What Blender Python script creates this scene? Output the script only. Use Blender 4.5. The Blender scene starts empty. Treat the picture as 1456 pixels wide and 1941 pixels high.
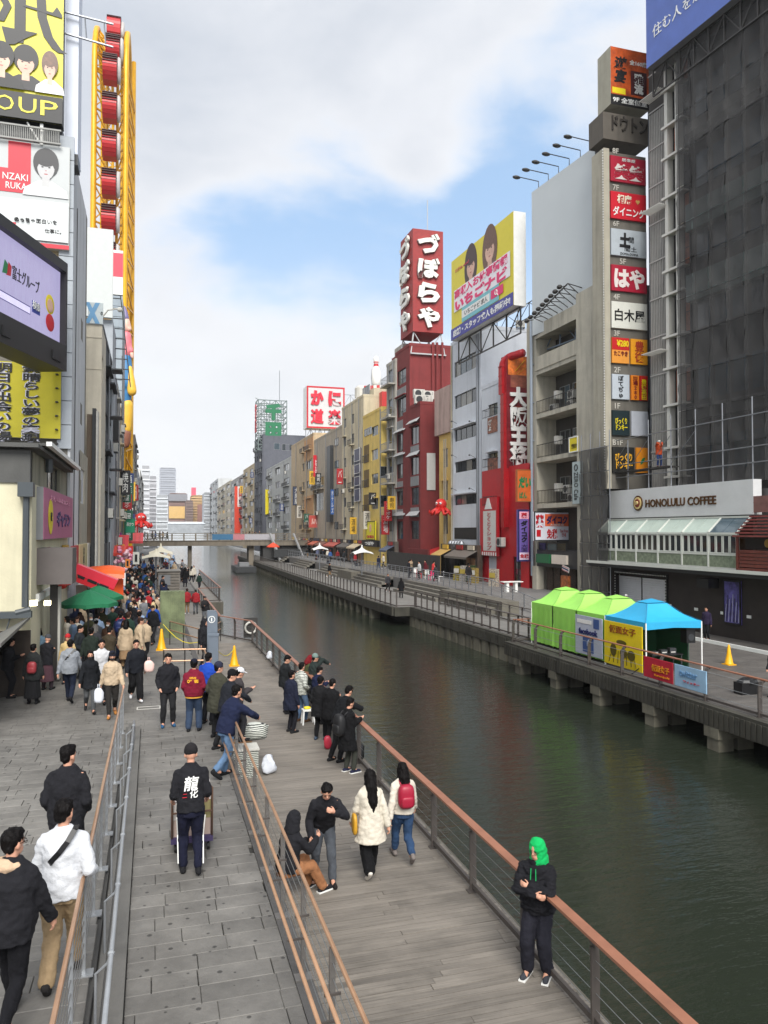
import bpy,math,random
import numpy as np
from math import sin,cos,tan,atan,atan2,radians,pi,sqrt
from mathutils import Vector,Matrix,noise as mnoise
random.seed(7)
SC=bpy.context.scene
COL=SC.collection
# ------------------------------------------------------------------ camera
FPX,CU,CV=1458.0,728.0,970.5
YAW,PITCH,CAMZ=radians(16.73),radians(1.395),5.5
cam_d=bpy.data.cameras.new('camera');cam=bpy.data.objects.new('camera',cam_d);COL.objects.link(cam)
cam_d.sensor_fit='VERTICAL';cam_d.sensor_height=36;cam_d.lens=36*FPX/1941
cam_d.clip_end=4000;cam_d.clip_start=.1
cam.location=(0,0,CAMZ);cam.rotation_euler=(pi/2+PITCH,0,-YAW)
SC.camera=cam
_F=Vector((sin(YAW)*cos(PITCH),cos(YAW)*cos(PITCH),sin(PITCH)))
_R=Vector((cos(YAW),-sin(YAW),0));_U=_R.cross(_F)
# ------------------------------------------------------------------ sky, sun, exposure
W=bpy.data.worlds.new('World');SC.world=W;W.use_nodes=True
def build_world():
    nt=W.node_tree;N=nt.nodes;L=nt.links;N.clear()
    out=N.new('ShaderNodeOutputWorld');bg=N.new('ShaderNodeBackground');L.new(bg.outputs[0],out.inputs[0])
    sky=N.new('ShaderNodeTexSky');sky.sky_type='NISHITA';sky.sun_disc=False
    sky.sun_elevation=radians(44);sky.sun_rotation=radians(186);sky.air_density=1.0;sky.dust_density=.6;sky.ozone_density=1.6
    tc=N.new('ShaderNodeTexCoord')
    def math_(op,a,b=None,c=None,clamp=False):
        m=N.new('ShaderNodeMath');m.operation=op;m.use_clamp=clamp
        for i,v in enumerate((a,b,c)):
            if v is None:continue
            if isinstance(v,(int,float)):m.inputs[i].default_value=v
            else:L.new(v,m.inputs[i])
        return m.outputs[0]
    mp=N.new('ShaderNodeMapping');L.new(tc.outputs['Generated'],mp.inputs[0]);mp.inputs['Scale'].default_value=(1,1,2.3);mp.inputs['Location'].default_value=(.3,.2,.45)
    def noise(scale,detail,rough,dist=0):
        n=N.new('ShaderNodeTexNoise');L.new(mp.outputs[0],n.inputs['Vector'])
        n.inputs['Scale'].default_value=scale;n.inputs['Detail'].default_value=detail;n.inputs['Roughness'].default_value=rough;n.inputs['Distortion'].default_value=dist
        return n.outputs['Fac']
    n1=noise(2.2,9,.56,.35);n2=noise(5.5,8,.6,.2);n3=noise(1.4,5,.5,.1)
    nrm=N.new('ShaderNodeVectorMath');nrm.operation='NORMALIZE';L.new(tc.outputs['Generated'],nrm.inputs[0])
    def blob(u,v,width):
        d=(_F+_R*((u-CU)/FPX)+_U*((CV-v)/FPX)).normalized()
        dp=N.new('ShaderNodeVectorMath');dp.operation='DOT_PRODUCT';L.new(nrm.outputs[0],dp.inputs[0]);dp.inputs[1].default_value=d
        ang=math_('ARCCOSINE',dp.outputs['Value'])
        r=math_('DIVIDE',ang,radians(width))
        return math_('EXPONENT',math_('MULTIPLY',math_('MULTIPLY',r,r),-1.0))
    cover=math_('ADD',math_('MULTIPLY',n1,.8),math_('MULTIPLY',n2,.34))
    cover=math_('ADD',cover,.09)
    for(u,v,w,k)in((900,340,8,-.30),(700,470,9,-.28),(520,470,8,-.28),(370,470,6,-.22),(420,600,5,-.14),(960,520,6,-.30),(330,560,4,-.10),(1010,250,5,-.16),(760,180,4,-.05),
                         (300,150,18,.25),(850,80,13,.16),(820,315,3.2,.30),(640,640,8,.10),(380,640,7,.12),(370,545,4,.20),(600,700,10,.1)):
        cover=math_('ADD',cover,math_('MULTIPLY',blob(u,v,w),k))
    mr=N.new('ShaderNodeMapRange');mr.interpolation_type='SMOOTHSTEP';L.new(cover,mr.inputs[0]);mr.inputs[1].default_value=.44;mr.inputs[2].default_value=.70
    thick=N.new('ShaderNodeMapRange');L.new(math_('ADD',math_('MULTIPLY',n3,.45),math_('MULTIPLY',cover,.55)),thick.inputs[0]);thick.inputs[1].default_value=.46;thick.inputs[2].default_value=.78
    ramp=N.new('ShaderNodeValToRGB');L.new(thick.outputs[0],ramp.inputs[0])
    e=ramp.color_ramp.elements;e[0].position=0;e[0].color=(5.9,6.0,6.2,1);e[1].position=1;e[1].color=(3.25,3.55,4.05,1)
    e2=ramp.color_ramp.elements.new(.45);e2.color=(4.7,4.85,5.15,1)
    tint=N.new('ShaderNodeMix');tint.data_type='RGBA';tint.inputs[0].default_value=.62
    L.new(sky.outputs[0],tint.inputs[6]);tint.inputs[7].default_value=(2.9,4.2,5.9,1)
    mix=N.new('ShaderNodeMix');mix.data_type='RGBA';L.new(mr.outputs[0],mix.inputs[0]);L.new(tint.outputs[2],mix.inputs[6]);L.new(ramp.outputs[0],mix.inputs[7])
    sp=N.new('ShaderNodeSeparateXYZ');L.new(nrm.outputs[0],sp.inputs[0])
    hz=N.new('ShaderNodeMapRange');hz.interpolation_type='SMOOTHSTEP';L.new(sp.outputs['Z'],hz.inputs[0]);hz.inputs[1].default_value=-.02;hz.inputs[2].default_value=.40;hz.inputs[3].default_value=.92;hz.inputs[4].default_value=0
    mx2=N.new('ShaderNodeMix');mx2.data_type='RGBA';L.new(hz.outputs[0],mx2.inputs[0]);L.new(mix.outputs[2],mx2.inputs[6]);mx2.inputs[7].default_value=(5.9,6.0,6.1,1)
    L.new(mx2.outputs[2],bg.inputs[0]);bg.inputs[1].default_value=.1
build_world()
sd=bpy.data.lights.new('sun','SUN');sd.energy=2.6;sd.angle=radians(34);sd.color=(1,.97,.92)
so=bpy.data.objects.new('sun',sd);COL.objects.link(so);so.rotation_euler=(radians(46),0,radians(-6));so.location=(0,0,80)
SC.view_settings.view_transform='Standard';SC.view_settings.look='None';SC.view_settings.gamma=1
SC.view_settings.use_curve_mapping=False;SC.view_settings.exposure=0.88
SC.render.engine='CYCLES';SC.cycles.max_bounces=5;SC.cycles.diffuse_bounces=2;SC.cycles.glossy_bounces=3;SC.cycles.transparent_max_bounces=8
SC.cycles.use_denoising=True
# ------------------------------------------------------------------ measuring helpers
def ray(u,v):return _F+_R*((u-CU)/FPX)+_U*((CV-v)/FPX)
def at_z(u,v,z):
    d=ray(u,v);t=(z-CAMZ)/d.z;return Vector((d.x*t,d.y*t,z))
def at_y(u,v,y):
    d=ray(u,v);t=y/d.y;return Vector((d.x*t,y,CAMZ+d.z*t))
def at_x(u,v,x):
    d=ray(u,v);t=x/d.x;return Vector((x,d.y*t,CAMZ+d.z*t))
class Frame:
    """upright plane seen from the canal: local x runs left to right, z up, y into the wall"""
    def __init__(s,p,ang):s.p=Vector((p[0],p[1],0));s.a=ang;s.x=Vector((cos(ang),sin(ang),0));s.n=Vector((-sin(ang),cos(ang),0));s.M=Matrix.Translation(s.p)@Matrix.Rotation(ang,4,'Z')
    def px(s,u,v,y=0.0):
        d=ray(u,v);o=Vector((0,0,CAMZ));q=s.p+s.n*y
        t=(q-o).dot(s.n)/d.dot(s.n);h=o+d*t
        return((h-q).dot(s.x),h.z)
    def world(s,x,y,z):return s.M@Vector((x,y,z))
    def shift(s,x=0,y=0):return Frame(s.world(x,y,0),s.a)
def frame_r(u0,u1,X,vp=290):
    pn=at_x(u1,1006,X);a=atan((vp-CU)/FPX)+YAW
    d=Vector((sin(a),cos(a),0));n=Vector((-cos(a),sin(a),0))
    r0=ray(u0,1006);r0.z=0
    t=pn.dot(n)/r0.dot(n);pf=r0*t;ang=atan2(-d.y,-d.x)
    f=Frame(pf,ang);f.w=(Vector((pn.x,pn.y,0))-Vector((pf.x,pf.y,0))).length
    return f
def frame_l(u0,u1,X,vp=290):
    pn=at_x(u0,1006,X);a=atan((vp-CU)/FPX)+YAW
    d=Vector((sin(a),cos(a),0));n=Vector((cos(a),-sin(a),0));r1=ray(u1,1006);r1.z=0
    pn=Vector((pn.x,pn.y,0));t=pn.dot(n)/r1.dot(n);pf=r1*t
    f=Frame(pn,atan2(d.y,d.x));f.w=(pf-pn).length
    return f
def frame_c(u0,u1,Y):
    a=at_y(u0,1006,Y);b=at_y(u1,1006,Y);f=Frame((a.x,Y),0);f.w=b.x-a.x;return f
# ------------------------------------------------------------------ materials
def lin(c):return tuple(((x/255)/12.92 if x<=10 else((x/255+.055)/1.055)**2.4)for x in c)
MATS={}
def mat(name,c,rough=.7,metal=0,var=.12,scale=3,bump=.0,bscale=30,streak=0,emit=0,spec=.5,coord='Object',alpha=1,linear=False):
    if name in MATS:return MATS[name]
    m=bpy.data.materials.new(name);m.use_nodes=True;nt=m.node_tree;N=nt.nodes;L=nt.links
    b=N['Principled BSDF'];c=c if linear else lin(c)
    b.inputs['Roughness'].default_value=rough;b.inputs['Metallic'].default_value=metal;b.inputs['Specular IOR Level'].default_value=spec
    b.inputs['Base Color'].default_value=(*c,1)
    m.diffuse_color=(*c,1)
    if var or streak or bump:
        tc=N.new('ShaderNodeTexCoord');oi=N.new('ShaderNodeObjectInfo')
        ad=N.new('ShaderNodeVectorMath');ad.operation='ADD';L.new(tc.outputs[coord],ad.inputs[0]);L.new(oi.outputs['Location'],ad.inputs[1])
    if var or streak:
        n=N.new('ShaderNodeTexNoise');n.inputs['Scale'].default_value=scale;n.inputs['Detail'].default_value=6;n.inputs['Roughness'].default_value=.65
        L.new(ad.outputs[0],n.inputs['Vector'])
        mr=N.new('ShaderNodeMapRange');L.new(n.outputs['Fac'],mr.inputs[0]);mr.inputs[1].default_value=.3;mr.inputs[2].default_value=.7;mr.inputs[3].default_value=1-var;mr.inputs[4].default_value=1+var*.6
        fac=mr.outputs[0]
        if streak:
            mp=N.new('ShaderNodeMapping');mp.inputs['Scale'].default_value=(1.6,1.6,.16);L.new(ad.outputs[0],mp.inputs[0])
            s=N.new('ShaderNodeTexNoise');s.inputs['Scale'].default_value=1.1;s.inputs['Detail'].default_value=3;s.inputs['Roughness'].default_value=.55;L.new(mp.outputs[0],s.inputs['Vector'])
            r2=N.new('ShaderNodeMapRange');L.new(s.outputs['Fac'],r2.inputs[0]);r2.inputs[1].default_value=.48;r2.inputs[2].default_value=.8;r2.inputs[3].default_value=1;r2.inputs[4].default_value=1-streak
            mu=N.new('ShaderNodeMath');mu.operation='MULTIPLY';L.new(fac,mu.inputs[0]);L.new(r2.outputs[0],mu.inputs[1]);fac=mu.outputs[0]
        vm=N.new('ShaderNodeVectorMath');vm.operation='SCALE';vm.inputs[0].default_value=c;L.new(fac,vm.inputs['Scale'])
        L.new(vm.outputs[0],b.inputs['Base Color'])
    if bump:
        n=N.new('ShaderNodeTexNoise');n.inputs['Scale'].default_value=bscale;n.inputs['Detail'].default_value=4;L.new(ad.outputs[0],n.inputs['Vector'])
        bp=N.new('ShaderNodeBump');bp.inputs['Strength'].default_value=bump;bp.inputs['Distance'].default_value=.02;L.new(n.outputs['Fac'],bp.inputs['Height']);L.new(bp.outputs[0],b.inputs['Normal'])
    if emit:
        b.inputs['Emission Color'].default_value=(*c,1);b.inputs['Emission Strength'].default_value=emit
    if alpha<1:
        b.inputs['Alpha'].default_value=alpha
    MATS[name]=m;return m
def wallm(c,streak=.3,var=.12):return mat('wall_%d_%d_%d'%c,c,.85,0,var,1.1,.25,14,streak)
def paint(c,rough=.45):return mat('paint_%d_%d_%d'%c,c,rough,0,.07,2.5)
def cloth(c):return mat('cloth_%d_%d_%d'%c,c,.92,0,.14,9,.35,60,spec=.2)
# ------------------------------------------------------------------ mesh builder
class MB:
    def __init__(s):s.v=[];s.f=[];s.m=[]
    def add(s,vs,fs,mi=0):
        k=len(s.v);s.v+=[tuple(v)for v in vs];s.f+=[tuple(i+k for i in f)for f in fs];s.m+=[mi]*len(fs)
    def box(s,x0,x1,y0,y1,z0,z1,mi=0):
        x0,x1=min(x0,x1),max(x0,x1);y0,y1=min(y0,y1),max(y0,y1);z0,z1=min(z0,z1),max(z0,z1)
        s.add([(x0,y0,z0),(x1,y0,z0),(x1,y1,z0),(x0,y1,z0),(x0,y0,z1),(x1,y0,z1),(x1,y1,z1),(x0,y1,z1)],
              [(0,3,2,1),(4,5,6,7),(0,1,5,4),(1,2,6,5),(2,3,7,6),(3,0,4,7)],mi)
        return s
    def bar(s,a,b,w,h=None,mi=0,up=(0,0,1)):
        a=Vector(a);b=Vector(b);h=h or w;d=(b-a).normalized();up=Vector(up)
        if abs(d.dot(up))>.98:up=Vector((0,1,0))
        sx=d.cross(up).normalized()*w/2;sy=sx.cross(d).normalized()*h/2
        s.add([a-sx-sy,a+sx-sy,a+sx+sy,a-sx+sy,b-sx-sy,b+sx-sy,b+sx+sy,b-sx+sy],
              [(0,1,2,3),(7,6,5,4),(4,5,1,0),(5,6,2,1),(6,7,3,2),(7,4,0,3)],mi)
        return s
    def tube(s,pts,r,n=8,mi=0,cap=True):
        pts=[Vector(p)for p in pts];rs=r if isinstance(r,(list,tuple))else[r]*len(pts);rings=[]
        prev=None
        for i,p in enumerate(pts):
            d=((pts[min(i+1,len(pts)-1)]-pts[max(i-1,0)])).normalized()
            ref=prev if prev is not None else(Vector((0,0,1))if abs(d.z)<.9 else Vector((1,0,0)))
            a=(ref-d*ref.dot(d)).normalized();prev=a;b=d.cross(a)
            rings.append([p+(a*cos(2*pi*k/n)+b*sin(2*pi*k/n))*rs[i]for k in range(n)])
        vs=[v for r_ in rings for v in r_];fs=[]
        for i in range(len(pts)-1):
            for k in range(n):fs.append((i*n+k,i*n+(k+1)%n,(i+1)*n+(k+1)%n,(i+1)*n+k))
        if cap:fs+=[tuple(range(n))[::-1],tuple((len(pts)-1)*n+k for k in range(n))]
        s.add(vs,fs,mi);return s
    def lathe(s,prof,n=12,c=(0,0,0),mi=0,sx=1,sy=1):
        vs=[];fs=[]
        for(r,z)in prof:vs+=[(c[0]+r*sx*cos(2*pi*k/n),c[1]+r*sy*sin(2*pi*k/n),c[2]+z)for k in range(n)]
        for i in range(len(prof)-1):
            for k in range(n):fs.append((i*n+k,i*n+(k+1)%n,(i+1)*n+(k+1)%n,(i+1)*n+k))
        fs+=[tuple(range(n))[::-1],tuple((len(prof)-1)*n+k for k in range(n))]
        s.add(vs,fs,mi);return s
    def prism(s,poly,y0,y1,mi=0):
        n=len(poly);s.add([(x,y0,z)for x,z in poly]+[(x,y1,z)for x,z in poly],
              [tuple(range(n)),tuple(range(2*n-1,n-1,-1))]+[((i+1)%n,i,n+i,n+(i+1)%n)for i in range(n)],mi);return s
    def prismz(s,poly,z0,z1,mi=0):
        n=len(poly);s.add([(x,y,z0)for x,y in poly]+[(x,y,z1)for x,y in poly],
              [tuple(range(n))[::-1],tuple(range(n,2*n))]+[(i,(i+1)%n,n+(i+1)%n,n+i)for i in range(n)],mi);return s
    def ball(s,c,r,n=10,mi=0):
        rx,ry,rz=r if isinstance(r,(tuple,list))else(r,r,r);m=max(4,n//2+1);vs=[];fs=[]
        for i in range(m+1):
            t=pi*i/m
            for k in range(n):vs.append((c[0]+rx*sin(t)*cos(2*pi*k/n),c[1]+ry*sin(t)*sin(2*pi*k/n),c[2]-rz*cos(t)))
        for i in range(m):
            for k in range(n):fs.append((i*n+k,i*n+(k+1)%n,(i+1)*n+(k+1)%n,(i+1)*n+k))
        s.add(vs,fs,mi);return s
    def mesh(s,name,mats,smooth=False):
        me=bpy.data.meshes.new(name);me.from_pydata(s.v,[],s.f)
        for m in(mats if isinstance(mats,(list,tuple))else[mats]):me.materials.append(m)
        if any(s.m):me.polygons.foreach_set('material_index',s.m)
        if smooth:me.polygons.foreach_set('use_smooth',[True]*len(s.f))
        me.update();return me
    def build(s,name,mats,parent=None,M=None,smooth=False):
        return link(name,s.mesh(name,mats,smooth),parent,M)
def link(name,data,parent=None,M=None):
    o=bpy.data.objects.new(name,data);COL.objects.link(o)
    if parent is not None:o.parent=parent
    if M is not None:o.matrix_basis=M
    return o
def tag(o,label=None,cat=None,group=None,kind=None):
    if label:o['label']=label
    if cat:o['category']=cat
    if group:o['group']=group
    if kind:o['kind']=kind
    return o
def thing(name,label,cat,M=None,group=None,loc=None,rz=0):
    o=bpy.data.objects.new(name,None);COL.objects.link(o);o.empty_display_size=.2
    if loc is not None:M=Matrix.Translation(Vector(loc))@Matrix.Rotation(rz,4,'Z')
    if M is not None:o.matrix_basis=M
    return tag(o,label,cat,group)
def struct(o):o['kind']='structure';return o
def smooth_angle(me,ang=40):
    me.polygons.foreach_set('use_smooth',[True]*len(me.polygons))
    try:me.set_sharp_from_angle(angle=radians(ang))
    except Exception:pass
_kids={}
def copy_tree(o,M=None,label=None,group=None,depth=0):
    c=o.copy();COL.objects.link(c)
    for k in[x for x in ALLKIDS(o)]:
        d=copy_tree(k,depth=depth+1);d.parent=c
    if M is not None:c.matrix_basis=M
    if label:c['label']=label
    if group:c['group']=group
    return c
def ALLKIDS(o):return list(o.children)
# ------------------------------------------------------------------ text
def text_mesh(s,w=None,h=None,bold=.0,ext=.01,vertical=False,align='c',italic=0,lw=None):
    """lettering as a flat mesh in x,z centred on 0 and scaled to w x h"""
    c=bpy.data.curves.new('t','FONT');c.body='\n'.join(s)if vertical else s;c.size=1;c.resolution_u=2;c.offset=bold;c.extrude=ext
    c.space_line=.98 if vertical else.95;c.align_x='CENTER';c.shear=italic
    o=bpy.data.objects.new('t',c);COL.objects.link(o);bpy.context.view_layer.update()
    me=bpy.data.meshes.new_from_object(o.evaluated_get(bpy.context.evaluated_depsgraph_get()));bpy.data.objects.remove(o)
    n=len(me.vertices);a=np.zeros(n*3);me.vertices.foreach_get('co',a);a=a.reshape(-1,3)
    lo,hi=a.min(0),a.max(0);c_=(lo+hi)/2
    sx=w/(hi[0]-lo[0])if w else None;sz=h/(hi[1]-lo[1])if h else None
    sx=sx or sz;sz=sz or sx
    b=np.stack([(a[:,0]-c_[0])*sx,-a[:,2],(a[:,1]-c_[1])*sz],1)
    me.vertices.foreach_set('co',b.ravel());me.update();me.materials.clear();return me
def text(parent,s,x,z,w=None,h=None,m=None,y=-.02,name='lettering',**k):
    me=text_mesh(s,w,h,**k);me.materials.append(m);me.name=name
    return link(name,me,parent,Matrix.Translation((x,y,z)))
def panel(parent,x0,x1,z0,z1,m,y=0,t=.02,name='panel'):
    cx,cz=(x0+x1)/2,(z0+z1)/2
    return MB().box(x0-cx,x1-cx,-t,0,z0-cz,z1-cz).build(name,m,parent,Matrix.Translation((cx,y,cz)))
WHITE=paint((232,232,228));BLACK=paint((18,18,20));RED=paint((190,20,35));DKRED=paint((150,18,30));YEL=paint((225,205,20));BLUE=paint((35,50,130));GREYP=paint((120,122,125))
ORANGE=paint((225,120,20));GREEN=paint((20,120,70));PINK=paint((225,40,110));NAVY=paint((30,36,90));DKG=paint((50,52,54));SKYB=paint((90,160,200))
STEEL=mat('galvanised_steel',(140,143,148),.4,.6,.1,6);DSTEEL=mat('dark_steel',(62,60,58),.5,.4,.15,5)
GLASS=mat('window_glass',(38,44,48),.06,0,.5,.35,spec=.8);GLASS2=mat('curtained_glass',(120,118,110),.15,0,.35,.5,spec=.7);GLASS3=mat('bluish_glass',(70,86,95),.06,0,.3,.5,spec=.8)
ALU=mat('aluminium_frame',(150,152,152),.4,.5,.06,5);DKFR=mat('dark_window_frame',(42,42,44),.45,.2,.1,5)
CONC=wallm((150,147,140),.45);ACW=mat('ac_casing',(196,194,186),.6,0,.15,4)
TMP=bpy.data.scenes.new('people_workshop')
def remesh(me,vox,sm=3,fac=.5):
    o=bpy.data.objects.new('w',me);TMP.collection.objects.link(o);m=o.modifiers.new('r','REMESH');m.mode='VOXEL';m.voxel_size=vox;m.use_smooth_shade=True
    if sm:s=o.modifiers.new('s','SMOOTH');s.iterations=sm;s.factor=fac
    vl=TMP.view_layers[0];vl.update();r=bpy.data.meshes.new_from_object(o.evaluated_get(vl.depsgraph));bpy.data.objects.remove(o);return r
def limb(b,pts,rs,n=10,mi=0):
    pts=[Vector(p)for p in pts];d0=(pts[0]-pts[1]).normalized();d1=(pts[-1]-pts[-2]).normalized()
    P=[pts[0]+d0*rs[0]*.95,pts[0]+d0*rs[0]*.6]+pts+[pts[-1]+d1*rs[-1]*.6,pts[-1]+d1*rs[-1]*.95];R=[rs[0]*.25,rs[0]*.8]+list(rs)+[rs[-1]*.8,rs[-1]*.25]
    b.tube(P,R,n,mi)
def loft(b,rings,n=16):
    v=[];f=[]
    for(c,rx,ry,ax,ay)in rings:v+=[Vector(c)+Vector(ax)*rx*cos(2*pi*k/n)+Vector(ay)*ry*sin(2*pi*k/n)for k in range(n)]
    m=len(rings)
    for i in range(m-1):
        for k in range(n):f.append((i*n+k,i*n+(k+1)%n,(i+1)*n+(k+1)%n,(i+1)*n+k))
    f+=[tuple(range(n))[::-1],tuple((m-1)*n+k for k in range(n))];b.add(v,f)
def sack(b,c,r_,p=.55,n=14,m=9,top=1.0,seed=1,cr=.08):
    """rounded box or pinched sack"""
    rnd=random.Random(seed);ph=[rnd.uniform(0,6)for _ in range(3)];v=[];sg=lambda t:(1 if t>=0 else-1)*abs(t)**p
    for i in range(m+1):
        t=-pi/2+pi*i/m;k2=1-(1-top)*max(0,i/m-.35)
        for k in range(n):a=2*pi*k/n;w_=1+cr*sin(a*3+ph[0]+i)+cr*.6*sin(a*7+ph[1]-i*2);v.append((c[0]+r_[0]*sg(cos(t))*sg(cos(a))*k2*w_,c[1]+r_[1]*sg(cos(t))*sg(sin(a))*k2*w_,c[2]+r_[2]*sg(sin(t))))
    b.add(v,[(i*n+k,i*n+(k+1)%n,(i+1)*n+(k+1)%n,(i+1)*n+k)for i in range(m)for k in range(n)])
# ================================================================== SETTING
def water():
    m=bpy.data.materials.new('canal_water');m.use_nodes=True;nt=m.node_tree;N=nt.nodes;L=nt.links;b=N['Principled BSDF']
    b.inputs['Base Color'].default_value=(.019,.024,.016,1);b.inputs['Roughness'].default_value=.04;b.inputs['IOR'].default_value=1.33
    tc=N.new('ShaderNodeTexCoord')
    def nz(sc,scale,det,rough=.5,dist=0,rot=0):
        mp=N.new('ShaderNodeMapping');mp.inputs['Scale'].default_value=sc;mp.inputs['Rotation'].default_value=(0,0,rot);L.new(tc.outputs['Object'],mp.inputs[0])
        n=N.new('ShaderNodeTexNoise');n.inputs['Scale'].default_value=scale;n.inputs['Detail'].default_value=det;n.inputs['Roughness'].default_value=rough;n.inputs['Distortion'].default_value=dist
        L.new(mp.outputs[0],n.inputs['Vector']);return n.outputs['Fac']
    def bump(h,dist,prev=None,st=1):
        bp=N.new('ShaderNodeBump');bp.inputs['Strength'].default_value=st;bp.inputs['Distance'].default_value=dist;L.new(h,bp.inputs['Height'])
        if prev is not None:L.new(prev,bp.inputs['Normal'])
        return bp.outputs[0]
    a=bump(nz((.8,1.6,1),.9,3,.5,.3,.25),.008)
    c=bump(nz((.5,1.9,1),2.0,4,.5,.5,.15),.024,a)
    d=bump(nz((.7,1.8,1),9,3,.5,0,-.2),.006,c)
    L.new(d,b.inputs['Normal'])
    o=MB()
    o.add([(2.0,-3,-1.35),(34,-3,-1.35),(34,420,-1.35),(2.0,420,-1.35)],[(0,1,2,3)]);struct(o.build('canal_water',m))
water()
# ground sheets -----------------------------------------------------
asph=wallm((92,92,92),.1);slabm=mat('grey_granite_slab',(118,115,110),.62,0,.22,2.6,.25,26)
def slab_mat():
    """granite paving: colour mottling plus dark spots of old chewing gum"""
    N=slabm.node_tree.nodes;L=slabm.node_tree.links;b=N['Principled BSDF'];src=b.inputs['Base Color'].links[0].from_socket
    tc=N.new('ShaderNodeTexCoord');oi=N.new('ShaderNodeObjectInfo');ad=N.new('ShaderNodeVectorMath');ad.operation='ADD';L.new(tc.outputs['Object'],ad.inputs[0]);L.new(oi.outputs['Location'],ad.inputs[1])
    v=N.new('ShaderNodeTexVoronoi');v.voronoi_dimensions='2D';v.inputs['Scale'].default_value=4.2;v.inputs['Randomness'].default_value=1;L.new(ad.outputs[0],v.inputs['Vector'])
    sep=N.new('ShaderNodeSeparateXYZ');L.new(v.outputs['Color'],sep.inputs[0])
    sz=N.new('ShaderNodeMapRange');L.new(sep.outputs[0],sz.inputs[0]);sz.inputs[1].default_value=.2;sz.inputs[2].default_value=1;sz.inputs[3].default_value=0;sz.inputs[4].default_value=.13
    lt=N.new('ShaderNodeMath');lt.operation='SUBTRACT';L.new(sz.outputs[0],lt.inputs[0]);L.new(v.outputs['Distance'],lt.inputs[1])
    mr=N.new('ShaderNodeMapRange');L.new(lt.outputs[0],mr.inputs[0]);mr.inputs[1].default_value=-.01;mr.inputs[2].default_value=.03;mr.inputs[3].default_value=1;mr.inputs[4].default_value=.34
    n=N.new('ShaderNodeTexNoise');n.inputs['Scale'].default_value=.5;n.inputs['Detail'].default_value=7;n.inputs['Roughness'].default_value=.7;L.new(ad.outputs[0],n.inputs['Vector'])
    m2=N.new('ShaderNodeMapRange');L.new(n.outputs['Fac'],m2.inputs[0]);m2.inputs[1].default_value=.3;m2.inputs[2].default_value=.7;m2.inputs[3].default_value=.55;m2.inputs[4].default_value=1.15
    pr=N.new('ShaderNodeMapRange');L.new(oi.outputs['Random'],pr.inputs[0]);pr.inputs[3].default_value=.86;pr.inputs[4].default_value=1.12
    q=N.new('ShaderNodeMath');q.operation='MULTIPLY';L.new(mr.outputs[0],q.inputs[0]);L.new(m2.outputs[0],q.inputs[1])
    q2=N.new('ShaderNodeMath');q2.operation='MULTIPLY';L.new(q.outputs[0],q2.inputs[0]);L.new(pr.outputs[0],q2.inputs[1])
    s=N.new('ShaderNodeVectorMath');s.operation='SCALE';L.new(src,s.inputs[0]);L.new(q2.outputs[0],s.inputs['Scale']);L.new(s.outputs[0],b.inputs['Base Color'])
slab_mat()
joint=mat('dark_joint',(68,67,65),.9)
wood=mat('weathered_deck_wood',(128,121,112),.68,0,.25,1.4)
def wood_mat(m,dark=.55):
    N=m.node_tree.nodes;L=m.node_tree.links;b=N['Principled BSDF'];src=b.inputs['Base Color'].links[0].from_socket
    tc=N.new('ShaderNodeTexCoord');oi=N.new('ShaderNodeObjectInfo');ad=N.new('ShaderNodeVectorMath');ad.operation='ADD';L.new(tc.outputs['Object'],ad.inputs[0]);L.new(oi.outputs['Location'],ad.inputs[1])
    mp=N.new('ShaderNodeMapping');mp.inputs['Scale'].default_value=(1.2,26,26);L.new(ad.outputs[0],mp.inputs[0])
    n=N.new('ShaderNodeTexNoise');n.inputs['Scale'].default_value=1.5;n.inputs['Detail'].default_value=7;n.inputs['Roughness'].default_value=.7;L.new(mp.outputs[0],n.inputs['Vector'])
    m2=N.new('ShaderNodeMapRange');L.new(n.outputs['Fac'],m2.inputs[0]);m2.inputs[1].default_value=.3;m2.inputs[2].default_value=.75;m2.inputs[3].default_value=1.15;m2.inputs[4].default_value=dark
    pr=N.new('ShaderNodeMapRange');L.new(oi.outputs['Random'],pr.inputs[0]);pr.inputs[3].default_value=.9;pr.inputs[4].default_value=1.09
    mp3=N.new('ShaderNodeMapping');mp3.inputs['Scale'].default_value=(1,.45,1);L.new(ad.outputs[0],mp3.inputs[0])
    n3=N.new('ShaderNodeTexNoise');n3.inputs['Scale'].default_value=1.1;n3.inputs['Detail'].default_value=5;n3.inputs['Roughness'].default_value=.65;L.new(mp3.outputs[0],n3.inputs['Vector'])
    m3=N.new('ShaderNodeMapRange');L.new(n3.outputs['Fac'],m3.inputs[0]);m3.inputs[1].default_value=.52;m3.inputs[2].default_value=.72;m3.inputs[3].default_value=1;m3.inputs[4].default_value=.6
    q=N.new('ShaderNodeMath');q.operation='MULTIPLY';L.new(m2.outputs[0],q.inputs[0]);L.new(pr.outputs[0],q.inputs[1])
    q3=N.new('ShaderNodeMath');q3.operation='MULTIPLY';L.new(q.outputs[0],q3.inputs[0]);L.new(m3.outputs[0],q3.inputs[1])
    s=N.new('ShaderNodeVectorMath');s.operation='SCALE';L.new(src,s.inputs[0]);L.new(q3.outputs[0],s.inputs['Scale']);L.new(s.outputs[0],b.inputs['Base Color'])
    bp=N.new('ShaderNodeBump');bp.inputs['Strength'].default_value=.4;bp.inputs['Distance'].default_value=.01;L.new(n.outputs['Fac'],bp.inputs['Height']);L.new(bp.outputs[0],b.inputs['Normal'])
wood_mat(wood)
HZ=.85
def left_h(y):return HZ+.02+max(0,min(1,(19-y)/17))*.42 if y<19 else HZ+.02
g=MB()
g.add([(-300,-40,-1.9),(400,-40,-1.9),(400,1500,-1.9),(-300,1500,-1.9)],[(0,1,2,3)])
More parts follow.
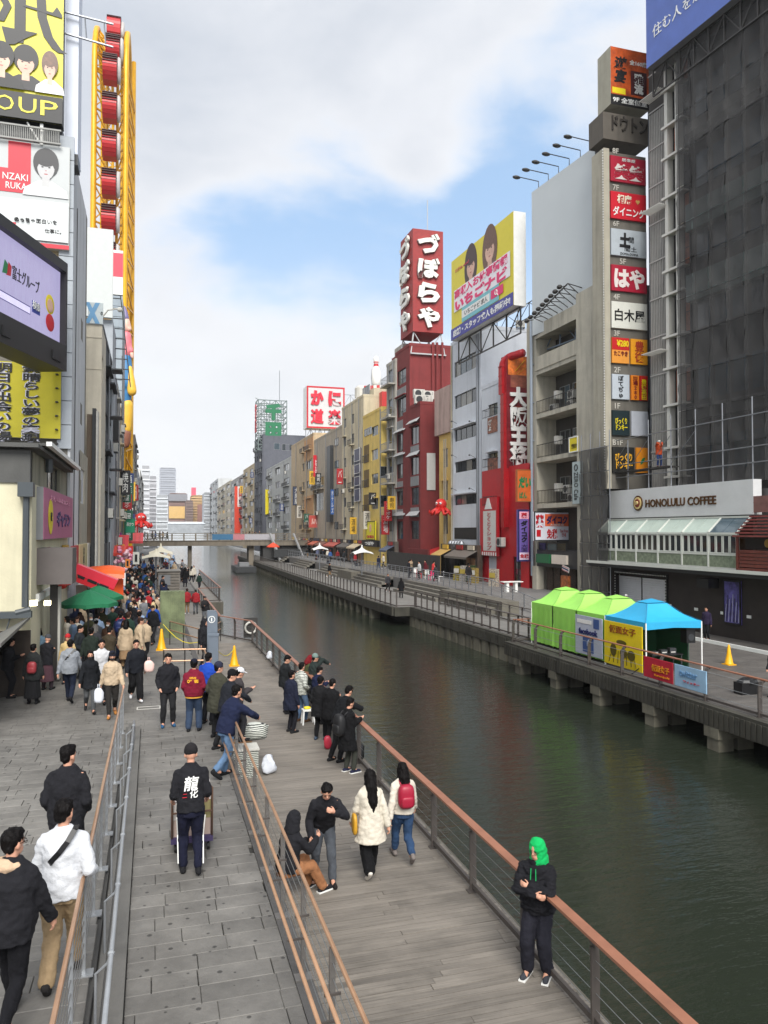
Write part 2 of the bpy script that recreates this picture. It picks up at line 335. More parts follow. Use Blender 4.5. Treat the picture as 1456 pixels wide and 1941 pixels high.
struct(g.build('ground',asph))
terr=MB()
terr.box(-9,1.52,2,61,-1.9,HZ-.06);terr.box(-9,3.2,61,136,-1.9,HZ-.064)
terrace_o=struct(terr.build('terrace',joint))
rp=MB();rp.add([(-9,2,1.23),(-.52,2,1.23),(-.52,19,HZ-.02),(-9,19,HZ-.02),(-9,2,.6),(-.52,2,.6),(-.52,19,.6),(-9,19,.6)],
       [(0,1,2,3),(1,5,6,2),(0,4,5,1),(3,2,6,7),(0,3,7,4)]);ramp_o=struct(rp.build('ramp',joint))
def slab_mesh(L_,W_,t=.05):
    c=.006;b=MB();x,y=L_/2,W_/2
    b.add([(-x,-y,0),(x,-y,0),(x,y,0),(-x,y,0),(-x,-y,t-c),(x,-y,t-c),(x,y,t-c),(-x,y,t-c),(-x+c,-y+c,t),(x-c,-y+c,t),(x-c,y-c,t),(-x+c,y-c,t)],
          [(0,1,5,4),(1,2,6,5),(2,3,7,6),(3,0,4,7),(4,5,9,8),(5,6,10,9),(6,7,11,10),(7,4,8,11),(8,9,10,11)]);return b.mesh('paving_slab',slabm)
def paving(parent,x0,x1,y0,y1,zf,lw,rw,limit,ang=0,slope=0):
    cache={};rest=MB();n=0;y=y0;r=0;gap=.005
    while y<y1-.01:
        w=min(rw,y1-y);x=x0-(lw*.5 if r%2 else 0)-random.random()*.12
        while x<x1-.03:
            l=lw*random.choice((1,1,.75,1.25));a,b=max(x,x0),min(x+l,x1)
            if b-a>.06:
                dz=random.uniform(-.002,.002);cx,cy=(a+b)/2,y+w/2
                if n<limit:
                    key=(round(b-a,2),round(w,2))
                    if key not in cache:cache[key]=slab_mesh(key[0]-gap,key[1]-gap)
                    o=link('paving_slab',cache[key],parent,Matrix.Translation((cx,cy,zf(cy)+dz-.05))@Matrix.Rotation(slope,4,'X'));n+=1
                else:
                    z=zf(cy)+dz-slope*0;a2,b2=a+gap/2,b-gap/2;rest.add([(a2,y+gap/2,zf(y)+dz),(b2,y+gap/2,zf(y)+dz),(b2,y+w-gap/2,zf(y+w)+dz),(a2,y+w-gap/2,zf(y+w)+dz)],[(0,1,2,3)])
            x+=l
        y+=w;r+=1
    if rest.f:tag(rest.build('paving',slabm,parent),kind='stuff')
paving(terrace_o,-.235,1.44,5.4,19,lambda y:HZ,.62,.31,230)
paving(ramp_o,-3.4,-.56,4.6,19,left_h,.62,.31,290,slope=-math.atan(.42/17))
paving(terrace_o,-6,1.44,19,61,lambda y:HZ,.62,.31,0)
paving(terrace_o,-6,3.15,61,134,lambda y:HZ,.9,.45,0)
kb=MB();kb.box(-.565,-.24,2,19,HZ-.05,HZ+.08);kb.box(-.50,-.44,2,19,HZ+.08,HZ+.16)
struct(kb.build('kerb',wallm((104,102,98),.3)))
kb=MB();kb.box(1.44,1.62,2,61,-.3,HZ+.012);kb.box(1.62,3.2,60.9,61.1,-.3,HZ+.01);kb.box(3.15,3.3,61,134,-.3,HZ+.012);struct(kb.build('terrace_edge',wallm((84,82,80),.3)))
# boardwalk ---------------------------------------------------------
def boards(name,x0,x1,y0,y1,z,pw,limit,m,xs=None,pcs=(1.4,2.4)):
    base=MB().box(x0,x1,y0,y1,z-.5,z-.05).build(name,joint);struct(base);rest=MB();n=0;y=y0;gap=.009;cache={}
    while y<y1:
        x=x0-random.random()*.4;lim=xs(y)if xs else x1
        while x<lim:
            l=random.choice(pcs);a,b=max(x,x0),min(x+l,lim);dz=random.uniform(-.003,.003)
            if b-a>.1:
                if n<limit:
                    k=round(b-a,1);
                    if k not in cache:cache[k]=MB().box(-.5,.5,-(pw-gap)/2,(pw-gap)/2,-.04,0).mesh('plank',m)
                    link('plank',cache[k],base,Matrix.Translation(((a+b)/2,y+pw/2,z+dz))@Matrix.Diagonal((b-a-.006,1,1,1)));n+=1
                else:rest.box(a+.003,b-.003,y+gap/2,y+pw-gap/2,z-.03,z+dz)
            x+=l
        y+=pw
    if rest.f:tag(rest.build('planking',m,base),kind='stuff')
    return base
boards('boardwalk',1.62,4.92,5.6,38.4,0,.118,300,wood,pcs=(3.3,3.3,2.0))
b2=MB();b2.prismz([(1.62,38.4),(4.92,38.4),(3.42,41.3),(1.62,41.3)],-.5,0.0);b2.box(1.62,3.45,41.3,61,-.5,0);b2.box(1.62,5.2,61,132,-.5,.0)
struct(b2.build('far_boardwalk',mat('far_deck_wood',(128,124,118),.7,0,.2,1.2)))
fa=MB();fa.box(4.92,5.0,3,38.4,-.62,-.06);fa.box(2.2,2.5,2,140,-1.9,-.5);fa.box(5.2,5.3,61,132,-1.0,-.04);fa.box(2.5,5.2,60.9,61,-1.0,-.04)
for y in range(6,38,4):fa.box(4.3,4.75,y,y+.45,-1.9,-.5)
struct(fa.build('river_wall',wallm((92,88,78),.5)))
# right bank --------------------------------------------------------
EDGE=[(35,17.0),(35.05,18.0),(52.7,18.1),(52.8,16.7),(57.5,16.6),(100,17.0),(170,18.0)]
right_wood=mat('grey_stage_wood',(96,92,88),.7,0,.3,1.4);wood_mat(right_wood,.6)
boards('stage_deck',17.0,28.4,15,35,0,.15,240,right_wood,pcs=(1.9,2.9,3.8))
rd=MB();rd.box(18.0,22.0,35,52.7,-.4,0);rd.prismz([(16.7,52.7),(22,52.7),(22,170),(18,170),(17,100),(16.6,57.5)],-.4,0)
rd.box(22,28.6,44.5,170,-1,-.02);rd.box(22,28.45,35,44.5,-.4,0.0)
struct(rd.build('right_promenade',mat('far_paving',(118,116,112),.75,0,.22,1.2,.2,20)))
up=MB();up.prismz([(22.6,50),(28.9,50),(28.9,170),(22.6,170)],-.4,1.0);up.add([(22.6,50,1.0),(28.9,50,1.0),(28.9,44.5,0.01),(22.6,44.5,0.01)],[(0,1,2,3)])
struct(up.build('upper_promenade',mat('upper_paving',(112,110,108),.75,0,.2,1.2,.2,20)))
sp=MB()
for y0 in(56,72,90,110,132):
    for k in range(4):sp.box(21.0+k*.4,22.6,y0,y0+11,0,.25*(k+1)-.01)
struct(sp.build('steps',wallm((110,106,98),.4)))
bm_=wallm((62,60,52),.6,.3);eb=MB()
def edge_beam(x,y0,y1,h=.62,sign=-1):
    eb.box(x-.25,x,y0,y1,-h,.02)
    n=int((y1-y0)/.22)
    for i in range(n):
        y=y0+(y1-y0)*i/n;eb.box(x-.25-.035,x-.25,y,y+.15,-h+.02,-.08)
edge_beam(17.0,15,35);edge_beam(18.0,35.1,52.6)
eb.box(16.6,18.2,52.55,52.7,-.62,0.01);eb.box(17,18.2,35.0,35.12,-.62,0.01)
for(a,xa),(b,xb)in zip(EDGE[3:-1],EDGE[4:]):eb.prismz([(xa-.25,a),(xa,a),(xb,b),(xb-.25,b)],-.6,.02)
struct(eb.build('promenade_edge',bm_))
pr_=wallm((112,108,94),.7,.35)
def pier(x,y,s=1.0):
    r=MB().box(-.45*s,1.2,-.45*s,.45*s,-.95,-.62).box(-.36*s,.3,-.36*s,.36*s,-2.2,-.95).box(.5,1.1,-.3*s,.3*s,-2.2,-.95)
    return r
k=0
for y in(20.2,23.4,26.8,30.2,33.6):link('pier',pier(0,0,.72).mesh('pier',pr_)if not k else pm,None,Matrix.Translation((17.05,y,0)));k=1;pm=bpy.data.objects['pier'].data
for k,o in enumerate([o for o in COL.objects if o.name.startswith('pier')]):tag(o,'%s stained concrete pier under the stage deck, counted from the right'%('fifth','fourth','third','second','first')[4-k],'pier','piers under the stage deck')
pm2=MB().box(-.2,.5,-.42,.42,-2.2,-.6).mesh('pier_block',pr_)
for i,y in enumerate(np.arange(36.2,52.4,1.15)):tag(link('pier_block',pm2,None,Matrix.Translation((17.98,y,0))),'pale concrete block holding up the recessed quay beside the stage deck','pier','concrete blocks under the quay')
pm3=MB().box(-.2,.5,-.3,.3,-2.2,-.6).mesh('pier_block',pr_)
for i in range(44):
    y=58.5+i*2.2;x=np.interp(y,[57.5,100,170],[16.6,17,18]);tag(link('pier_post',pm3,None,Matrix.Translation((x+.05,y,0))),'pale concrete post under the long far quay','pier','posts under the far quay')
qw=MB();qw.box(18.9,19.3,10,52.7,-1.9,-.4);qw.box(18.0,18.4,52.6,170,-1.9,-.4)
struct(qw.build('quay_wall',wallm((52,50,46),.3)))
# ------------------------------------------------------------------ railings
post_m=mat('brown_grey_rail_post',(84,78,74),.5,.2,.12,6);rail_w=mat('reddish_wooden_handrail',(146,98,76),.5,0,.2,3,.1,50);rail_b=mat('bronze_tube_handrail',(178,140,110),.35,.35,.15,4);wire=mat('steel_wire',(150,152,152),.35,.7,0,1);zinc=mat('zinc_tube',(160,163,166),.38,.5,.12,6)
def railing(name,label,pts,zf,step,H=1.05,rail='flat',rm=rail_w,wires=5,pw=.07,curve=0,low=True,wr=.0045,pm=post_m,group=None,rw=.11,cat='railing'):
    """posts, handrail, wires; pts = ground line"""
    r=thing(name,label,cat,group=group);P=[Vector((p[0],p[1],0))for p in pts];cum=[0]
    for a,b in zip(P,P[1:]):cum.append(cum[-1]+(b-a).length)
    def pos(s):
        for i in range(len(P)-1):
            if s<=cum[i+1]or i==len(P)-2:
                t=(s-cum[i])/(cum[i+1]-cum[i]);q=P[i].lerp(P[i+1],t);d=(P[i+1]-P[i]).normalized();return q,d
    n=max(1,round(cum[-1]/step));ss=[cum[-1]*i/n for i in range(n+1)]
    mesh=MB()
    nrm_side=curve
    if curve:
        prof=[(0,0),(0,H*.72),(curve*.02,H*.84),(curve*.06,H*.93),(curve*.14,H*.985)]
        for(x0,z0),(x1,z1)in zip(prof,prof[1:]):mesh.bar((x0,0,z0),(x1,0,z1),pw*1.35,pw*.45)
    else:mesh.box(-pw/2,pw/2,-pw/2,pw/2,0,H-.03)
    mesh.box(-.09,.09,-.07,.07,0,.015)
    me=mesh.mesh('post',pm)
    for s in ss:
        q,d=pos(s);link('post',me,r,Matrix.Translation((q.x,q.y,zf(q.y)))@Matrix.Rotation(atan2(d.y,d.x)-pi/2,4,'Z'))
    off=curve*.14 if curve else 0
    for a,b in zip(P,P[1:]):
        d=(b-a).normalized();nn=Vector((d.y,-d.x,0));A=a+nn*off;B=b+nn*off;m=MB()
        za,zb=zf(a.y),zf(b.y)
        if rail=='flat':m.bar((A.x,A.y,za+H),(B.x,B.y,zb+H),rw,.035);
        else:m.tube([(A.x,A.y,za+H),(B.x,B.y,zb+H)],rail,8)
        m.build('handrail',rm,r,smooth=False)
    wm=MB()
    for a,b in zip(P,P[1:]):
        for k in range(wires):
            z=H*(.2+.66*k/max(1,wires-1));wm.tube([(a.x,a.y,zf(a.y)+z),(b.x,b.y,zf(b.y)+z)],wr,4,cap=False)
    if wires:tag(wm.build('wires',wire,r),kind='stuff')
    if low:
        for a,b in zip(P,P[1:]):MB().bar((a.x,a.y,zf(a.y)+.1),(b.x,b.y,zf(b.y)+.1),.05,.07).build('bottom_rail',pm,r)
    return r
railing('boardwalk_railing','brown railing with flat wooden handrail along the water side of the left boardwalk',[(4.72,4.2),(4.72,38.2),(3.3,41.2)],lambda y:0,1.72,1.08,curve=-.6,pw=.075,rw=.13)
railing('boardwalk_railing','dark brown railing continuing along the narrow far boardwalk on the left bank',[(3.38,41.3),(3.38,60.8),(5.1,61.2),(5.1,90)],lambda y:0,1.9,1.08,wires=4)
railing('terrace_railing','bronze tube railing with steel wires between stone terrace and boardwalk',[(1.53,4.0),(1.53,24)],lambda y:HZ+.01,1.35,1.02,rail=.021,rm=rail_b,wires=6,pw=.05,low=False,pm=mat('grey_post',(120,116,112),.45,.4,.1,5))
d2=thing('double_handrail','pair of lower bronze handrail tubes leaning on the terrace side of the wire railing','handrail')
for x,z in((1.33,.62),(1.40,.84)):MB().tube([(x,3.4,HZ+z),(x,15.0,HZ+z),(x+.03,15.2,HZ+z-.12)],.02,8).build('handrail',rail_b,d2,smooth=True)
bk=MB().bar((1.30,0,.60),(1.5,0,.60),.02).bar((1.38,0,.82),(1.52,0,.82),.02).mesh('bracket',post_m)
for i in range(9):link('bracket',bk,d2,Matrix.Translation((0,3.6+i*1.35,HZ)))
railing('ramp_railing','copper coloured tube railing with thin wires between ramp and stone terrace',[(-.62,3.0),(-.62,18.6)],lambda y:left_h(y),1.35,1.0,rail=.021,rm=rail_b,wires=7,pw=.035,low=False,pm=zinc)
z2=thing('steel_handrail','single zinc steel handrail on low brackets beside the copper railing','handrail')
MB().tube([(-.33,2.6,HZ+.86),(-.33,16.2,HZ+.86),(-.33,16.5,HZ+.5),(-.36,16.5,HZ+.2)],.022,8).build('handrail',zinc,z2,smooth=True)
pbm=MB().tube([(-.33,0,.86),(-.36,0,.78),(-.46,0,.7),(-.46,0,.1)],.013,6).ball((-.33,0,.86),.034,8).mesh('bracket',zinc)
for i in range(10):link('bracket',pbm,z2,Matrix.Translation((0,3.2+i*1.4,HZ)))
railing('stage_railing','brown curved-post railing with wooden handrail in front of the tents',[(17.15,34.8),(17.15,14)],lambda y:0,2.3,1.1,curve=-1,pw=.1,wires=3,wr=.008,rw=.12)
railing('stage_railing','short brown return of the railing beside the green tents',[(20.4,34.9),(17.15,34.8)],lambda y:0,1.1,1.1,wires=3)
railing('quay_railing','dark brown railing on the recessed quay left of the green tents',[(18.2,52.5),(18.2,35.2)],lambda y:0,1.15,1.1,wires=0,pw=.08,rm=post_m)
railing('quay_railing','long brown railing along the far quay towards the bridge',[(18.2,168),(17.15,100),(16.8,57.6),(16.8,52.9),(18.2,52.8)],lambda y:0,1.35,1.1,wires=0,pw=.09,rm=post_m)
railing('upper_railing','grey wire railing on the upper promenade before the red shops',[(22.8,89),(22.8,50.2),(23.6,44.6)],lambda y:1.0 if y>50 else max(0,(y-44.5)/5.5),1.3,1.1,wires=5,wr=.012,pw=.05,rail=.03,rm=STEEL,pm=STEEL,low=False)
railing('upper_railing','grey wire railing on the upper promenade before the beige blocks',[(22.8,150),(22.8,93)],lambda y:1.0,2.0,1.1,wires=3,wr=.015,pw=.06,rail=.035,rm=STEEL,pm=STEEL,low=False)
railing('quay_railing','brown inner railing between lower quay and step wall',[(20.6,54),(20.8,36)],lambda y:0,1.6,1.0,wires=3,wr=.012,rm=post_m)
sw=MB().box(21.4,22.6,45,56,0,.95).box(20.9,21.4,46,54,0,.5).box(21.2,22.4,83.2,89.8,0,.9)
struct(sw.build('terrace_wall',wallm((104,100,90),.5)))
# far footbridge ----------------------------------------------------
fb=thing('footbridge','long low concrete footbridge with wooden railing crossing the canal','bridge')
BY=138;wc=wallm((118,110,98),.4)
MB().box(-9,27,BY,BY+6,2.85,3.7).build('girder',wc,fb)
MB().box(-9,27,BY-.1,BY+.3,3.7,3.82).build('edge_beam',wc,fb)
rp_=MB().box(-.12,.12,-.1,.1,0,1.15).mesh('post',wc)
for i in range(19):link('post',rp_,fb,Matrix.Translation((-8.8+i*2,BY+.1,3.82)))
for z in(4.05,4.35,4.65,4.95):MB().box(-9,27,BY+.05,BY+.15,z,z+.1).build('rail',wc,fb)
bn=thing('banner','long blue, pink and white printed banner hung on the footbridge railing','banner',Frame((10.0,BY-.1),0).M)
panel(bn,0,3.6,3.9,4.9,paint((54,104,140)),t=.03);panel(bn,3.62,5.6,3.9,4.9,paint((176,116,124)),t=.03);panel(bn,5.62,11,3.9,4.9,paint((164,162,168)),t=.03)
MB().box(6.0,6.6,BY+1,BY+4,-1.5,2.85).build('abutment',wc,fb);MB().box(16.5,17.4,BY+1,BY+4,-1.5,2.85).build('pier',wc,fb);MB().box(19,27,BY+.6,BY+5,-1.5,2.85).build('abutment',wallm((60,60,60),.2),fb)
st=thing('outdoor_stairs','pale steel staircase coming down beside the far footbridge','stairs')
MB().bar((20.0,BY-1,5.0),(21.6,BY-3.5,0),.4,.3).bar((24.2,BY-1,5),(25.6,BY-3.5,.6),.3,.25).build('stringer',paint((150,152,154)),st);MB().box(20.4,25,BY-3.4,BY-.2,.8,2.2).build('landing',DKG,st)
hz=MB().box(-310,410,-50,1520,-2.9,95).build('haze',None);hz.data.materials.clear();tag(hz,kind='stuff')
hm_=bpy.data.materials.new('haze_air');hm_.use_nodes=True;nt=hm_.node_tree;nt.nodes.clear();ho=nt.nodes.new('ShaderNodeOutputMaterial');hv=nt.nodes.new('ShaderNodeVolumePrincipled');hv.inputs['Density'].default_value=.00022;hv.inputs['Color'].default_value=(.97,.98,1,1);hv.inputs['Anisotropy'].default_value=.2;nt.links.new(hv.outputs[0],ho.inputs['Volume']);hz.data.materials.append(hm_)
# ================================================================== BUILDINGS
_wm={}
def window(par,x0,x1,z0,z1,nx=2,nz=1,fr=None,gl=None,y=.12,name='window'):
    """frame with mullions as a part, each pane a sub-part"""
    fr=fr or ALU;W_,H_=round(x1-x0,2),round(z1-z0,2);key=(W_,H_,nx,nz,fr.name);t=.05
    if key not in _wm:
        b=MB();b.box(-W_/2,W_/2,0,.07,-H_/2,-H_/2+t);b.box(-W_/2,W_/2,0,.07,H_/2-t,H_/2);b.box(-W_/2,-W_/2+t,0,.07,-H_/2+t,H_/2-t);b.box(W_/2-t,W_/2,0,.07,-H_/2+t,H_/2-t)
        for i in range(1,nx):x=-W_/2+W_*i/nx;b.box(x-.02,x+.02,.005,.065,-H_/2+t,H_/2-t)
        for i in range(1,nz):z=-H_/2+H_*i/nz;b.box(-W_/2+t,W_/2-t,.01,.06,z-.02,z+.02)
        _wm[key]=b.mesh('window',fr)
    o=link(name,_wm[key],par,Matrix.Translation(((x0+x1)/2,y,(z0+z1)/2)))
    for i in range(nx):
        g=gl or random.choice((GLASS,GLASS,GLASS3,GLASS2));pk=('p',round(W_/nx,2),H_,g.name)
        if pk not in _wm:_wm[pk]=MB().box(-W_/nx/2,W_/nx/2,.03,.04,-H_/2,H_/2).mesh('pane',g)
        link('pane',_wm[pk],o,Matrix.Translation((-W_/2+W_*(i+.5)/nx,(i%2)*.008,0)))
    return o
def facade(par,w,z0,z1,holes,m,name='wall',rev=.16,extra=()):
    b=MB();xs=sorted({0.0,w,*[h[0]for h in holes],*[h[1]for h in holes]});zs=sorted({z0,z1,*[h[2]for h in holes],*[h[3]for h in holes]})
    for i in range(len(xs)-1):
        zz=None
        for j in range(len(zs)-1):
            cx,cz=(xs[i]+xs[i+1])/2,(zs[j]+zs[j+1])/2
            if any(h[0]<cx<h[1]and h[2]<cz<h[3]for h in holes):
                if zz is not None:b.add([(xs[i],0,zz),(xs[i+1],0,zz),(xs[i+1],0,zs[j]),(xs[i],0,zs[j])],[(0,1,2,3)]);zz=None
            elif zz is None:zz=zs[j]
        if zz is not None:b.add([(xs[i],0,zz),(xs[i+1],0,zz),(xs[i+1],0,z1),(xs[i],0,z1)],[(0,1,2,3)])
    for(a,c,d,e)in[h[:4]for h in holes]:
        q=[(a,d),(c,d),(c,e),(a,e)]
        for k in range(4):
            (xa,za),(xb,zb)=q[k],q[(k+1)%4];b.add([(xa,0,za),(xb,0,zb),(xb,rev,zb),(xa,rev,za)],[(3,2,1,0)])
        b.add([(a,rev+.06,d),(c,rev+.06,d),(c,rev+.06,e),(a,rev+.06,e)],[(0,1,2,3)])
    return b.build(name,m,par)
def shell(par,w,z0,z1,dep,m,roof=None,parapet=.35):
    """the other walls and the roof"""
    b=MB();t=.2
    b.add([(0,0,z0),(0,dep,z0),(0,dep,z1),(0,0,z1)],[(3,2,1,0)]);b.add([(w,0,z0),(w,dep,z0),(w,dep,z1),(w,0,z1)],[(0,1,2,3)]);b.add([(0,dep,z0),(w,dep,z0),(w,dep,z1),(0,dep,z1)],[(3,2,1,0)])
    b.build('side_walls',m,par)
    r=MB();r.box(-.03,w+.03,-.04,t,z1,z1+parapet);r.box(-.03,t,t,dep,z1,z1+parapet);r.box(w-t,w+.03,t,dep,z1,z1+parapet);r.box(t,w-t,t,dep,z1-.1,z1+.05)
    r.build('roof',roof or m,par)
_ac=None
def ac(par,x,z,y=-.35,sc=1.0,rot=0):
    global _ac
    if _ac is None:
        b=MB();b.box(-.42,.42,-.16,.16,0,.62,0);b.lathe([(.0,0),(.25,0),(.25,.02),(.0,.02)],14,(0,0,0),1)
        v=b.v[8:];b.v[8:]=[(p[0]-.1,-.165-p[2],.31+p[1])for p in v];b.box(.25,.27,-.18,-.165,.08,.54,1);b.box(-.4,-.34,-.14,.14,-.08,0,1);b.box(.34,.4,-.14,.14,-.08,0,1)
        _ac=b.mesh('air_conditioner',[ACW,DKG])
    return link('air_conditioner',_ac,par,Matrix.Translation((x,y,z))@Matrix.Rotation(rot,4,'Z')@Matrix.Scale(sc,4))
def balcony_rail(par,x0,x1,z,y=-.9,h=1.0,m=None,step=.14,name='balcony_railing'):
    b=MB();b.box(x0,x1,y,y+.04,z+h-.05,z+h);b.box(x0,x1,y+.005,y+.035,z+.08,z+.12);n=max(2,int((x1-x0)/step))
    for i in range(n+1):x=x0+(x1-x0)*i/n;b.box(x-.012,x+.012,y+.008,y+.03,z,z+h-.05)
    for xx in(x0,x1):b.box(xx-.02,xx+.02,y,-0.01,z+h-.05,z+h)
    return b.build(name,m or DKFR,par)
def pipe(par,x,z0,z1,y=-.1,r=.05,m=None):
    b=MB().tube([(x,y,z0),(x,y,z1)],r,8)
    for k in range(int((z1-z0)/3)):b.box(x-.08,x+.08,y-.02,0,z0+1.5+k*3,z0+1.56+k*3)
    return b.build('drainpipe',m or STEEL,par)
def grid_wins(F,uref,cols,rows):
    out=[]
    for(a,b)in cols:
        xa,xb=F.px(a,1006)[0],F.px(b,1006)[0]
        for(vt,vb)in rows:
            out.append((min(xa,xb),max(xa,xb),F.px(uref,vb)[1],F.px(uref,vt)[1]))
    return out
def block(label,F,ztop,dep,m,z0=.9,rows=None,cols=None,uref=None,nx=2,fr=None,gl=None,wins=None,name='apartment_building',roof=None,parapet=.35,cat='building',w=None,group=None,acs=0,pipes=0,seed=1,balc=0):
    rnd=random.Random(seed);w=w or F.w;b=thing(name,label,cat,F.M,group);H=list(wins or[])
    if rows:H+=grid_wins(F,uref,cols,rows)
    H=[(max(h[0],.05),min(h[1],w-.05),h[2],min(h[3],ztop-.1))for h in H]
    facade(b,w,z0-1.2,ztop,H,m);shell(b,w,z0-1.2,ztop,dep,m,roof,parapet)
    for h in H:window(b,*h,nx=nx,fr=fr,gl=gl)
    for h in H:
        if rnd.random()<balc:zb_=h[2]-.25;MB().box(h[0]-.3,h[1]+.3,-.6,0,zb_-.1,zb_).build('balcony_slab',m,b);balcony_rail(b,h[0]-.3,h[1]+.3,zb_,y=-.58,h=.8,step=.2)
        elif rnd.random()<.3:MB().box(h[0]-.1,h[1]+.1,-.35,0,h[3]+.05,h[3]+.15).build('window_hood',m,b)
    for k in range(acs):
        if H:h=rnd.choice(H);ac(b,(h[0]+h[1])/2+rnd.uniform(-.2,.2),h[2]-.75)
    for k in range(pipes):pipe(b,w*(k+.5)/pipes+rnd.uniform(-.3,.3),z0,ztop)
    b['w']=w;return b
def sills(b,H,m):
    for h in H:MB().box(h[0]-.06,h[1]+.06,-.09,0,h[2]-.08,h[2]).build('sill',m,b)
def roof_tank(par,x,y,z,r=.9,h=1.8,m=None):return MB().lathe([(r,0),(r,h*.8),(r*.6,h),(.0,h)],14,(x,y,z)).box(x-r,x+r,y-r,y+r,z-.6,z-.5).box(x-r,x-r+.1,y-r,y-r+.1,z-1.2,z).box(x+r-.1,x+r,y-r,y-r+.1,z-1.2,z).box(x-r,x-r+.1,y+r-.1,y+r,z-1.2,z).box(x+r-.1,x+r,y+r-.1,y+r,z-1.2,z).build('water_tank',m or ACW,par)
def antenna(par,x,y,z,h=3.0):
    b=MB().tube([(x,y,z),(x,y,z+h)],.03,6)
    for k in range(5):b.bar((x-.4,y,z+h*.65+k*.22),(x+.4,y,z+h*.65+k*.22),.018)
    return b.build('antenna',STEEL,par)
def truss(b,x0,x1,z0,z1,nx,nz,y0=0,y1=0,t=.05,mi=0):
    for i in range(nx+1):x=x0+(x1-x0)*i/nx;b.box(x-t/2,x+t/2,y0-t/2,y0+t/2,z0,z1,mi)
    for j in range(nz+1):z=z0+(z1-z0)*j/nz;b.box(x0,x1,y0-t/2-.002,y0+t/2+.002,z-t/2,z+t/2,mi)
    for i in range(nx):
        for j in range(nz):
            xa,xb=x0+(x1-x0)*i/nx,x0+(x1-x0)*(i+1)/nx;za,zb=z0+(z1-z0)*j/nz,z0+(z1-z0)*(j+1)/nz
            if(i+j)%2:xa,xb=xb,xa
            b.bar((xa,y0,za),(xb,y0,zb),t*.7,mi=mi)
def sign(name,label,F,x0,x1,z0,z1,m,y=-.3,t=.25,border=None,cat='sign',bt=.06,side=None,group=None):
    """box sign standing off a wall; children placed in its centred frame: x right, z up, face at y=0"""
    W_,H_=x1-x0,z1-z0
    r=thing(name,label,cat,F.M@Matrix.Translation(((x0+x1)/2,y,(z0+z1)/2)),group)
    MB().box(-W_/2,W_/2,.0,t,-H_/2,H_/2).build('cabinet',side or m,r)
    MB().box(-W_/2+.01,W_/2-.01,-.012,-.002,-H_/2+.01,H_/2-.01).build('face',m,r)
    if border:
        b=MB();b.box(-W_/2-.01,W_/2+.01,-.04,.02,H_/2-bt,H_/2+.01);b.box(-W_/2-.01,W_/2+.01,-.04,.02,-H_/2-.01,-H_/2+bt);b.box(-W_/2-.01,-W_/2+bt,-.04,.02,-H_/2+bt,H_/2-bt);b.box(W_/2-bt,W_/2+.01,-.04,.02,-H_/2+bt,H_/2-bt);b.build('border',border,r)
    r['W']=W_;r['H']=H_;return r
def pxrect(F,u0,u1,vt,vb,uref=None,y=0):
    uref=uref if uref is not None else(u0+u1)/2
    xa,xb=F.px(u0,1006,y)[0],F.px(u1,1006,y)[0];return min(xa,xb),max(xa,xb),F.px(uref,vb,y)[1],F.px(uref,vt,y)[1]
def tx(r,s,fx,fz,fw=None,fh=None,m=WHITE,**k):
    """text on a sign in fractions of its size"""
    W_,H_=r['W'],r['H'];return text(r,s,fx*W_,fz*H_,fw*W_ if fw else None,fh*H_ if fh else None,m,y=k.pop('y',-.03),**k)
def pn(r,x0,x1,z0,z1,m,y=-.014,t=.008,name='panel'):
    W_,H_=r['W'],r['H'];return panel(r,x0*W_,x1*W_,z0*H_,z1*H_,m,y=y,t=t,name=name)
def portrait(r,cx,cz,s,hair,skin,shirt,y=-.03,asp=1.0,name='printed_portrait',longh=False,fill=True):
    """flat print of a person: shoulders, neck, face, hair, drawn as flat shapes"""
    W_,H_=r['W'],r['H'];b=MB();mats=[hair,skin,shirt,BLACK,paint((170,90,90))]
    def ell(x,z,rx,rz,d,mi,a0=0,a1=2*pi,n=22):
        b.add([(x*asp,-d,z)]+[((x+rx*cos(a0+(a1-a0)*k/n))*asp,-d,z+rz*sin(a0+(a1-a0)*k/n))for k in range(n+1)],[(0,k+1,k+2)for k in range(n)],mi)
    if longh:ell(0,-.1,.62,.95,.001,0)
    b.prism([(-1.0*asp,-1.25),(1.0*asp,-1.25),(.92*asp,-.95),(.3*asp,-.62),(-.3*asp,-.62),(-.92*asp,-.95)],-.004,-.002,2)
    b.prism([(-.17*asp,-.85),(.17*asp,-.85),(.16*asp,-.3),(-.16*asp,-.3)],-.007,-.005,1)
    ell(0,.12,.56,.6,.006,0);ell(0,-.05,.38,.52,.009,1);ell(0,.3,.47,.34,.012,0)
    b.prism([(-.45*asp,.3),(-.4*asp,-.15),(-.27*asp,.12),(-.05*asp,.14),(.1*asp,.05),(.25*asp,.12),(.4*asp,-.15),(.46*asp,.3)],-.014,-.0135,0)
    for sx in(-1,1):ell(sx*.15,-.06,.055,.03,.015,3,n=10);ell(sx*.15,.03,.08,.015,.015,0,n=8)
    ell(0,-.34,.09,.025,.015,4,n=10);ell(0,-.2,.035,.02,.015,4,n=8)
    me=b.mesh(name,mats);me.transform(Matrix.Scale(s,4));me.transform(Matrix.Diagonal((1,.25/s if s>.25 else 1,1,1)))
    return link(name,me,r,Matrix.Translation((cx*W_,y,cz*H_)))
SKIN_P=mat('printed_skin',(214,172,150),.4,0,.22,1.7);HAIR_P=mat('printed_hair',(40,28,26),.4,0,.6,6);BRHAIR_P=mat('printed_brown_hair',(104,70,50),.4,0,.55,6)
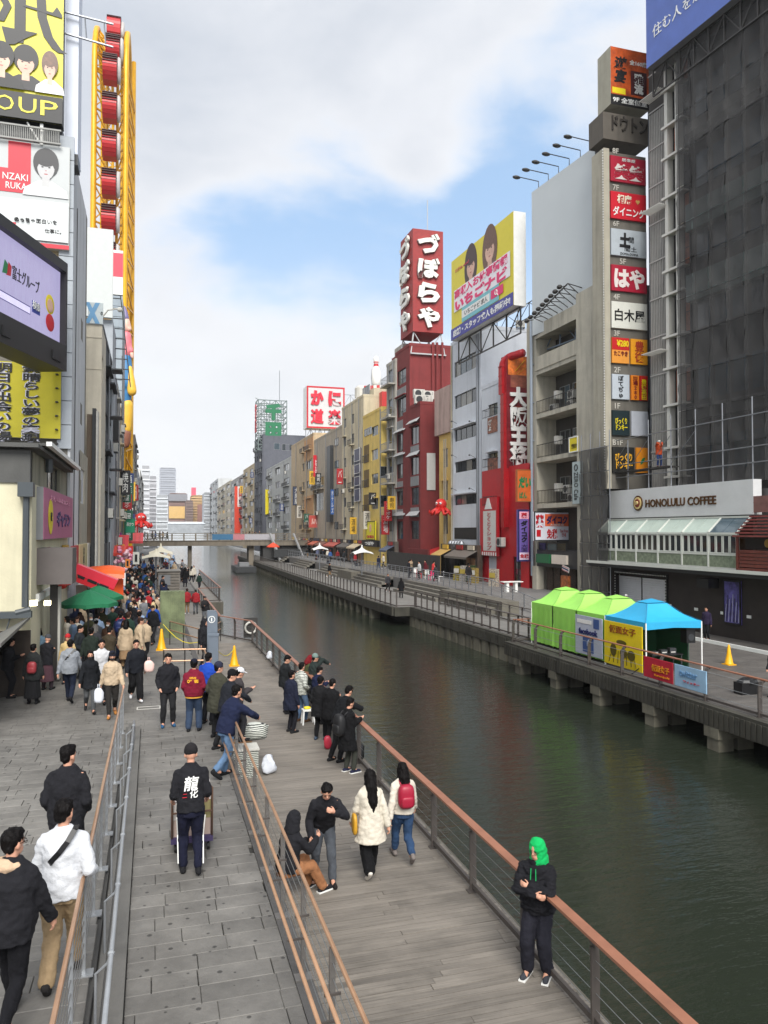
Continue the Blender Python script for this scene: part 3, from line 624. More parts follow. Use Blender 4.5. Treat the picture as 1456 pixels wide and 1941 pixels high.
# ---------------- right bank, near to far -----------------------------------
FH=frame_r(1152,1620,28.4,290)
hb=thing('cafe_building','low dark timber cafe building with glazed veranda under a long white sign','building',FH.M)
dw=mat('dark_brown_cladding',(44,36,32),.7,0,.3,1.5,.3,18,.2);wfr=paint((206,208,200))
wH=FH.w;zt0=3.45
sh=pxrect(FH,1170,1262,1100,1166,1215)
facade(hb,wH,-1,zt0,[(sh[0],sh[1],0,2.75)],dw,rev=.12)
for i in range(2):
    xa=sh[0]+(sh[1]-sh[0])*i/2+.06;xb=sh[0]+(sh[1]-sh[0])*(i+1)/2-.06;b=MB()
    for k in range(20):z=.05+k*.13;b.add([(xa,.10,z),(xb,.10,z),(xb,.07,z+.12),(xa,.07,z+.12),(xa,.10,z+.13),(xb,.10,z+.13)],[(0,1,2,3),(3,2,5,4)])
    b.build('roller_shutter',paint((205,206,210)),hb)
b=MB();lt=MB()
b.box(sh[0]-.18,sh[1]+.18,-.1,0,2.78,2.98);b.box(sh[0]-.18,sh[0]-.02,-.1,0,0,2.78);b.box(sh[1]+.02,sh[1]+.18,-.1,0,0,2.78);b.build('shutter_surround',BLACK,hb)
for k in range(34):lt.ball((sh[0]-.1+(sh[1]-sh[0]+.2)*k/33,-.12,2.88),.035,6)
for k in range(16):lt.ball((sh[0]-.1,-.12,.1+k*.17),.035,6);lt.ball((sh[1]+.1,-.12,.1+k*.17),.035,6)
tag(lt.build('bulbs',WHITE,hb),kind='stuff')
MB().box(-3,wH,.0,12,zt0,zt0+.1).build('floor_slab',dw,hb)
MB().box(-.5,wH,-1.15,.0,zt0-.22,zt0-.1).box(-.5,wH,-1.2,-1.1,zt0-.1,zt0+.12).build('canopy',DKG,hb)
MB().box(-.5,wH,-1.3,-1.2,zt0-.02,zt0+.14).build('canopy_edge',wfr,hb)
yv=-.85;x1v=FH.px(1398,1006,yv)[0];x0v=FH.px(1133,1006,yv)[0];za,zb_,zc,zd=3.62,4.3,5.35,6.15;nb=6
b=MB();b.box(x0v,x1v,yv-.05,yv+.07,za-.12,za+.03);b.box(x0v,x1v,yv-.04,yv+.06,zb_-.05,zb_+.04);b.box(x0v,x1v,yv-.06,yv+.08,zc-.05,zc+.06)
for i in range(nb+1):x=x0v+(x1v-x0v)*i/nb;b.box(x-.05,x+.05,yv-.055,yv+.065,za+.03,zc-.05)
b.build('veranda_frame',wfr,hb)
mosa=mat('mossy_painted_panel',(128,138,116),.6,0,.5,5)
for i in range(nb):
    xa,xb=x0v+(x1v-x0v)*i/nb+.05,x0v+(x1v-x0v)*(i+1)/nb-.05
    MB().box(xa,xb,yv-.01,yv+.02,za+.03,zb_-.05).build('painted_panel',mosa,hb)
    for k in range(4):
        a_,c_=xa+(xb-xa)*k/4+.02,xa+(xb-xa)*(k+1)/4-.02;window(hb,a_,c_,zb_+.05,zc-.06,nx=1,fr=wfr,gl=GLASS,y=yv-.02)
    ns=2
    for k in range(ns):
        a_,c_=xa+(xb-xa)*k/ns,xa+(xb-xa)*(k+1)/ns-.03
        g=mat('pale_roof_glass',(176,190,180),.25,0,.12,1.2)if not(i==nb-1)else GLASS3
        bb=MB();bb.add([(a_,yv,zc+.06),(c_,yv,zc+.06),(c_,-.05,zd),(a_,-.05,zd),(a_,yv,zc+.03),(c_,yv,zc+.03),(c_,-.05,zd-.03),(a_,-.05,zd-.03)],[(0,1,2,3),(7,6,5,4),(0,4,5,1),(1,5,6,2),(2,6,7,3),(3,7,4,0)]);bb.build('roof_glass',g,hb)
b=MB()
for i in range(nb+1):x=x0v+(x1v-x0v)*i/nb;b.bar((x,yv,zc+.08),(x,-.03,zd+.03),.09,.07)
b.box(x0v,x1v,-.08,.02,zd,zd+.1);b.build('roof_ribs',wfr,hb)
lamp=mat('warm_lamp',(255,190,110),.5,0,0,1,emit=3)
b=MB()
for i in range(7):b.ball((x0v+(x1v-x0v)*(i+.6)/7.2,yv+.35,zc-.18),.09,8)
b.build('pendant_lamps',lamp,hb);MB().box(x0v+.1,x1v-.1,.2,.4,za,zd).build('inner_wall',mat('dim_interior',(60,46,38),.8,0,.4,2),hb)
wd=mat('red_brown_timber',(110,52,42),.65,0,.3,2.5,.3,20);kx0=x1v+.15
b=MB();b.box(kx0,kx0+5.5,-1.1,0,3.55,3.7);b.box(kx0,kx0+.12,-1.1,-1.0,3.7,5.2);b.box(kx0+2.6,kx0+2.72,-1.1,-1.0,3.7,5.2);b.build('kiosk_frame',wd,hb)
for k in range(5):MB().box(kx0+.16,kx0+2.55,-1.06,-1.0,3.75+k*.17,3.89+k*.17).build('board',wd,hb)
b=MB().box(kx0+.1,kx0+5.5,-.6,0,4.6,5.2);b.build('kiosk_wall',mat('dark_wood',(40,30,26),.7),hb);MB().lathe([(0,0),(.2,0),(.2,.03),(0,.03)],16,(0,0,0)).build('brass_emblem',mat('brass',(190,150,80),.4,.5),hb,Matrix.Translation((kx0+1.6,-.66,4.9))@Matrix.Rotation(pi/2,4,'X'))
for k in range(7):MB().box(kx0,kx0+5.5,-1.3+k*.17,-1.1+k*.17,5.2+k*.16,5.28+k*.16).build('roof_board',mat('red_shingle',(128,60,56),.7,0,.3,3),hb)
MB().box(kx0,kx0+6,-.1,.1,6.4,7.2).build('kiosk_fascia',mat('pink_brown_stone',(120,84,78),.8,0,.35,2),hb)
rs=pxrect(FH,1157,1429,936,979,1157,-.1);s=sign('shop_sign','long white cafe fascia sign with round brown emblem and HONOLULU COFFEE lettering',FH,rs[0],rs[1],6.3,8.05,mat('white_marble_board',(205,206,206),.5,0,.1,.6,0),y=-.1,t=.5)
brn=mat('bronze_letters',(92,62,30),.4,.4,.1,4)
HCx=(FH.px(1225,1006,-.1)[0]+FH.px(1359,1006,-.1)[0])/2-(rs[0]+rs[1])/2;tx(s,'HONOLULU COFFEE',HCx/s['W'],-.03,(FH.px(1359,1006,-.1)[0]-FH.px(1225,1006,-.1)[0])/s['W'],.27,brn,bold=.02,ext=.03)
em=MB();em.lathe([(0,0),(.46,0),(.46,.05),(0,.05)],24);em.lathe([(0,.05),(.36,.05),(.36,.08),(0,.08)],24,mi=1);em.lathe([(0,.08),(.26,.08),(.24,.1),(0,.1)],20,mi=2);em.lathe([(0,.1),(.1,.1),(.06,.14),(0,.14)],8,(.04,.02,0),mi=1);em.box(-.12,-.02,-.1,.12,.1,.13,1)
em.build('emblem',[brn,paint((214,190,130)),paint((120,40,24))],s,Matrix.Translation((FH.px(1211,1006,-.1)[0]-(rs[0]+rs[1])/2,-.02,0))@Matrix.Rotation(pi/2,4,'X'))
MB().box(-3.5,wH,.6,12,3.55,7.6).build('upper_volume',wallm((96,94,92),.3),hb)
for k in range(4):p=FH.px(1270+k*50,1150);tag(MB().box(p[0]-.14,p[0]+.14,-.03,0,1.15,1.3).build('notice',WHITE,None,FH.M),'small white notice stuck on the dark cladding, %s'%('first right of the shutter','second right of the shutter','third right of the shutter','just left of the purple poster')[k],'notice')
ps=pxrect(FH,1373,1405,1110,1188,1390);s=sign('poster','tall purple and white backlit poster on the dark cafe wall',FH,ps[0],ps[1],.75,2.95,mat('purple_poster',(104,96,170),.4,0,.75,2.2),y=-.08,t=.08,border=BLACK)
for i in range(9):x=-.4+.1*i;tag_=MB().bar((x*s['W'],-.03,-.45*s['H']),(x*s['W']+.1,-.03,(-.05+.3*((i*37)%10)/10)*s['H']),.03,.01).build('printed_reed',BLACK if i%2 else paint((190,190,215)),s)
MB().box(wH*.2,wH,-2.3,-2.2,.0,.16).build('stage_kerb',WHITE,hb)
for i,u in enumerate((1195,1345)):
    p=FH.px(u,1090,-.3);
    if i:tag(MB().box(p[0]-.45,p[0]+.45,-.75,-.1,2.5,3.0).build('stage_light',BLACK,None,FH.M),'black box floodlight under the cafe canopy','light')
FT=frame_r(1236,1700,31.5,150)
tw=thing('office_tower','tall office tower with white sunshade grid, half wrapped in black scaffold mesh','building',FT.M)
xg0,xg1=FT.px(1278,1006)[0],FT.px(1312,1006)[0];top_t=46
dkw=wallm((66,64,62),.2)
MB().box(-.3,FT.w,.3,12,0,top_t).build('core',dkw,tw)
b=MB()
for i in range(12):x=.15+(xg0-.3)*i/11;b.box(x-.025,x+.025,-.05,.1,7.5,FT.px(1260,200)[1])
for k in range(14):b.box(.05,xg0-.05,-.08,-.05,8+k*2.4,8.08+k*2.4)
b.build('louvres',mat('pale_louvre',(170,168,164),.5,.2,.1,4),tw)
zl=[FT.px(1278,v)[1]for v in(905,850,770,700,640,560,515,445,375,300,240,170,120)]
wsh=paint((200,198,190));xm=xg0+(xg1-xg0)*.62
for i in range(len(zl)-1):
    for(a_,c_)in((xg0+.18,xm-.1),(xm+.1,xg1)):
        window(tw,a_,c_,zl[i]+.12,zl[i+1]-.05,nx=1,nz=2,fr=DKFR,gl=random.choice((GLASS,GLASS2,GLASS,mat('orange_blind',(170,90,50),.4,0,.5,3))),y=.05)
b=MB()
for x in(xg0,xm):b.box(x-.16,x+.1,-.35,.1,6,42)
b.build('white_fins',wsh,tw)
for z in zl:
    MB().box(xg0-.3,xg1,-.5,-.36,z-.06,z+.08).box(xg0+.1,xg1,-.355,.04,z-.03,z+.05).build('sunshade',wsh,tw)
for v in(390,175,660):
    z=FT.px(1250,v+12)[1];b=MB()
    for k in range(6):b.box(0.2,xg0,-.9+k*.14,-.84+k*.14,z,z+.05)
    b.build('sunshade_louvre',wsh,tw)
def mesh_mat():
    m=bpy.data.materials.new('black_scaffold_mesh');m.use_nodes=True;nt=m.node_tree;N=nt.nodes;L=nt.links;b=N['Principled BSDF'];b.inputs['Roughness'].default_value=.8
    tc=N.new('ShaderNodeTexCoord');n=N.new('ShaderNodeTexNoise');n.inputs['Scale'].default_value=.35;n.inputs['Detail'].default_value=5;L.new(tc.outputs['Object'],n.inputs[0])
    r=N.new('ShaderNodeValToRGB');L.new(n.outputs['Fac'],r.inputs[0]);r.color_ramp.elements[0].color=(.024,.023,.023,1);r.color_ramp.elements[1].color=(.072,.07,.068,1);r.color_ramp.elements[0].position=.35;r.color_ramp.elements[1].position=.7
    L.new(r.outputs[0],b.inputs['Base Color']);b.inputs['Alpha'].default_value=.76;return m
nets=mesh_mat();xs_=np.linspace(xg1+.02,FT.w,11);zz_=np.arange(8.1,46,2.2)
for i in range(len(xs_)-1):
    for j in range(len(zz_)-1):
        b=MB();n=5;v=[];f=[]
        for q in range(n+1):
            for p in range(n+1):
                fx,fz=p/n,q/n;yy=-.95+.14*sin(fx*pi)*sin(fz*pi)*random.uniform(.3,1.6)+random.uniform(-.06,.06)
                v.append((xs_[i]+(xs_[i+1]-xs_[i]-.02)*fx,yy,zz_[j]+2.18*fz))
        for q in range(n):
            for p in range(n):k=q*(n+1)+p;f.append((k,k+1,k+n+2,k+n+1))
        b.add(v,f);b.build('mesh_sheet',nets,tw,smooth=True)
b=MB()
for x in xs_:b.tube([(x,-.74,7),(x,-.74,46)],.025,5)
for z in zz_:b.tube([(xs_[0],-.74,z),(xs_[-1],-.74,z)],.02,5)
b.build('scaffold_poles',DSTEEL,tw)
b=MB()
for z,h,mi in((19,1.6,1),(23.2,1.6,1),(12,.8,0),(29,.6,0),(35,.8,0)):b.box(xs_[0],FT.w,-.3,.29,z,z+h,mi)
for i in range(9):
    for j in range(8):b.box(xs_[0]+.4+i*1.3,xs_[0]+1.3+i*1.3,.2,.28,9+j*4.2,11+j*4.2,2)
b.build('ledges',[wallm((110,108,105),.2),mat('green_glass_band',(120,140,136),.3,0,.2,2),GLASS3],tw)
sc=thing('scaffold','open steel tube scaffold above the cafe sign','scaffold',FH.M)
zq=[7.9,8.9,9.7,11.3]
for i in range(8):
    x=-2.2+i*2.1;MB().tube([(x,.2,7.6 if i>1 else 1.0),(x,.2,12.2 if i>2 else 11.2)],.035,6).build('pole',STEEL,sc)
for z in zq[1:]:MB().tube([(-2.4,.17,z),(14.5,.17,z)],.03,6).build('ledger',STEEL,sc)
MB().box(-2.3,6,.1,.9,9.2,9.28).build('platform',DSTEEL,sc)
for i in range(5):MB().tube([(-2.2+i*2.1,.16,9.3),(-.1+i*2.1,.16,11.0)],.02,5).build('brace',STEEL,sc)
q=FT.shift(0,0)
rb=pxrect(FT,1233,1470,60,118,1233,-1.5);zb0=FT.px(1233,125,-1.5)[1]
s=sign('billboard','blue and sky-coloured rooftop billboard with white lettering above the tower',FT,rb[0],rb[1]+3,zb0,zb0+11,mat('printed_blue',(80,104,176),.4,0,.25,.25),y=-1.5,t=1.2,side=GREYP)
pn(s,-.5,.5,-.08,.5,mat('printed_sky',(130,190,225),.4,0,.25,.2));pn(s,-.2,-.04,-.06,.3,mat('printed_green_house',(96,130,110),.4,0,.5,1))
W_=s['W'];text(s,'住む人を思う気持ち',-W_*.5+4.2,-3.6,7.2,None,WHITE,y=-.03,bold=.0)
b=MB();truss(b,rb[0],rb[1],zb0-1.6,zb0,8,1,0,0,.08);b.build('steel_frame',DSTEEL,s,s.matrix_basis.inverted()@FT.shift(0,-1).M)
FS=frame_c(1160,1232,43.0);FS.w=FS.px(1232,1006)[0]
sp_=thing('sign_tower','tall narrow concrete tower carrying a stack of floor signs from B1F to 9F','sign tower',FS.M)
zg=lambda v:FS.px(1195,v)[1]
pale=wallm((168,162,146),.35);dg=wallm((104,100,92),.3)
MB().box(0,FS.w,.12,1.4,8.2,zg(292)).build('shaft',dg,sp_);MB().box(-.42,-.0,0,1.4,8.2,zg(288)).build('side_shaft',pale,sp_)
b=MB()
for k in range(120):b.ball((-.45,.05,zg(895)+(zg(292)-zg(895))*k/119),.045,5)
tag(b.build('bulbs',WHITE,sp_),kind='stuff')
MB().box(-.5,FS.w+.1,-.1,1.6,zg(272),zg(222)).build('cap_block',wallm((90,84,76),.5),sp_)
text(sp_,'ドウトン',FS.w/2+.05,zg(240),FS.w*.95,1.0,mat('aged_black',(44,38,32),.8),y=-.14,ext=.05,bold=.02)
FSc=Frame(FS.world(0,0,0),0);FSc.w=FS.w
def fl(lbl,vt,vb,m,x0=0.03,x1=.97,border=None):return sign('floor_sign',lbl,FSc,x0*FS.w,x1*FS.w,zg(vb),zg(vt),m,y=-.02,t=.13,border=border,bt=.03)
s=sign('rooftop_sign','orange and black restaurant box sign topping the sign tower',FSc,-.02,FS.w+.02,zg(208),zg(100),mat('fiery_print',(196,84,30),.4,0,.7,1.1),y=-.25,t=1.5,side=wallm((160,156,140),.3))
pn(s,-.5,.5,-.5,-.32,BLACK);tx(s,'9F 全室個室',.0,-.41,.9,.10,WHITE,bold=.02);tx(s,'全160席',.22,.28,.46,.09,WHITE,bold=.02);tx(s,'遊宴',-.25,.12,None,.46,BLACK,vertical=True,bold=.03,italic=.2);pn(s,.02,.44,-.28,.14,mat('plum_print',(70,20,26),.5,0,.3,3));tx(s,'雅流',.22,-.08,None,.36,WHITE,vertical=True,bold=.04,y=-.05);pn(s,-.46,-.12,-.3,-.2,YEL)
for nme,v in(('8F',288),('7F',357),('6F',425),('5F',495),('4F',563),('3F',632),('2F',701),('1F',769),('B1F',838)):
    text(sp_,nme,.36*FS.w if nme=='5F' else.19*FS.w,zg(v+1),None,.36,paint((190,186,176)),y=.09,bold=.01)
crim=mat('crimson_face',(165,26,52),.4,0,.1,2)
s=fl('crimson floor sign with two large white brush characters, just below 8F',300,348,crim);tx(s,'居楽屋',0,.38,.38,.13,WHITE);tx(s,'笑笑',0,-.1,.84,.6,paint((215,205,200)),bold=.04,italic=.1)
s=fl('red floor sign reading 相席ダイニング with small gold heart',367,418,paint((200,22,42)));tx(s,'相席',-.13,.24,.4,.34,paint((235,225,200)),bold=.03);tx(s,'ダイニング',0,-.22,.9,.34,WHITE,bold=.02)
hp=MB().prism([(0,-.16),(.16,.02),(.12,.12),(.05,.13),(0,.07),(-.05,.13),(-.12,.12),(-.16,.02)],-.04,-.02).build('printed_heart',paint((200,160,90)),s,Matrix.Translation((.25*s['W'],0,.2*s['H'])))
s=fl('pale grey floor sign with brushed black 土間 logo and DOMA-DOMA',437,487,paint((176,184,190)));tx(s,'土',-.12,.1,.3,.55,BLACK,bold=.06);tx(s,'間土',.04,-.22,.34,.2,BLACK);tx(s,'DOMA-DOMA',0,-.42,.5,.09,BLACK);tx(s,'間',.06,.12,.14,.22,BLACK)
s=fl('crimson floor sign with huge white はや',505,554,crim);tx(s,'はや',0,0,.86,.78,paint((225,215,210)),bold=.05)
s=fl('cream floor sign reading 白木屋 in black',574,624,paint((214,214,204)));tx(s,'白木屋',0,0,.84,.46,BLACK,bold=.015)
s=fl('small red and yellow floor sign priced 280',642,690,paint((226,150,60)),.03,.48);pn(s,-.5,.5,.02,.5,paint((190,28,30)));tx(s,'¥280',.12,.28,.7,.26,YEL,bold=.03);tx(s,'たこやき',0,-.12,.8,.2,paint((110,20,20)),bold=.03)
s=fl('small orange-yellow floor sign with red vertical lettering',642,690,paint((236,160,30)),.53,.97);tx(s,'豊後',0,0,None,.84,paint((170,60,30)),vertical=True,bold=.02)
s=fl('pale floor sign with black brushed ぼてぢゅう',711,758,paint((184,192,200)),.03,.48);tx(s,'ぼてぢゅ',0,.0,.3,.9,BLACK,vertical=True,bold=.02)
s=fl('narrow orange floor sign reading 酒場 280',711,758,paint((226,130,30)),.53,.74);tx(s,'酒場280',0,0,.6,.9,paint((120,20,20)),vertical=True,bold=.02)
s=fl('narrow red floor sign with yellow vertical lettering marked 2F',711,758,paint((190,30,24)),.76,.97);tx(s,'豊後高田',0,-.06,.7,.84,YEL,vertical=True,bold=.02)
s=fl('dark teal floor sign with yellow びっくりドンキー, left of the blank panel',779,826,paint((22,40,44)),.03,.48);tx(s,'びっくり\nドンキー',0,-.05,.7,.5,YEL,bold=.02)
fl('blank pale floor sign without lettering',779,826,paint((184,188,196)),.53,.97)
s=fl('larger dark floor sign with yellow びっくりドンキー at the foot of the stack',848,896,paint((34,34,32)),.03,.60);tx(s,'びっくり\nドンキー',0,-.05,.8,.62,paint((230,170,40)),bold=.03)
s=fl('orange floor sign with green leaf at the foot of the stack',848,896,paint((224,140,30)),.65,.97);MB().prism([(-.15,-.3),(.1,-.1),(.2,.2),(-.02,.12),(-.14,-.1)],-.04,-.02).build('printed_leaf',GREEN,s)
MB().tube([(FS.w+.1,-.1,8.2),(FS.w+.1,-.1,zg(100))],.06,8).build('steel_post',STEEL,sp_)
FN=frame_r(1097,1150,27.3,290);nz_=lambda v:FN.px(1120,v)[1]
ns_=thing('netted_scaffold','narrow scaffold wrapped in dark netting between balcony building and cafe','scaffold',FN.M)
for i in range(3):
    for j in range(7):
        z0=.1+(nz_(850)-.1)*j/7;z1=.1+(nz_(850)-.1)*(j+1)/7-.03;x0=FN.w*i/3;x1=FN.w*(i+1)/3-.02;b=MB();v=[];n=4
        for q in range(n+1):
            for p in range(n+1):v.append((x0+(x1-x0)*p/n,.05*sin(p*2.1+q*1.3+i)+.1,z0+(z1-z0)*q/n))
        b.add(v,[(q*(n+1)+p,q*(n+1)+p+1,(q+1)*(n+1)+p+1,(q+1)*(n+1)+p)for q in range(n)for p in range(n)]);b.build('net_sheet',nets,ns_,smooth=True)
for i in range(4):MB().tube([(FN.w*i/3,.25,0),(FN.w*i/3,.25,nz_(820))],.03,6).build('pole',STEEL,ns_)
for j in range(8):MB().tube([(0,.22,.1+(nz_(850)-.1)*j/7),(FN.w,.22,.1+(nz_(850)-.1)*j/7)],.025,6).build('ledger',STEEL,ns_)
FB=frame_r(1000,1147,28.5,290)
bz=lambda v:FB.px(1098,v)[1];xa_,xb_=FB.px(1020,1006)[0],FB.px(1098,1006)[0]
beige=wallm((184,178,162),.45);bb_=thing('balcony_building','weathered beige concrete building with open balconies under a blank billboard','building',FB.M)
zt_=bz(600);BW=FB.w
MB().box(0,xa_-.15,0,7,0,FB.px(1005,600)[1]).build('left_pier',beige,bb_)
MB().box(xb_,BW,-.15,8,0,FB.px(1120,545)[1]).build('right_pier',beige,bb_)
MB().box(BW,BW+.06,-.16,8,4,FB.px(1120,545)[1]-.01).build('joint_strip',GREYP,bb_)
bwall=wallm((74,70,64),.3);MB().box(xa_-.2,xb_+.05,1.7,7,0,zt_).build('back_wall',bwall,bb_)
lv=[958,862,770,678]
for k,v in enumerate(lv+[600]):
    z=bz(v);MB().box(xa_-.15,xb_,-.05,1.8,z-.05,z+.28).build('floor_slab',beige,bb_)
for k,(vt,vb)in enumerate(((603,642),(642+6,678))):
    pass
MB().box(xa_-.15,xb_,-.12,.06,bz(678)+.28,bz(642)).build('parapet',beige,bb_);MB().box(xa_-.15,xb_,-.12,.06,bz(603),bz(575)).build('parapet',beige,bb_)
for k,v in enumerate(lv[:3]):
    z=bz(v)+.28;balcony_rail(bb_,xa_-.1,xb_-.02,z,y=-.02,h=1.05,m=DKFR,step=.22)
    for j in range(3):
        x=xa_+.6+j*(xb_-xa_-1)/2.6;window(bb_,x,x+1.5,z+.3,z+2.1,nx=2,fr=ALU,y=1.6)
    for j in range(3):ac(bb_,xa_+1+random.random()*(xb_-xa_-2),z+.02+(j==2)*.7,y=random.uniform(.5,1.1))
    pipe(bb_,xb_-1.2+k*.1,z,z+2.8,y=.6,r=.06);MB().box(xa_+2,xa_+2.4,.3,.8,z+.9,z+1.5).build('meter_box',ACW,bb_)
z=bz(678)
for j in range(2):window(bb_,xa_+.5+j*2.6,xa_+2.8+j*2.6,z+.9,z+2.0,nx=2,fr=DKFR,y=1.6)
pipe(bb_,xa_-.6,2,FB.px(1010,600)[1],y=-.2,r=.12,m=mat('bluish_pipe',(150,160,172),.4,.2,.1,4))
b=MB();r0=FB.px(1030,600)[0]
for k in range(9):x=r0+(xb_-r0)*k/8;b.bar((x,-.8,zt_+1.2+k*.14),(x+.5,1.5,zt_+.2),.05);b.bar((x,-.8,zt_+1.2+k*.14),(x,1.5,zt_+1.9),.05);
b.bar((r0,-.8,zt_+1.2),(xb_,-.8,zt_+2.3),.07);b.bar((r0,1.5,zt_+1.2),(xb_,1.5,zt_+2.3),.07);b.build('roof_truss',DSTEEL,bb_)
for k in range(9):x=r0-.6+(xb_-r0)*k/8;MB().ball((x,-1.1,zt_+1.1+k*.14),(.24,.2,.16),8).bar((x,-1,zt_+1.1+k*.14),(x+.2,-.6,zt_+1.2+k*.14),.05).build('floodlight',DSTEEL,bb_)
MB().box(xa_,xb_,-.1,1.7,bz(1080),bz(1045)).build('shop_fascia',DKG,bb_)
for j,c in enumerate(((40,110,70),(226,214,200))):MB().box(xa_+.2+j*2.4,xa_+2.3+j*2.4,-.3,-.12,bz(1072),bz(1054)).build('shop_board',paint(c),bb_)
window(bb_,xa_+.3,xb_-1.6,bz(1050)+.1,bz(1030),nx=3,fr=DKFR,y=-.12)
MB().box(xa_-.4,xa_+.3,-.3,.3,.9,bz(1080)).build('column',beige,bb_)
for j in range(4):MB().box(xa_+.6+j*1.1,xa_+1.5+j*1.1,.4,.5,1.0,2.9).build('shop_shelf',mat('dark_goods',(70,56,46),.7,0,.8,9),bb_)
tag(MB().box(0,.9,-.06,0,0,.35).box(0,.9,-.065,-.06,.12,.23,1).box(0,.9,-.07,-.066,.02,.06,2).box(0,.9,-.07,-.066,.29,.33,2).build('flag',[WHITE,NAVY,RED],None,FB.M@Matrix.Translation((xb_-1.6,-.4,bz(1082)))@Matrix.Rotation(.2,4,'Y')),'small red, white and blue striped flag beside the shop board','flag')
MB().box(xb_-1.7,xb_-.7,-.5,-.3,.95,2.3).build('menu_case',mat('lit_menu',(170,96,50),.5,0,.7,6),bb_)
r=pxrect(FB,1078,1096,875,955,1087,-.7);s=sign('shop_sign','pale vertical ZERO Cafe sign hanging off the balcony front',FB,r[0]+.2,r[1],r[2],r[3],paint((176,190,190)),y=-.5,t=.2)
text(s,'ZERO Cafe',0,-.35,None,.001,BLACK)if 0 else None
me=text_mesh('ZERO Cafe',s['H']*.66,s['W']*.5,ext=.01);me.transform(Matrix.Rotation(pi/2,4,'Y'));me.materials.append(BLACK);link('lettering',me,s,Matrix.Translation((0,-.03,-.08*s['H'])))
MB().tube([(.2*cos(t),0,.2*sin(t))for t in np.linspace(0,2*pi,20)],.035,6,cap=False).build('ring_logo',BLACK,s,Matrix.Translation((0,-.03,.36*s['H'])))
r=pxrect(FB,1076,1098,828,857,1087,-.2);s=sign('notice_board','small yellow notice board fixed to a balcony railing',FB,r[0]+.3,r[1]-.1,r[2],r[3],YEL,y=-.2,t=.05,border=WHITE);tx(s,'空室有り',.1,-.1,.6,.3,BLACK)
def csign(name,lbl,u0,u1,vt,vb,X,m,t=.25,**k):
    Y=at_x(u0,1006,X).y;F=frame_c(u0,u1,Y);z0,z1=F.px((u0+u1)/2,vb)[1],F.px((u0+u1)/2,vt)[1];return sign(name,lbl,F,0,F.w,z0,z1,m,y=0,t=t,**k)
s=csign('pharmacy_sign','white and orange drugstore sign reading タイコク 免税, right of the blue vertical sign',1013,1079,970,1025,27.3,paint((222,222,232)),border=BLACK)
pn(s,-.2,.48,.0,.42,paint((226,100,60)));tx(s,'ダイコク',.14,.22,.6,.3,NAVY,bold=.05,y=-.04);tx(s,'薬',-.35,.18,.24,.44,RED,bold=.04);tx(s,'免税',.0,-.26,.3,.34,RED,bold=.03);tx(s,'Tax Free\n면세',.34,-.24,.24,.26,RED);pn(s,-.44,-.32,-.36,-.12,RED);tx(s,'大国薬品',.14,.05,.4,.07,WHITE,y=-.04)
s=csign('pharmacy_sign','tall blue and purple vertical drugstore sign beside the red shop',982,1005,966,1064,27.2,paint((110,90,165)),border=NAVY,bt=.1)
pn(s,-.42,.42,.32,.46,paint((230,170,190)));tx(s,'薬',0,.39,.5,.1,RED,bold=.03,y=-.04);tx(s,'ダイコク',.0,.08,.56,.42,BLACK,vertical=True,bold=.05);pn(s,-.42,.42,-.47,-.33,paint((225,205,225)));tx(s,'免税',0,-.4,.7,.08,RED,bold=.03,y=-.04);tx(s,'大国',0,-.24,.5,.14,paint((60,40,90)),vertical=True)
s=csign('restaurant_sign','orange sign with green lettering above the pharmacy signs',980,1009,890,951,27.0,mat('orange_print',(212,104,46),.4,0,.3,1),border=paint((150,90,50)))
tx(s,'だい',0,.1,.8,.36,GREEN,bold=.06,italic=.2);tx(s,'ばん',-.1,-.3,.5,.2,GREEN,bold=.04)
FBB=frame_r(1011,1133,29.0,130);zb1,zt1=FBB.px(1011,600)[1],FBB.px(1072,318)[1]
s=sign('billboard','big blank pale-grey billboard with six lamps on arms along its top',FBB,0,FBB.w,zb1-1.5,zt1,mat('blank_board',(196,202,204),.55,0,.05,.3),y=0,t=.25,side=GREYP)
for k in range(6):
    x=-s['W']/2+.6+k*(s['W']-1)/5.2;b=MB();b.tube([(x+.2,.1,s['H']/2-.1),(x+.2,.1,s['H']/2+.55),(x-.1,-1.5,s['H']/2+.75)],.035,6);b.ball((x-.1,-1.7,s['H']/2+.68),(.2,.36,.13),8);b.build('arm_lamp',DSTEEL,s)
b=MB();truss(b,s['W']/2+.05,s['W']/2+1.1,-s['H']/2-1,s['H']/2+.3,1,12,.4,0,.1);truss(b,-s['W']/2,s['W']/2,-s['H']/2-1,s['H']/2,4,6,1.2,0,.1);b.build('steel_frame',mat('blue_grey_steel',(120,134,150),.5,.3,.1,3),s)
FO=frame_r(914,962,28.4,290);whw=wallm((206,210,216),.14,.06)
oz=lambda v:FO.px(925,v)[1];cxs=[(926,944)]
ob=block('white narrow building with a thick red duct up its front',FO,oz(735),9,whw,rows=[(765,788),(858,882),(948+4-12,960)],cols=cxs,uref=935,nx=2,fr=DKFR)
for k,(vt,vb)in enumerate(((790,820),(868,896))):
    x0,x1=FO.px(926,1006)[0],FO.px(944,1006)[0];zz0,zz1=FO.px(935,vb)[1],FO.px(935,vt)[1]
    s=sign('food_poster',('upper' if not k else 'lower')+' brown food photo panel on the white wall left of the red duct',FO,x0,x1,zz0,zz1,mat('food_print',(150,90,66),.45,0,.9,3.5),y=-.05,t=.05)
    if not k:tx(s,'ぎょ',-.2,0,.34,.7,WHITE,bold=.03,vertical=True)
for v in(788,882,960-6):x0,x1=FO.px(925,1006)[0],FO.px(945,1006)[0];balcony_rail(ob,x0,x1,FO.px(935,v)[1]-.2,y=-.5,h=.8,step=.3)
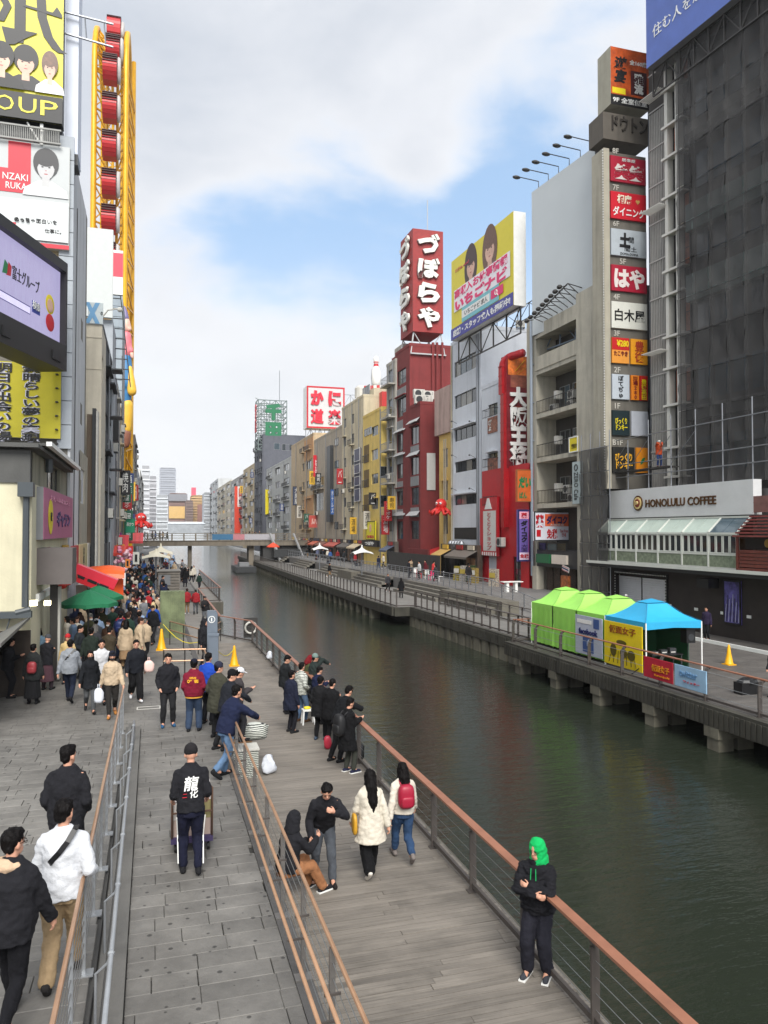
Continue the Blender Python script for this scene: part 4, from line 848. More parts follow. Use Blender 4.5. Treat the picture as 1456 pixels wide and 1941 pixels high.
dx0,dx1=FO.px(947,1006,-.6)[0],FO.px(953,1006,-.6)[0];dz1,dz0=FO.px(954,690,-.8)[1],FO.px(954,1000,-.8)[1]
b=MB();rr=(dx1-dx0)/2*.62;nseg=17
for k in range(nseg):
    z0_,z1_=dz0+(dz1-dz0)*k/nseg,dz0+(dz1-dz0)*(k+1)/nseg;off=0 if k>nseg*.8 else.35
    b.box(dx0+off,dx1+off,-.65,-.1,z0_+.03,z1_-.03);b.box(dx0+off-.03,dx1+off+.03,-.68,-.07,z1_-.03,z1_+.03)
b.build('red_duct',mat('red_duct_paint',(170,24,32),.4,.1,.15,2),ob)
b=MB();cxm=(dx0+dx1)/2;R_=1.0
b.tube([(cxm,-.38,dz1-.1)]+[(cxm+R_*(1-cos(t)),-.38+.7*(1-cos(t)),dz1+R_*.8*sin(t))for t in np.linspace(0,pi/2,7)]+[(cxm+R_+.9,.5,dz1+R_*.8)],.34,10);b.build('duct_elbow',MATS['red_duct_paint'],ob,smooth=True)
s=csign('restaurant_sign','tall red vertical restaurant sign with white 大阪王将 on a dragon print',961,1000,675,888,28.0,mat('crimson_print',(120,24,34),.4,0,.5,.8),t=1.0,side=mat('red_side',(160,20,30),.5,0,.1))
pn(s,-.42,.48,.33,.5,mat('flame_print',(226,120,50),.45,0,.8,1.2));pn(s,-.3,.45,.22,.33,mat('brownish_print',(150,84,66),.5,0,.7,1.3));pn(s,-.3,.4,-.02,.05,mat('brownish_print',(150,84,66)));tx(s,'大阪王将',.03,-.13,.86,.70,paint((236,236,232)),vertical=True,bold=.05,y=-.2,ext=.08)
MB().bar((-.1*s['W'],-.03,.36*s['H']),(.4*s['W'],-.03,.47*s['H']),.25,.01).bar((.0*s['W'],-.034,.34*s['H']),(.45*s['W'],-.034,.40*s['H']),.2,.01).build('printed_fan_ribs',YEL,s)
FRd=frame_r(914,1003,28.1,330);redw=mat('red_shop_wall',(190,20,34),.5,0,.1,1.5)
rs_=thing('red_shop','bright red shopfront below the vertical restaurant sign','shop',FRd.M);rz=lambda v:FRd.px(960,v)[1]
d0,d1=FRd.px(925,1006)[0],FRd.px(941,1006)[0];e0,e1=FRd.px(972,1006)[0],FRd.px(987,1006)[0]
facade(rs_,FRd.w,.2,rz(885),[(d0,d1,.95,3.3),(e0,e1,.95,3.4)],redw);MB().box(0.01,FRd.w-.01,.3,4,.2,rz(885)-.02).build('side_walls',redw,rs_)
for i in range(7):
    for j in range(3):pass
window(rs_,d0,d1,1.0,3.3,nx=2,fr=DKFR,gl=GLASS);window(rs_,e0,e1,1.0,3.4,nx=2,fr=DKFR,gl=GLASS)
ac(rs_,FRd.px(958,1006)[0],4.2,y=-.4,sc=1.2)
x0,x1=FRd.px(962,1006)[0],FRd.px(978,1006)[0]
r=pxrect(FRd,911,944,943,1053,928,-.3);s=sign('shop_sign','red vertical shop sign with white mountain and red script on a white panel',FRd,r[0],r[1],r[2],r[3],RED,y=-.35,t=.2)
MB().prism([(-.8,0),(-.45,.5),(-.2,.95),(.2,.95),(.45,.5),(.8,0)],-.04,-.02).build('printed_mountain',WHITE,s,Matrix.Translation((0,0,s['H']*.30)))
pn(s,-.3,.42,-.42,.27,paint((214,212,206)));tx(s,'とくとくショップ',.06,-.08,.26,.64,RED,vertical=True,y=-.04)
for k in range(8):pn(s,-.5+k/8,-.5+k/8+.07,-.5,-.44,WHITE,y=-.02,name='stripe')
FW=frame_r(856,912,28.7,290);wz=lambda v:FW.px(883,v)[1]
wcol=wallm((212,216,222),.12,.05)
rows=[(673,702),(740,768),(808,835),(869+3,895),(932,954)]
rows=[(676,706),(742,768),(808,832),(872,893),(937,956)]
wb=block('white office block with five rows of ribbon windows and grey end wall',FW,wz(640),9,wcol,rows=rows,cols=[(862,904)],uref=883,nx=4,fr=DKFR,seed=3,pipes=0)
MB().box(FW.px(862,1006)[0],FW.px(904,1006)[0],-.03,0,wz(1022),wz(1000)).build('dark_window',BLACK,wb)
pipe(wb,.3,1,wz(640),r=.09,m=wallm((170,160,140),.2));pipe(wb,FW.w-.5,1,wz(640),r=.14,m=STEEL)
for v in(867,803,930):
    for u in(866,900):x,z=FW.px(u,v);MB().bar((x,-.02,z),(x,-.5,z+.25),.03).ball((x,-.55,z+.2),.09,6).build('wall_lamp',DSTEEL,wb)
b=MB();x0=FW.px(862,1006)[0]
for k in range(5):b.ball((x0+.4+k*.7,-.6,wz(1034)),(.35,.3,.5),8)
b.tube([(x0,-.5,wz(1034)),(x0+3,-.5,wz(1030)),(x0+4,-.6,wz(1042))],.25,8);b.build('ventilation_ducts',STEEL,wb)
for k in range(3):ac(wb,1+k*1.2,wz(640)+.3,y=2)
ac(wb,FW.w+.1,wz(640)+.4,y=4,rot=pi/2);
b=MB();truss(b,0,FW.w+6,wz(640)+.3,wz(640)+1.6,6,1,3,0,.06);b.build('roof_frame',DSTEEL,wb)
FWd=frame_c(912,1000,FW.world(FW.w,0,0).y+.05)
MB().box(0.3,FWd.w,0.0,6,FWd.px(950,630)[1]-22,FWd.px(950,630)[1]).build('end_block',wallm((196,198,200),.2),wb,FW.M.inverted()@FWd.M)
s=None
FWB=frame_r(857,976,27.5,240);Y=0
zt,zb=FWB.px(916,447)[1],FWB.px(916,612)[1]
s=sign('billboard','yellow job-site billboard with two printed portraits and pink lettering',FWB,0,FWB.w,zb,zt,mat('billboard_yellow',(220,205,40),.4,0,.05),y=0,t=1.1,side=WHITE)
pn(s,-.5,.5,-.5,-.36,paint((62,66,150)),y=-.06);tx(s,'店舗・スタッフ求人も掲載中!',0,-.43,.92,.085,WHITE,bold=.03,y=-.075)
portrait(s,-.15,.285,2.2,paint((60,40,38)),SKIN_P,paint((50,45,48)),asp=1,y=-.016,longh=True);portrait(s,.16,.31,2.3,BRHAIR_P,SKIN_P,paint((120,90,90)),asp=1,y=-.035,longh=True)
pn(s,-.44,.46,-.17,.1,paint((236,232,236)),y=-.058);pn(s,-.3,.3,-.35,-.17,paint((120,190,200)),y=-.054);tx(s,'高収入お仕事情報',.0,.04,.86,.11,PINK,bold=.03,y=-.075);tx(s,'いちごナビ',0,-.1,.84,.14,PINK,bold=.06,y=-.075)
pn(s,-.3,.16,-.30,-.21,WHITE,y=-.06);tx(s,'いちごナビ 求人',-.06,-.255,.38,.06,BLACK,y=-.075);pn(s,.18,.36,-.30,-.2,PINK,y=-.06);tx(s,'15分de wow!',-.3,.34,.24,.05,paint((190,60,90)))
b=MB().tube([(.2*cos(t),0,.2*sin(t))for t in np.linspace(0,2*pi,20)],.04,6,cap=False).bar((.15,0,-.15),(.35,0,-.35),.08);b.build('magnifier_icon',WHITE,s,Matrix.Translation((.26*s['W'],-.075,-.25*s['H'])))
b=MB();truss(b,-s['W']/2+.3,s['W']/2,-s['H']/2-2.2,-s['H']/2-.1,5,1,.6,0,.1);b.build('steel_frame',DSTEEL,s)
FY=frame_r(833,856,29.2,290);yz=lambda v:FY.px(845,v)[1]
yb=block('narrow ochre-yellow building squeezed between red and white blocks',FY,yz(825),6,wallm((226,190,112),.3),rows=[(850,886),(912,948),(974,1012)],cols=[(839,849)],uref=845,nx=2,fr=DKFR)
MB().box(-.6,FY.w+.2,-.3,5,yz(822),yz(735)).build('pinkish_panel',wallm((190,164,154),.5),yb)
for k in range(2):MB().tube([(FY.w-.3-k*.5,-.5,1),(FY.w-.3-k*.5,-.5,yz(835))],.07,6).build('drainpipe',wallm((170,160,140)),yb)
def octopus(lbl,M,sc):
    r=thing('octopus_ornament',lbl,'ornament',M);redp=paint((204,40,34))
    me=MB().ball((0,0,.5),(.62,.6,.62),14).mesh('head',redp,True);me.transform(Matrix.Scale(sc,4));link('head',me,r)
    for k in range(8):
        a=2*pi*k/8;me=MB().tube([(.3*cos(a),.3*sin(a),.1),(.8*cos(a),.8*sin(a),-.2),(1.1*cos(a),1.1*sin(a),-.6),(1.3*cos(a+.3),1.3*sin(a+.3),-.4),(1.2*cos(a+.5),1.2*sin(a+.5),-.1)],[.22,.19,.14,.1,.05],8).mesh('tentacle',redp,True);me.transform(Matrix.Scale(sc,4));link('tentacle',me,r)
    for sx in(-1,1):me=MB().ball((sx*.22,-.52,.6),.14,8).ball((sx*.22,-.64,.6),.06,6,1).mesh('eye',[WHITE,BLACK]);me.transform(Matrix.Scale(sc,4));link('eye',me,r)
    return r
p=at_x(836,965,27.8);octopus('red plastic octopus ornament mounted between the red and yellow buildings',Matrix.Translation(p)@Matrix.Rotation(radians(-50),4,'Z'),.95)
redb=wallm((122,46,46),.25,.12);FR1=frame_r(750,777,28.6,290);z1=FR1.px(777,655)[1]
g1=[(735,765),(777+2,800),(822,850)];r1c=[(753,770)]
ra=block('tall red-brown restaurant building under the red tower sign',FR1,z1,9,redb,rows=[(700,728),(752,789),(820,855),(872,906),(926,958),(988,1022)],cols=r1c,uref=762,nx=2,fr=DKFR,gl=GLASS)
for v in(735,796,860,912,965):x0,x1=FR1.px(753,1006)[0],FR1.px(770,1006)[0];MB().box(x0,x1,-.05,0,FR1.px(762,v+12)[1]-.4,FR1.px(762,v)[1]).build('grey_spandrel',wallm((140,142,144),.2),ra)
FR2=frame_r(776,797,28.0,290);z2=FR2.px(797,766)[1]
rb_=block('lower red-brown wing with grey spandrels and blank white panel',FR2,z2,8,redb,rows=[(808,842),(866,900),(924,957),(987,1022)],cols=[(779,794)],uref=786,nx=2,fr=DKFR,gl=GLASS,seed=4)
for v in(845,903,962):x0,x1=FR2.px(779,1006)[0],FR2.px(794,1006)[0];MB().box(x0,x1,-.05,0,FR2.px(786,v+18)[1],FR2.px(786,v)[1]).build('grey_spandrel',wallm((140,142,144),.2),rb_)
scal=paint((168,168,168),.6)
for F_,ua,ub,bb2 in((FR1,751,773,ra),(FR2,777,797,rb_)):
    for v in(975,862,817)if F_ is FR1 else(975,862,800):
        x0,x1=F_.px(ua,1006)[0],F_.px(ub,1006)[0];z=F_.px((ua+ub)/2,v)[1]
        for k in range(4):
            xc=x0+(x1-x0)*(k+.5)/4;r_=(x1-x0)/8;n=6;vv=[];
            for j in range(n+1):t=pi*j/n;vv+=[(xc-r_*cos(t),-.05,z+.35),(xc-r_*cos(t),-.45-.2*sin(t),z-.15)]
            MB_=MB();MB_.add(vv,[(2*j,2*j+1,2*j+3,2*j+2)for j in range(n)]);MB_.build('scalloped_awning',scal,bb2,smooth=True)
MB().box(-.2,FR2.w+3.0,-.25,0,FR2.px(790,1060)[1],FR2.px(790,1040)[1]).build('canopy',redb,rb_)
FE=frame_c(797,833,FR2.world(FR2.w,0,0).y-.02)
s=sign('blank_panel','tall blank white panel on the red end wall',FE,FE.px(809,1006)[0],FE.px(825,1006)[0],FE.px(817,929)[1],FE.px(817,859)[1],paint((200,200,196)),y=-.12,t=.1)
MB().box(.3,FE.w,.02,7,0,FE.px(815,766)[1]).build('end_block',redb,rb_,FR2.M.inverted()@FE.M)
for k,(u,v)in enumerate(((803,762),(812,764),(820,760),(806,748),(826,750),(816,750))):x,z=FE.px(u,v);ac(rb_,0,0).matrix_basis=FR2.M.inverted()@FE.M@Matrix.Translation((x,1.2+k*.3,z))@Matrix.Scale(1.5,4)
FE2=frame_c(777,857,FR1.world(FR1.w,0,0).y-.02);MB().box(.3,FE2.w,.02,8,0,FE2.px(815,655)[1]).build('end_block',redb,ra,FR1.M.inverted()@FE2.M)
for u in(820,828,838):x=FE2.px(u,1006)[0];MB().tube([(x,-.2,FE2.px(u,760)[1]),(x,-.2,FE2.px(u,655)[1]+.3)],.16,8).build('red_pipe',redb,ra,FR1.M.inverted()@FE2.M)
FTs=frame_c(783,841,FR1.world(FR1.w,0,0).y-.1);tz=lambda v:FTs.px(812,v)[1]
brick=bpy.data.materials.new('red_tile_face');brick.use_nodes=True;nt=brick.node_tree;b_=nt.nodes['Principled BSDF'];b_.inputs['Roughness'].default_value=.6
br=nt.nodes.new('ShaderNodeTexBrick');tcx=nt.nodes.new('ShaderNodeTexCoord');mpx=nt.nodes.new('ShaderNodeMapping');mpx.inputs['Rotation'].default_value=(pi/2,0,0);nt.links.new(tcx.outputs['Object'],mpx.inputs[0]);nt.links.new(mpx.outputs[0],br.inputs[0]);br.inputs['Scale'].default_value=1.6;br.inputs['Color1'].default_value=(*lin((160,46,44)),1);br.inputs['Color2'].default_value=(*lin((144,40,40)),1);br.inputs['Mortar'].default_value=(*lin((110,36,36)),1);nt.links.new(br.outputs[0],b_.inputs['Base Color'])
ts=sign('tower_sign','tall red tower sign on steel legs with four white kana づぼらや on each side',FTs,0,FTs.w,tz(630),tz(436),brick,y=0,t=4.6)
ltr=paint((226,226,218))
for F2,rot in((0,0),):
    for k,ch in enumerate('づぼらや'):
        me=text_mesh(ch,ts['W']*.72,ts['H']*.2,bold=.055,ext=.12);me.materials.append(ltr);link('lettering',me,ts,Matrix.Translation((0,-.25,ts['H']*(.36-.24*k))))
        me2=text_mesh(ch,ts['W']*.78,ts['H']*.21,bold=.07,ext=.02);me2.materials.append(paint((90,30,30)));link('letter_backing',me2,ts,Matrix.Translation((0.03,-.06,ts['H']*(.36-.24*k)-.05)))
        me=text_mesh(ch,3.4,ts['H']*.2,bold=.055,ext=.12);me.materials.append(ltr);link('lettering',me,ts,Matrix.Translation((-ts['W']/2-.25,2.3,ts['H']*(.36-.24*k)))@Matrix.Rotation(-pi/2,4,'Z'))
b=MB();W_,H_=ts['W'],ts['H']
for x in(-W_/2+.2,W_/2-.2):
    for y in(.3,4.3):b.tube([(x*1.0,y,-H_/2),(x*1.25,y-.2,-H_/2-2.6)],.09,6);b.tube([(x,y,-H_/2),(0,y,-H_/2-2.6)],.07,6)
b.box(-W_/2-.3,W_/2+.3,-.2,5,-H_/2-2.7,-H_/2-2.55);b.tube([(-W_/2+2.2,1,H_/2),(-W_/2+2.2,1,H_/2+4)],.05,6);b.build('legs',mat('pale_steel',(176,178,178),.5,.2,.1,4),ts)
fn=thing('timber_fence','dark plank fence on the upper promenade before the red restaurant','fence',frame_r(737,835,26.2,290).M);FF=frame_r(737,835,26.2,290)
pk=MB().box(0,.18,0,.04,1.0,3.1).mesh('board',mat('grey_black_board',(60,58,56),.8,0,.3,3));n=int(FF.w/.195)
for k in range(n):link('board',pk,fn,Matrix.Translation((k*.195,(k%2)*.006,0)))
aw=thing('awning','small sloping red awning beside the red restaurant','awning',FE.M);ax0,ax1=FE.px(793,1006)[0],FE.px(842,1006)[0];za=FE.px(815,1040)[1]
MB().add([(0,0,0)],[])if 0 else None
b=MB();b.add([(ax0,-1.6,za-.9),(ax1,-1.6,za+.2),(ax1,.5,za+.5),(ax0,.5,za-.4),(ax0,-1.62,za-1.1),(ax1,-1.62,za)],[(0,1,2,3),(4,5,1,0)]);b.build('fabric',paint((200,50,50)),aw);MB().tube([(ax1,-1.5,.9),(ax1,-1.5,za)],.04,6).build('post',DKG,aw)
FG=frame_r(733,750,28.4,290);gz=lambda v:FG.px(742,v)[1];gv=wallm((178,174,164),.5)
gb=block('grimy grey-white block with stacked round balconies',FG,gz(690),7,gv,rows=[(700+i*56,728+i*56)for i in range(6)],cols=[(736,746)],uref=742,nx=2,fr=ALU,seed=8,acs=3,pipes=2)
for k in range(5):z=gz(730+k*62);MB().box(0.1,FG.w-.1,-.9,0,z-.15,z).build('balcony_slab',gv,gb);balcony_rail(gb,.15,FG.w-.15,z,y=-.85,h=.95,step=.2,m=STEEL)
MB().box(.2,FG.w-.2,1,3,gz(690),gz(655)).build('roof_house',gv,gb)
yel=wallm((224,196,112),.25);FL=frame_r(688,723,27.8,290);lz=lambda v:FL.px(705,v)[1]
yl=block('yellow apartment block with recessed balconies and cartoon shop sign',FL,lz(785),8,yel,rows=[(808,826),(852,872),(898,917),(945,965)],cols=[(704,717)],uref=710,nx=2,fr=ALU,seed=9)
x0,x1=FL.px(690,1006)[0],FL.px(700,1006)[0]
for k,v in enumerate((872+2,920+2,968+2)):z=lz(v);MB().box(x0,x1,-.02,.02,z,z+2.4).build('recess_shade_panel',wallm((120,100,60),.3),yl);balcony_rail(yl,x0,x1,z,y=-.3,h=1.0,step=.2)  # flat panels in darkened wall yellow: the balcony recess shade is painted on
for k in range(3):window(yl,x0+.3+k*1.3,x0+1.4+k*1.3,lz(822),lz(808),nx=1,y=-.05)
FLe=frame_c(723,736,FL.world(FL.w,0,0).y-.02);MB().box(.3,FLe.w,.02,5,0,FLe.px(728,770)[1]).build('end_block',yel,yl,FL.M.inverted()@FLe.M);pipe(yl,FL.w-.2,1,lz(785),r=.06)
for v in(895,950,1000):o=window(yl,0,1.2,0,1.5,nx=1);o.matrix_basis=FL.M.inverted()@FLe.M@Matrix.Translation((FLe.w*.5,-.02,FLe.px(728,v)[1]))
r=pxrect(FL,694,711,988,1023,702,-.4);s=sign('cartoon_sign','bright yellow shop sign with a plain round-headed figure',FL,r[0],r[1],r[2],r[3],paint((236,224,40)),y=-.4,t=.15,border=BLACK)
b=MB();b.lathe([(0,0),(.55,0),(.5,.02),(0,.02)],14);b.build('printed_head',paint((240,190,150)),s,Matrix.Translation((0,-.02,.3))@Matrix.Rotation(pi/2,4,'X'));tx(s,'OHKO',0,-.34,.8,.16,RED,bold=.05)
r=pxrect(FL,688,716,1024,1036,702,-.4);s=sign('shop_board','black shop board with white kana under the yellow cartoon sign',FL,r[0],r[1],r[2],r[3],BLACK,y=-.5,t=.4);tx(s,'つぼや',0,0,.6,.6,WHITE,bold=.05)
bei=wallm((206,196,170),.4);FA=frame_r(648,689,28.2,290);az=lambda v:FA.px(668,v)[1]
ba=block('cream-beige block with arched window and vertical dark sign strip',FA,az(765),8,bei,rows=[(790,808),(826,844),(866,884),(906,924),(942,960),(980,1000)],cols=[(651,656),(666,671)],uref=660,nx=2,fr=DKFR,seed=10,balc=.5,acs=5,pipes=3)
MB().box(FA.w*.35,FA.w,1.5,7,az(765),az(748)).build('roof_house',bei,ba);window(ba,FA.w*.55,FA.w*.85,az(765)+.3,az(765)+2.2,nx=3,y=1.4)
for k in range(4):r=(FA.px(674,1006)[0],FA.px(685,1006)[0]);z0=az(952-k*22.5);s=sign('window_sign','dark blue vertical sign panel on the beige block, %s from the top'%('fourth','third','second','first')[k],FA,r[0],r[1],z0,z0+2.3,paint((52,52,84)),y=-.2,t=.15,border=WHITE)
roof_tank(ba,FA.w*.3,2,az(765)+1.4);antenna(ba,FA.w*.5,3,az(748),4);antenna(ba,FA.w*.8,5,az(748),5)
pth=at_x(713,755,33);sf=thing('striped_fence','red and white striped rooftop fence behind the bowling pin','fence',Frame((pth.x-3,pth.y-2),radians(-30)).M)
for k in range(13):MB().box(k*.5,k*.5+.46,0,.06,pth.z-1,pth.z+1.4).build('board',(paint((200,60,60))if k%2 else WHITE),sf)
MB().tube([(3,1.2,pth.z-6),(3,1.2,pth.z+2)],.1,6).build('pole',STEEL,sf)
p=at_x(713,735,33);bp=thing('bowling_pin','giant white bowling pin with red neck stripes on a rooftop pole','ornament',loc=p)
MB().lathe([(0.0,0),(.45,.05),(.7,.7),(.82,1.6),(.7,2.5),(.42,3.2),(.33,3.6),(.36,4.0),(.45,4.4),(.38,4.75),(.0,4.95)],18).build('pin_body',WHITE,bp,smooth=True)
MB().lathe([(.415,3.3),(.355,3.62),(.36,3.72),(.36,3.3)],18).lathe([(.38,3.85),(.39,4.0),(.37,4.02),(.36,3.9)],18).build('neck_stripe',RED,bp);MB().tube([(0,0,-2),(0,0,.1)],.12,8).build('pole',DSTEEL,bp)
s=csign('roof_sign','small red rooftop box sign right of the bowling pin',724,733,742,775,30.5,paint((200,60,60)),t=1.5)
gre=wallm((178,168,152),.35);FK=frame_r(594,648,28.3,290)
FK0=frame_r(552,594,28.2,290)
kz=lambda v:FK.px(620,v)[1]
kb_=block('greige concrete block with red drugstore sign and wide ladder windows',FK,kz(825),9,gre,rows=[(905,925),(935,968)],cols=[(595,613)],uref=604,nx=5,fr=ALU,seed=11,balc=.5,pipes=3,acs=4)
for v in(840,880,930,990):window(kb_,FK.w*.78,FK.w*.9,kz(v)-1.2,kz(v),nx=1,y=-.05,fr=DKFR)
s=csign('drugstore_sign','tall red drugstore sign with white slanted ツルハドラッグ',594,614,863,904,27.6,paint((206,24,44)));tx(s,'ツルハ',.22,.14,.4,.62,WHITE,vertical=True,bold=.05,y=-.04);tx(s,'ドラッグ',-.24,-.02,.3,.6,WHITE,vertical=True,bold=.03);MB().prism([(-.4,-.5),(.9,.0),(.9,.3),(.2,.1)],-.05,-.03).build('printed_swoosh',paint((240,180,30)),s,Matrix.Translation((0,0,-.3*s['H'])))
s=csign('drugstore_sign','wide faded red sign above the promenade shops',586,614,977,1000,26.8,paint((190,80,70)),t=.5);tx(s,'ルハドラ',0,0,.7,.5,paint((230,200,190)),bold=.04)
s=csign('vertical_sign','narrow blue vertical sign on the greige block',627,633,928,975,27.0,paint((40,90,160)));tx(s,'ホテルズ',0,0,.7,.9,WHITE,vertical=True)
MB().box(FK.w*.62,FK.w*.74,-.6,0,kz(990),kz(850)).build('black_duct',DKG,kb_)
ork=wallm((196,150,104),.3)
b0=block('beige and orange-brown block left of the red drugstore sign',FK0,FK0.px(580,832)[1],8,wallm((190,168,136),.35),rows=[(842,852),(875,890),(912,926),(946,962),(985,1000)],cols=[(573,577),(581,590)],uref=583,nx=2,fr=DKFR,seed=12,balc=.5,acs=3,pipes=2)
MB().box(FK0.w*.62,FK0.w,-.05,0,FK0.px(585,872)[1],FK0.px(585,832)[1]).build('orange_band',ork,b0);MB().box(FK0.w*.62,FK0.w,-.05,0,FK0.px(585,975)[1],FK0.px(585,940)[1]).build('orange_band',ork,b0)
s=csign('vertical_sign','dark vertical sign with pale lettering on the beige block',555,568,922,958,27.4,paint((60,70,96)),border=BLACK);tx(s,'大黒屋',0,0,.5,.84,WHITE,vertical=True)
b=MB();
s=csign('rooftop_sign','square white rooftop sign with four red characters and red border',581,653,733,812,28.3,paint((200,200,200)),t=3.5,border=RED,bt=.3,side=WHITE)
for(x,z,c)in((.23,.22,'に'),(-.23,.22,'か'),(.23,-.22,'楽'),(-.23,-.22,'道')):tx(s,c,x,z,.34,.36,paint((205,30,55)),bold=.035 if c in '楽道' else.07,ext=.1,y=-.15)
b=MB();truss(b,-s['W']/2,s['W']/2,-s['H']/2-2,-s['H']/2,8,1,1,0,.12);truss(b,s['W']/2+.2,s['W']/2+9,-s['H']/2,s['H']/2-1,6,3,2,0,.08);b.build('steel_frame',STEEL,s)
def far_r(lbl,u0,u1,vtop,X,c,rows=6,cols=2,seed=1,dep=8,vp=290,fr=DKFR,**k):
    F=frame_r(u0,u1,X,vp);um=(u0+u1)/2;zt=F.px(u1,vtop)[1];W_=F.w;H=[]
    for i in range(rows):
        for j in range(cols):x=W_*(j+.5)/cols;z=1.5+(zt-2)*(i+.5)/rows;H.append((x-W_*.28/cols,x+W_*.28/cols,z-.2,z+1.3))
    return block(lbl,F,zt,dep,wallm(c,.35),wins=H,fr=fr,seed=seed,nx=2,acs=5,pipes=2,balc=.45,**k),F
far_r('pale grey blank-sided block with yellow vertical banner',505,552,868,28.6,(180,180,176),6,3,seed=21)
s=csign('vertical_banner','thin yellow vertical banner on a pale block',503,509,928,975,27.6,YEL)
b1,F1=far_r('tall charcoal grey office block under the green lattice sign',482,497,826,28.6,(86,88,96),8,4,seed=22,dep=12)
F1e=frame_c(497,560,F1.world(F1.w,0,0).y-.05);MB().box(.3,F1e.w,0,10,0,F1e.px(520,826)[1]).build('end_block',wallm((92,94,102),.1),b1,F1.M.inverted()@F1e.M)
for k,(u,v)in enumerate(((525,846),(545,848))):o=window(b1,0,1.6+k*1.4,0,1.8,nx=1+k*2);o.matrix_basis=F1.M.inverted()@F1e.M@Matrix.Translation((F1e.px(u,v)[0],-.03,F1e.px(u,v)[1]))
Y=F1.world(F1.w,0,0).y;Fg=frame_c(489,543,Y+.5);zt,zb=Fg.px(518,759)[1],Fg.px(518,826)[1]
gs=thing('lattice_sign','open steel lattice rooftop sign with green characters and red vertical lettering','sign',Fg.M)
b=MB();truss(b,0,Fg.w,zb-4,zt,5,9,0,0,.22);truss(b,0,Fg.w,zb-4,zt,5,9,6,0,.22)
for k in range(10):z=zb-4+(zt-zb+4)*k/9;b.box(-.1,.1,0,6,z,z+.2);b.box(Fg.w-.1,Fg.w+.1,0,6,z,z+.2);b.bar((0,0,z),(0,6,z+1.5),.15)
b.build('lattice',mat('green_grey_steel',(110,122,120),.5,.3,.1,3),gs)
for k,c in enumerate('千田'):text(gs,c,Fg.w*.52,zt-3.2-k*5.2,4.4,4.6,paint((20,110,70)),y=-.4,bold=.08,ext=.15)
me=text_mesh('松本企業',3.4,(zt-zb)*.8,vertical=True,bold=.06,ext=.1);me.materials.append(RED);link('lettering',me,gs,Matrix.Translation((-.4,3,(zt+zb)/2))@Matrix.Rotation(-pi/2,4,'Z'))
MB().tube([(Fg.w*.8,3,zt),(Fg.w*.8,3,zt+9)],.1,5).build('mast',STEEL,gs)
far_r('beige block behind the orange-red vertical sign',461,482,880,29.5,(190,172,140),7,2,seed=23)
s=csign('vertical_sign','tall white over orange-red vertical sign far along the right bank',445,462,922,1014,28,paint((214,66,40)),t=2);pn(s,-.2,.5,.08,.5,paint((226,220,216)));tx(s,'ホテルニュー',.15,.29,.5,.38,RED,vertical=True,bold=.04)
far_r('hazy grey-brown block left of the orange-red sign',437,461,900,30,(170,166,162),7,3,seed=24)
far_r('pale cream far block with rooftop masts',412,437,912,31,(198,188,168),7,3,seed=25)
far_r('pale grey far block with a crane mast',398,413,908,33,(196,198,198),8,3,seed=26)
far_r('grey low far block at the right end of the canal',388,400,938,34,(176,178,182),6,3,seed=27)
rnd=random.Random(5)
for k,(u0,u1,c,l)in enumerate(((594,606,(186,84,50),'orange'),(608,622,(120,70,50),'brown'),(624,646,(176,70,50),'brick red'),(650,668,(90,84,78),'grey'),(670,687,(196,180,150),'cream'),(555,570,(206,200,190),'white'),(574,590,(200,90,50),'rust orange'),(734,748,(70,84,110),'slate blue'),(836,855,(196,160,90),'amber'),(862,905,(110,104,96),'taupe'))):
    F=frame_r(u0,u1,27.6,290);w=F.w;r=thing('shopfront','%s-awninged ground-floor shopfront on the right bank, %s'%(l,('under the faded red sign','left of the blue vertical sign','right of the blue vertical sign','under the cream-beige block','left of the yellow block','leftmost by the bridge stairs','under the orange band','under the grimy balcony block','under the narrow ochre building','under the ribbon windows')[k]),'shop',F.M)
    MB().box(0,w,0,.5,.9,4.2).build('wall',mat('shop_brown_%d'%(k%3),((74,60,50),(96,88,80),(60,56,56))[k%3],.7,0,.4,2),r);n=max(1,int(w/2.2))
    for i in range(n):x0=w*i/n+.2;x1=w*(i+1)/n-.2;window(r,x0,x1,1.1,3.1,nx=2,fr=DKFR,gl=(GLASS,mat('warm_shop_glass',(150,110,70),.3,0,.6,2))[i%2],y=-.09)
    b=MB();b.add([(-.05,-1.1,3.15),(w+.05,-1.1,3.15),(w+.05,0,3.7),(-.05,0,3.7),(-.05,-1.1,2.95),(w+.05,-1.1,2.95)],[(0,1,2,3),(4,5,1,0)]);b.build('awning',paint(c),r)
    for i in range(n):x=w*(i+.5)/n;MB().box(x-.7,x+.7,-.12,0,3.75,4.15).build('name_board',paint(rnd.choice(((200,190,170),(150,40,40),(50,60,80),(210,170,60)))),r)
seen=set()
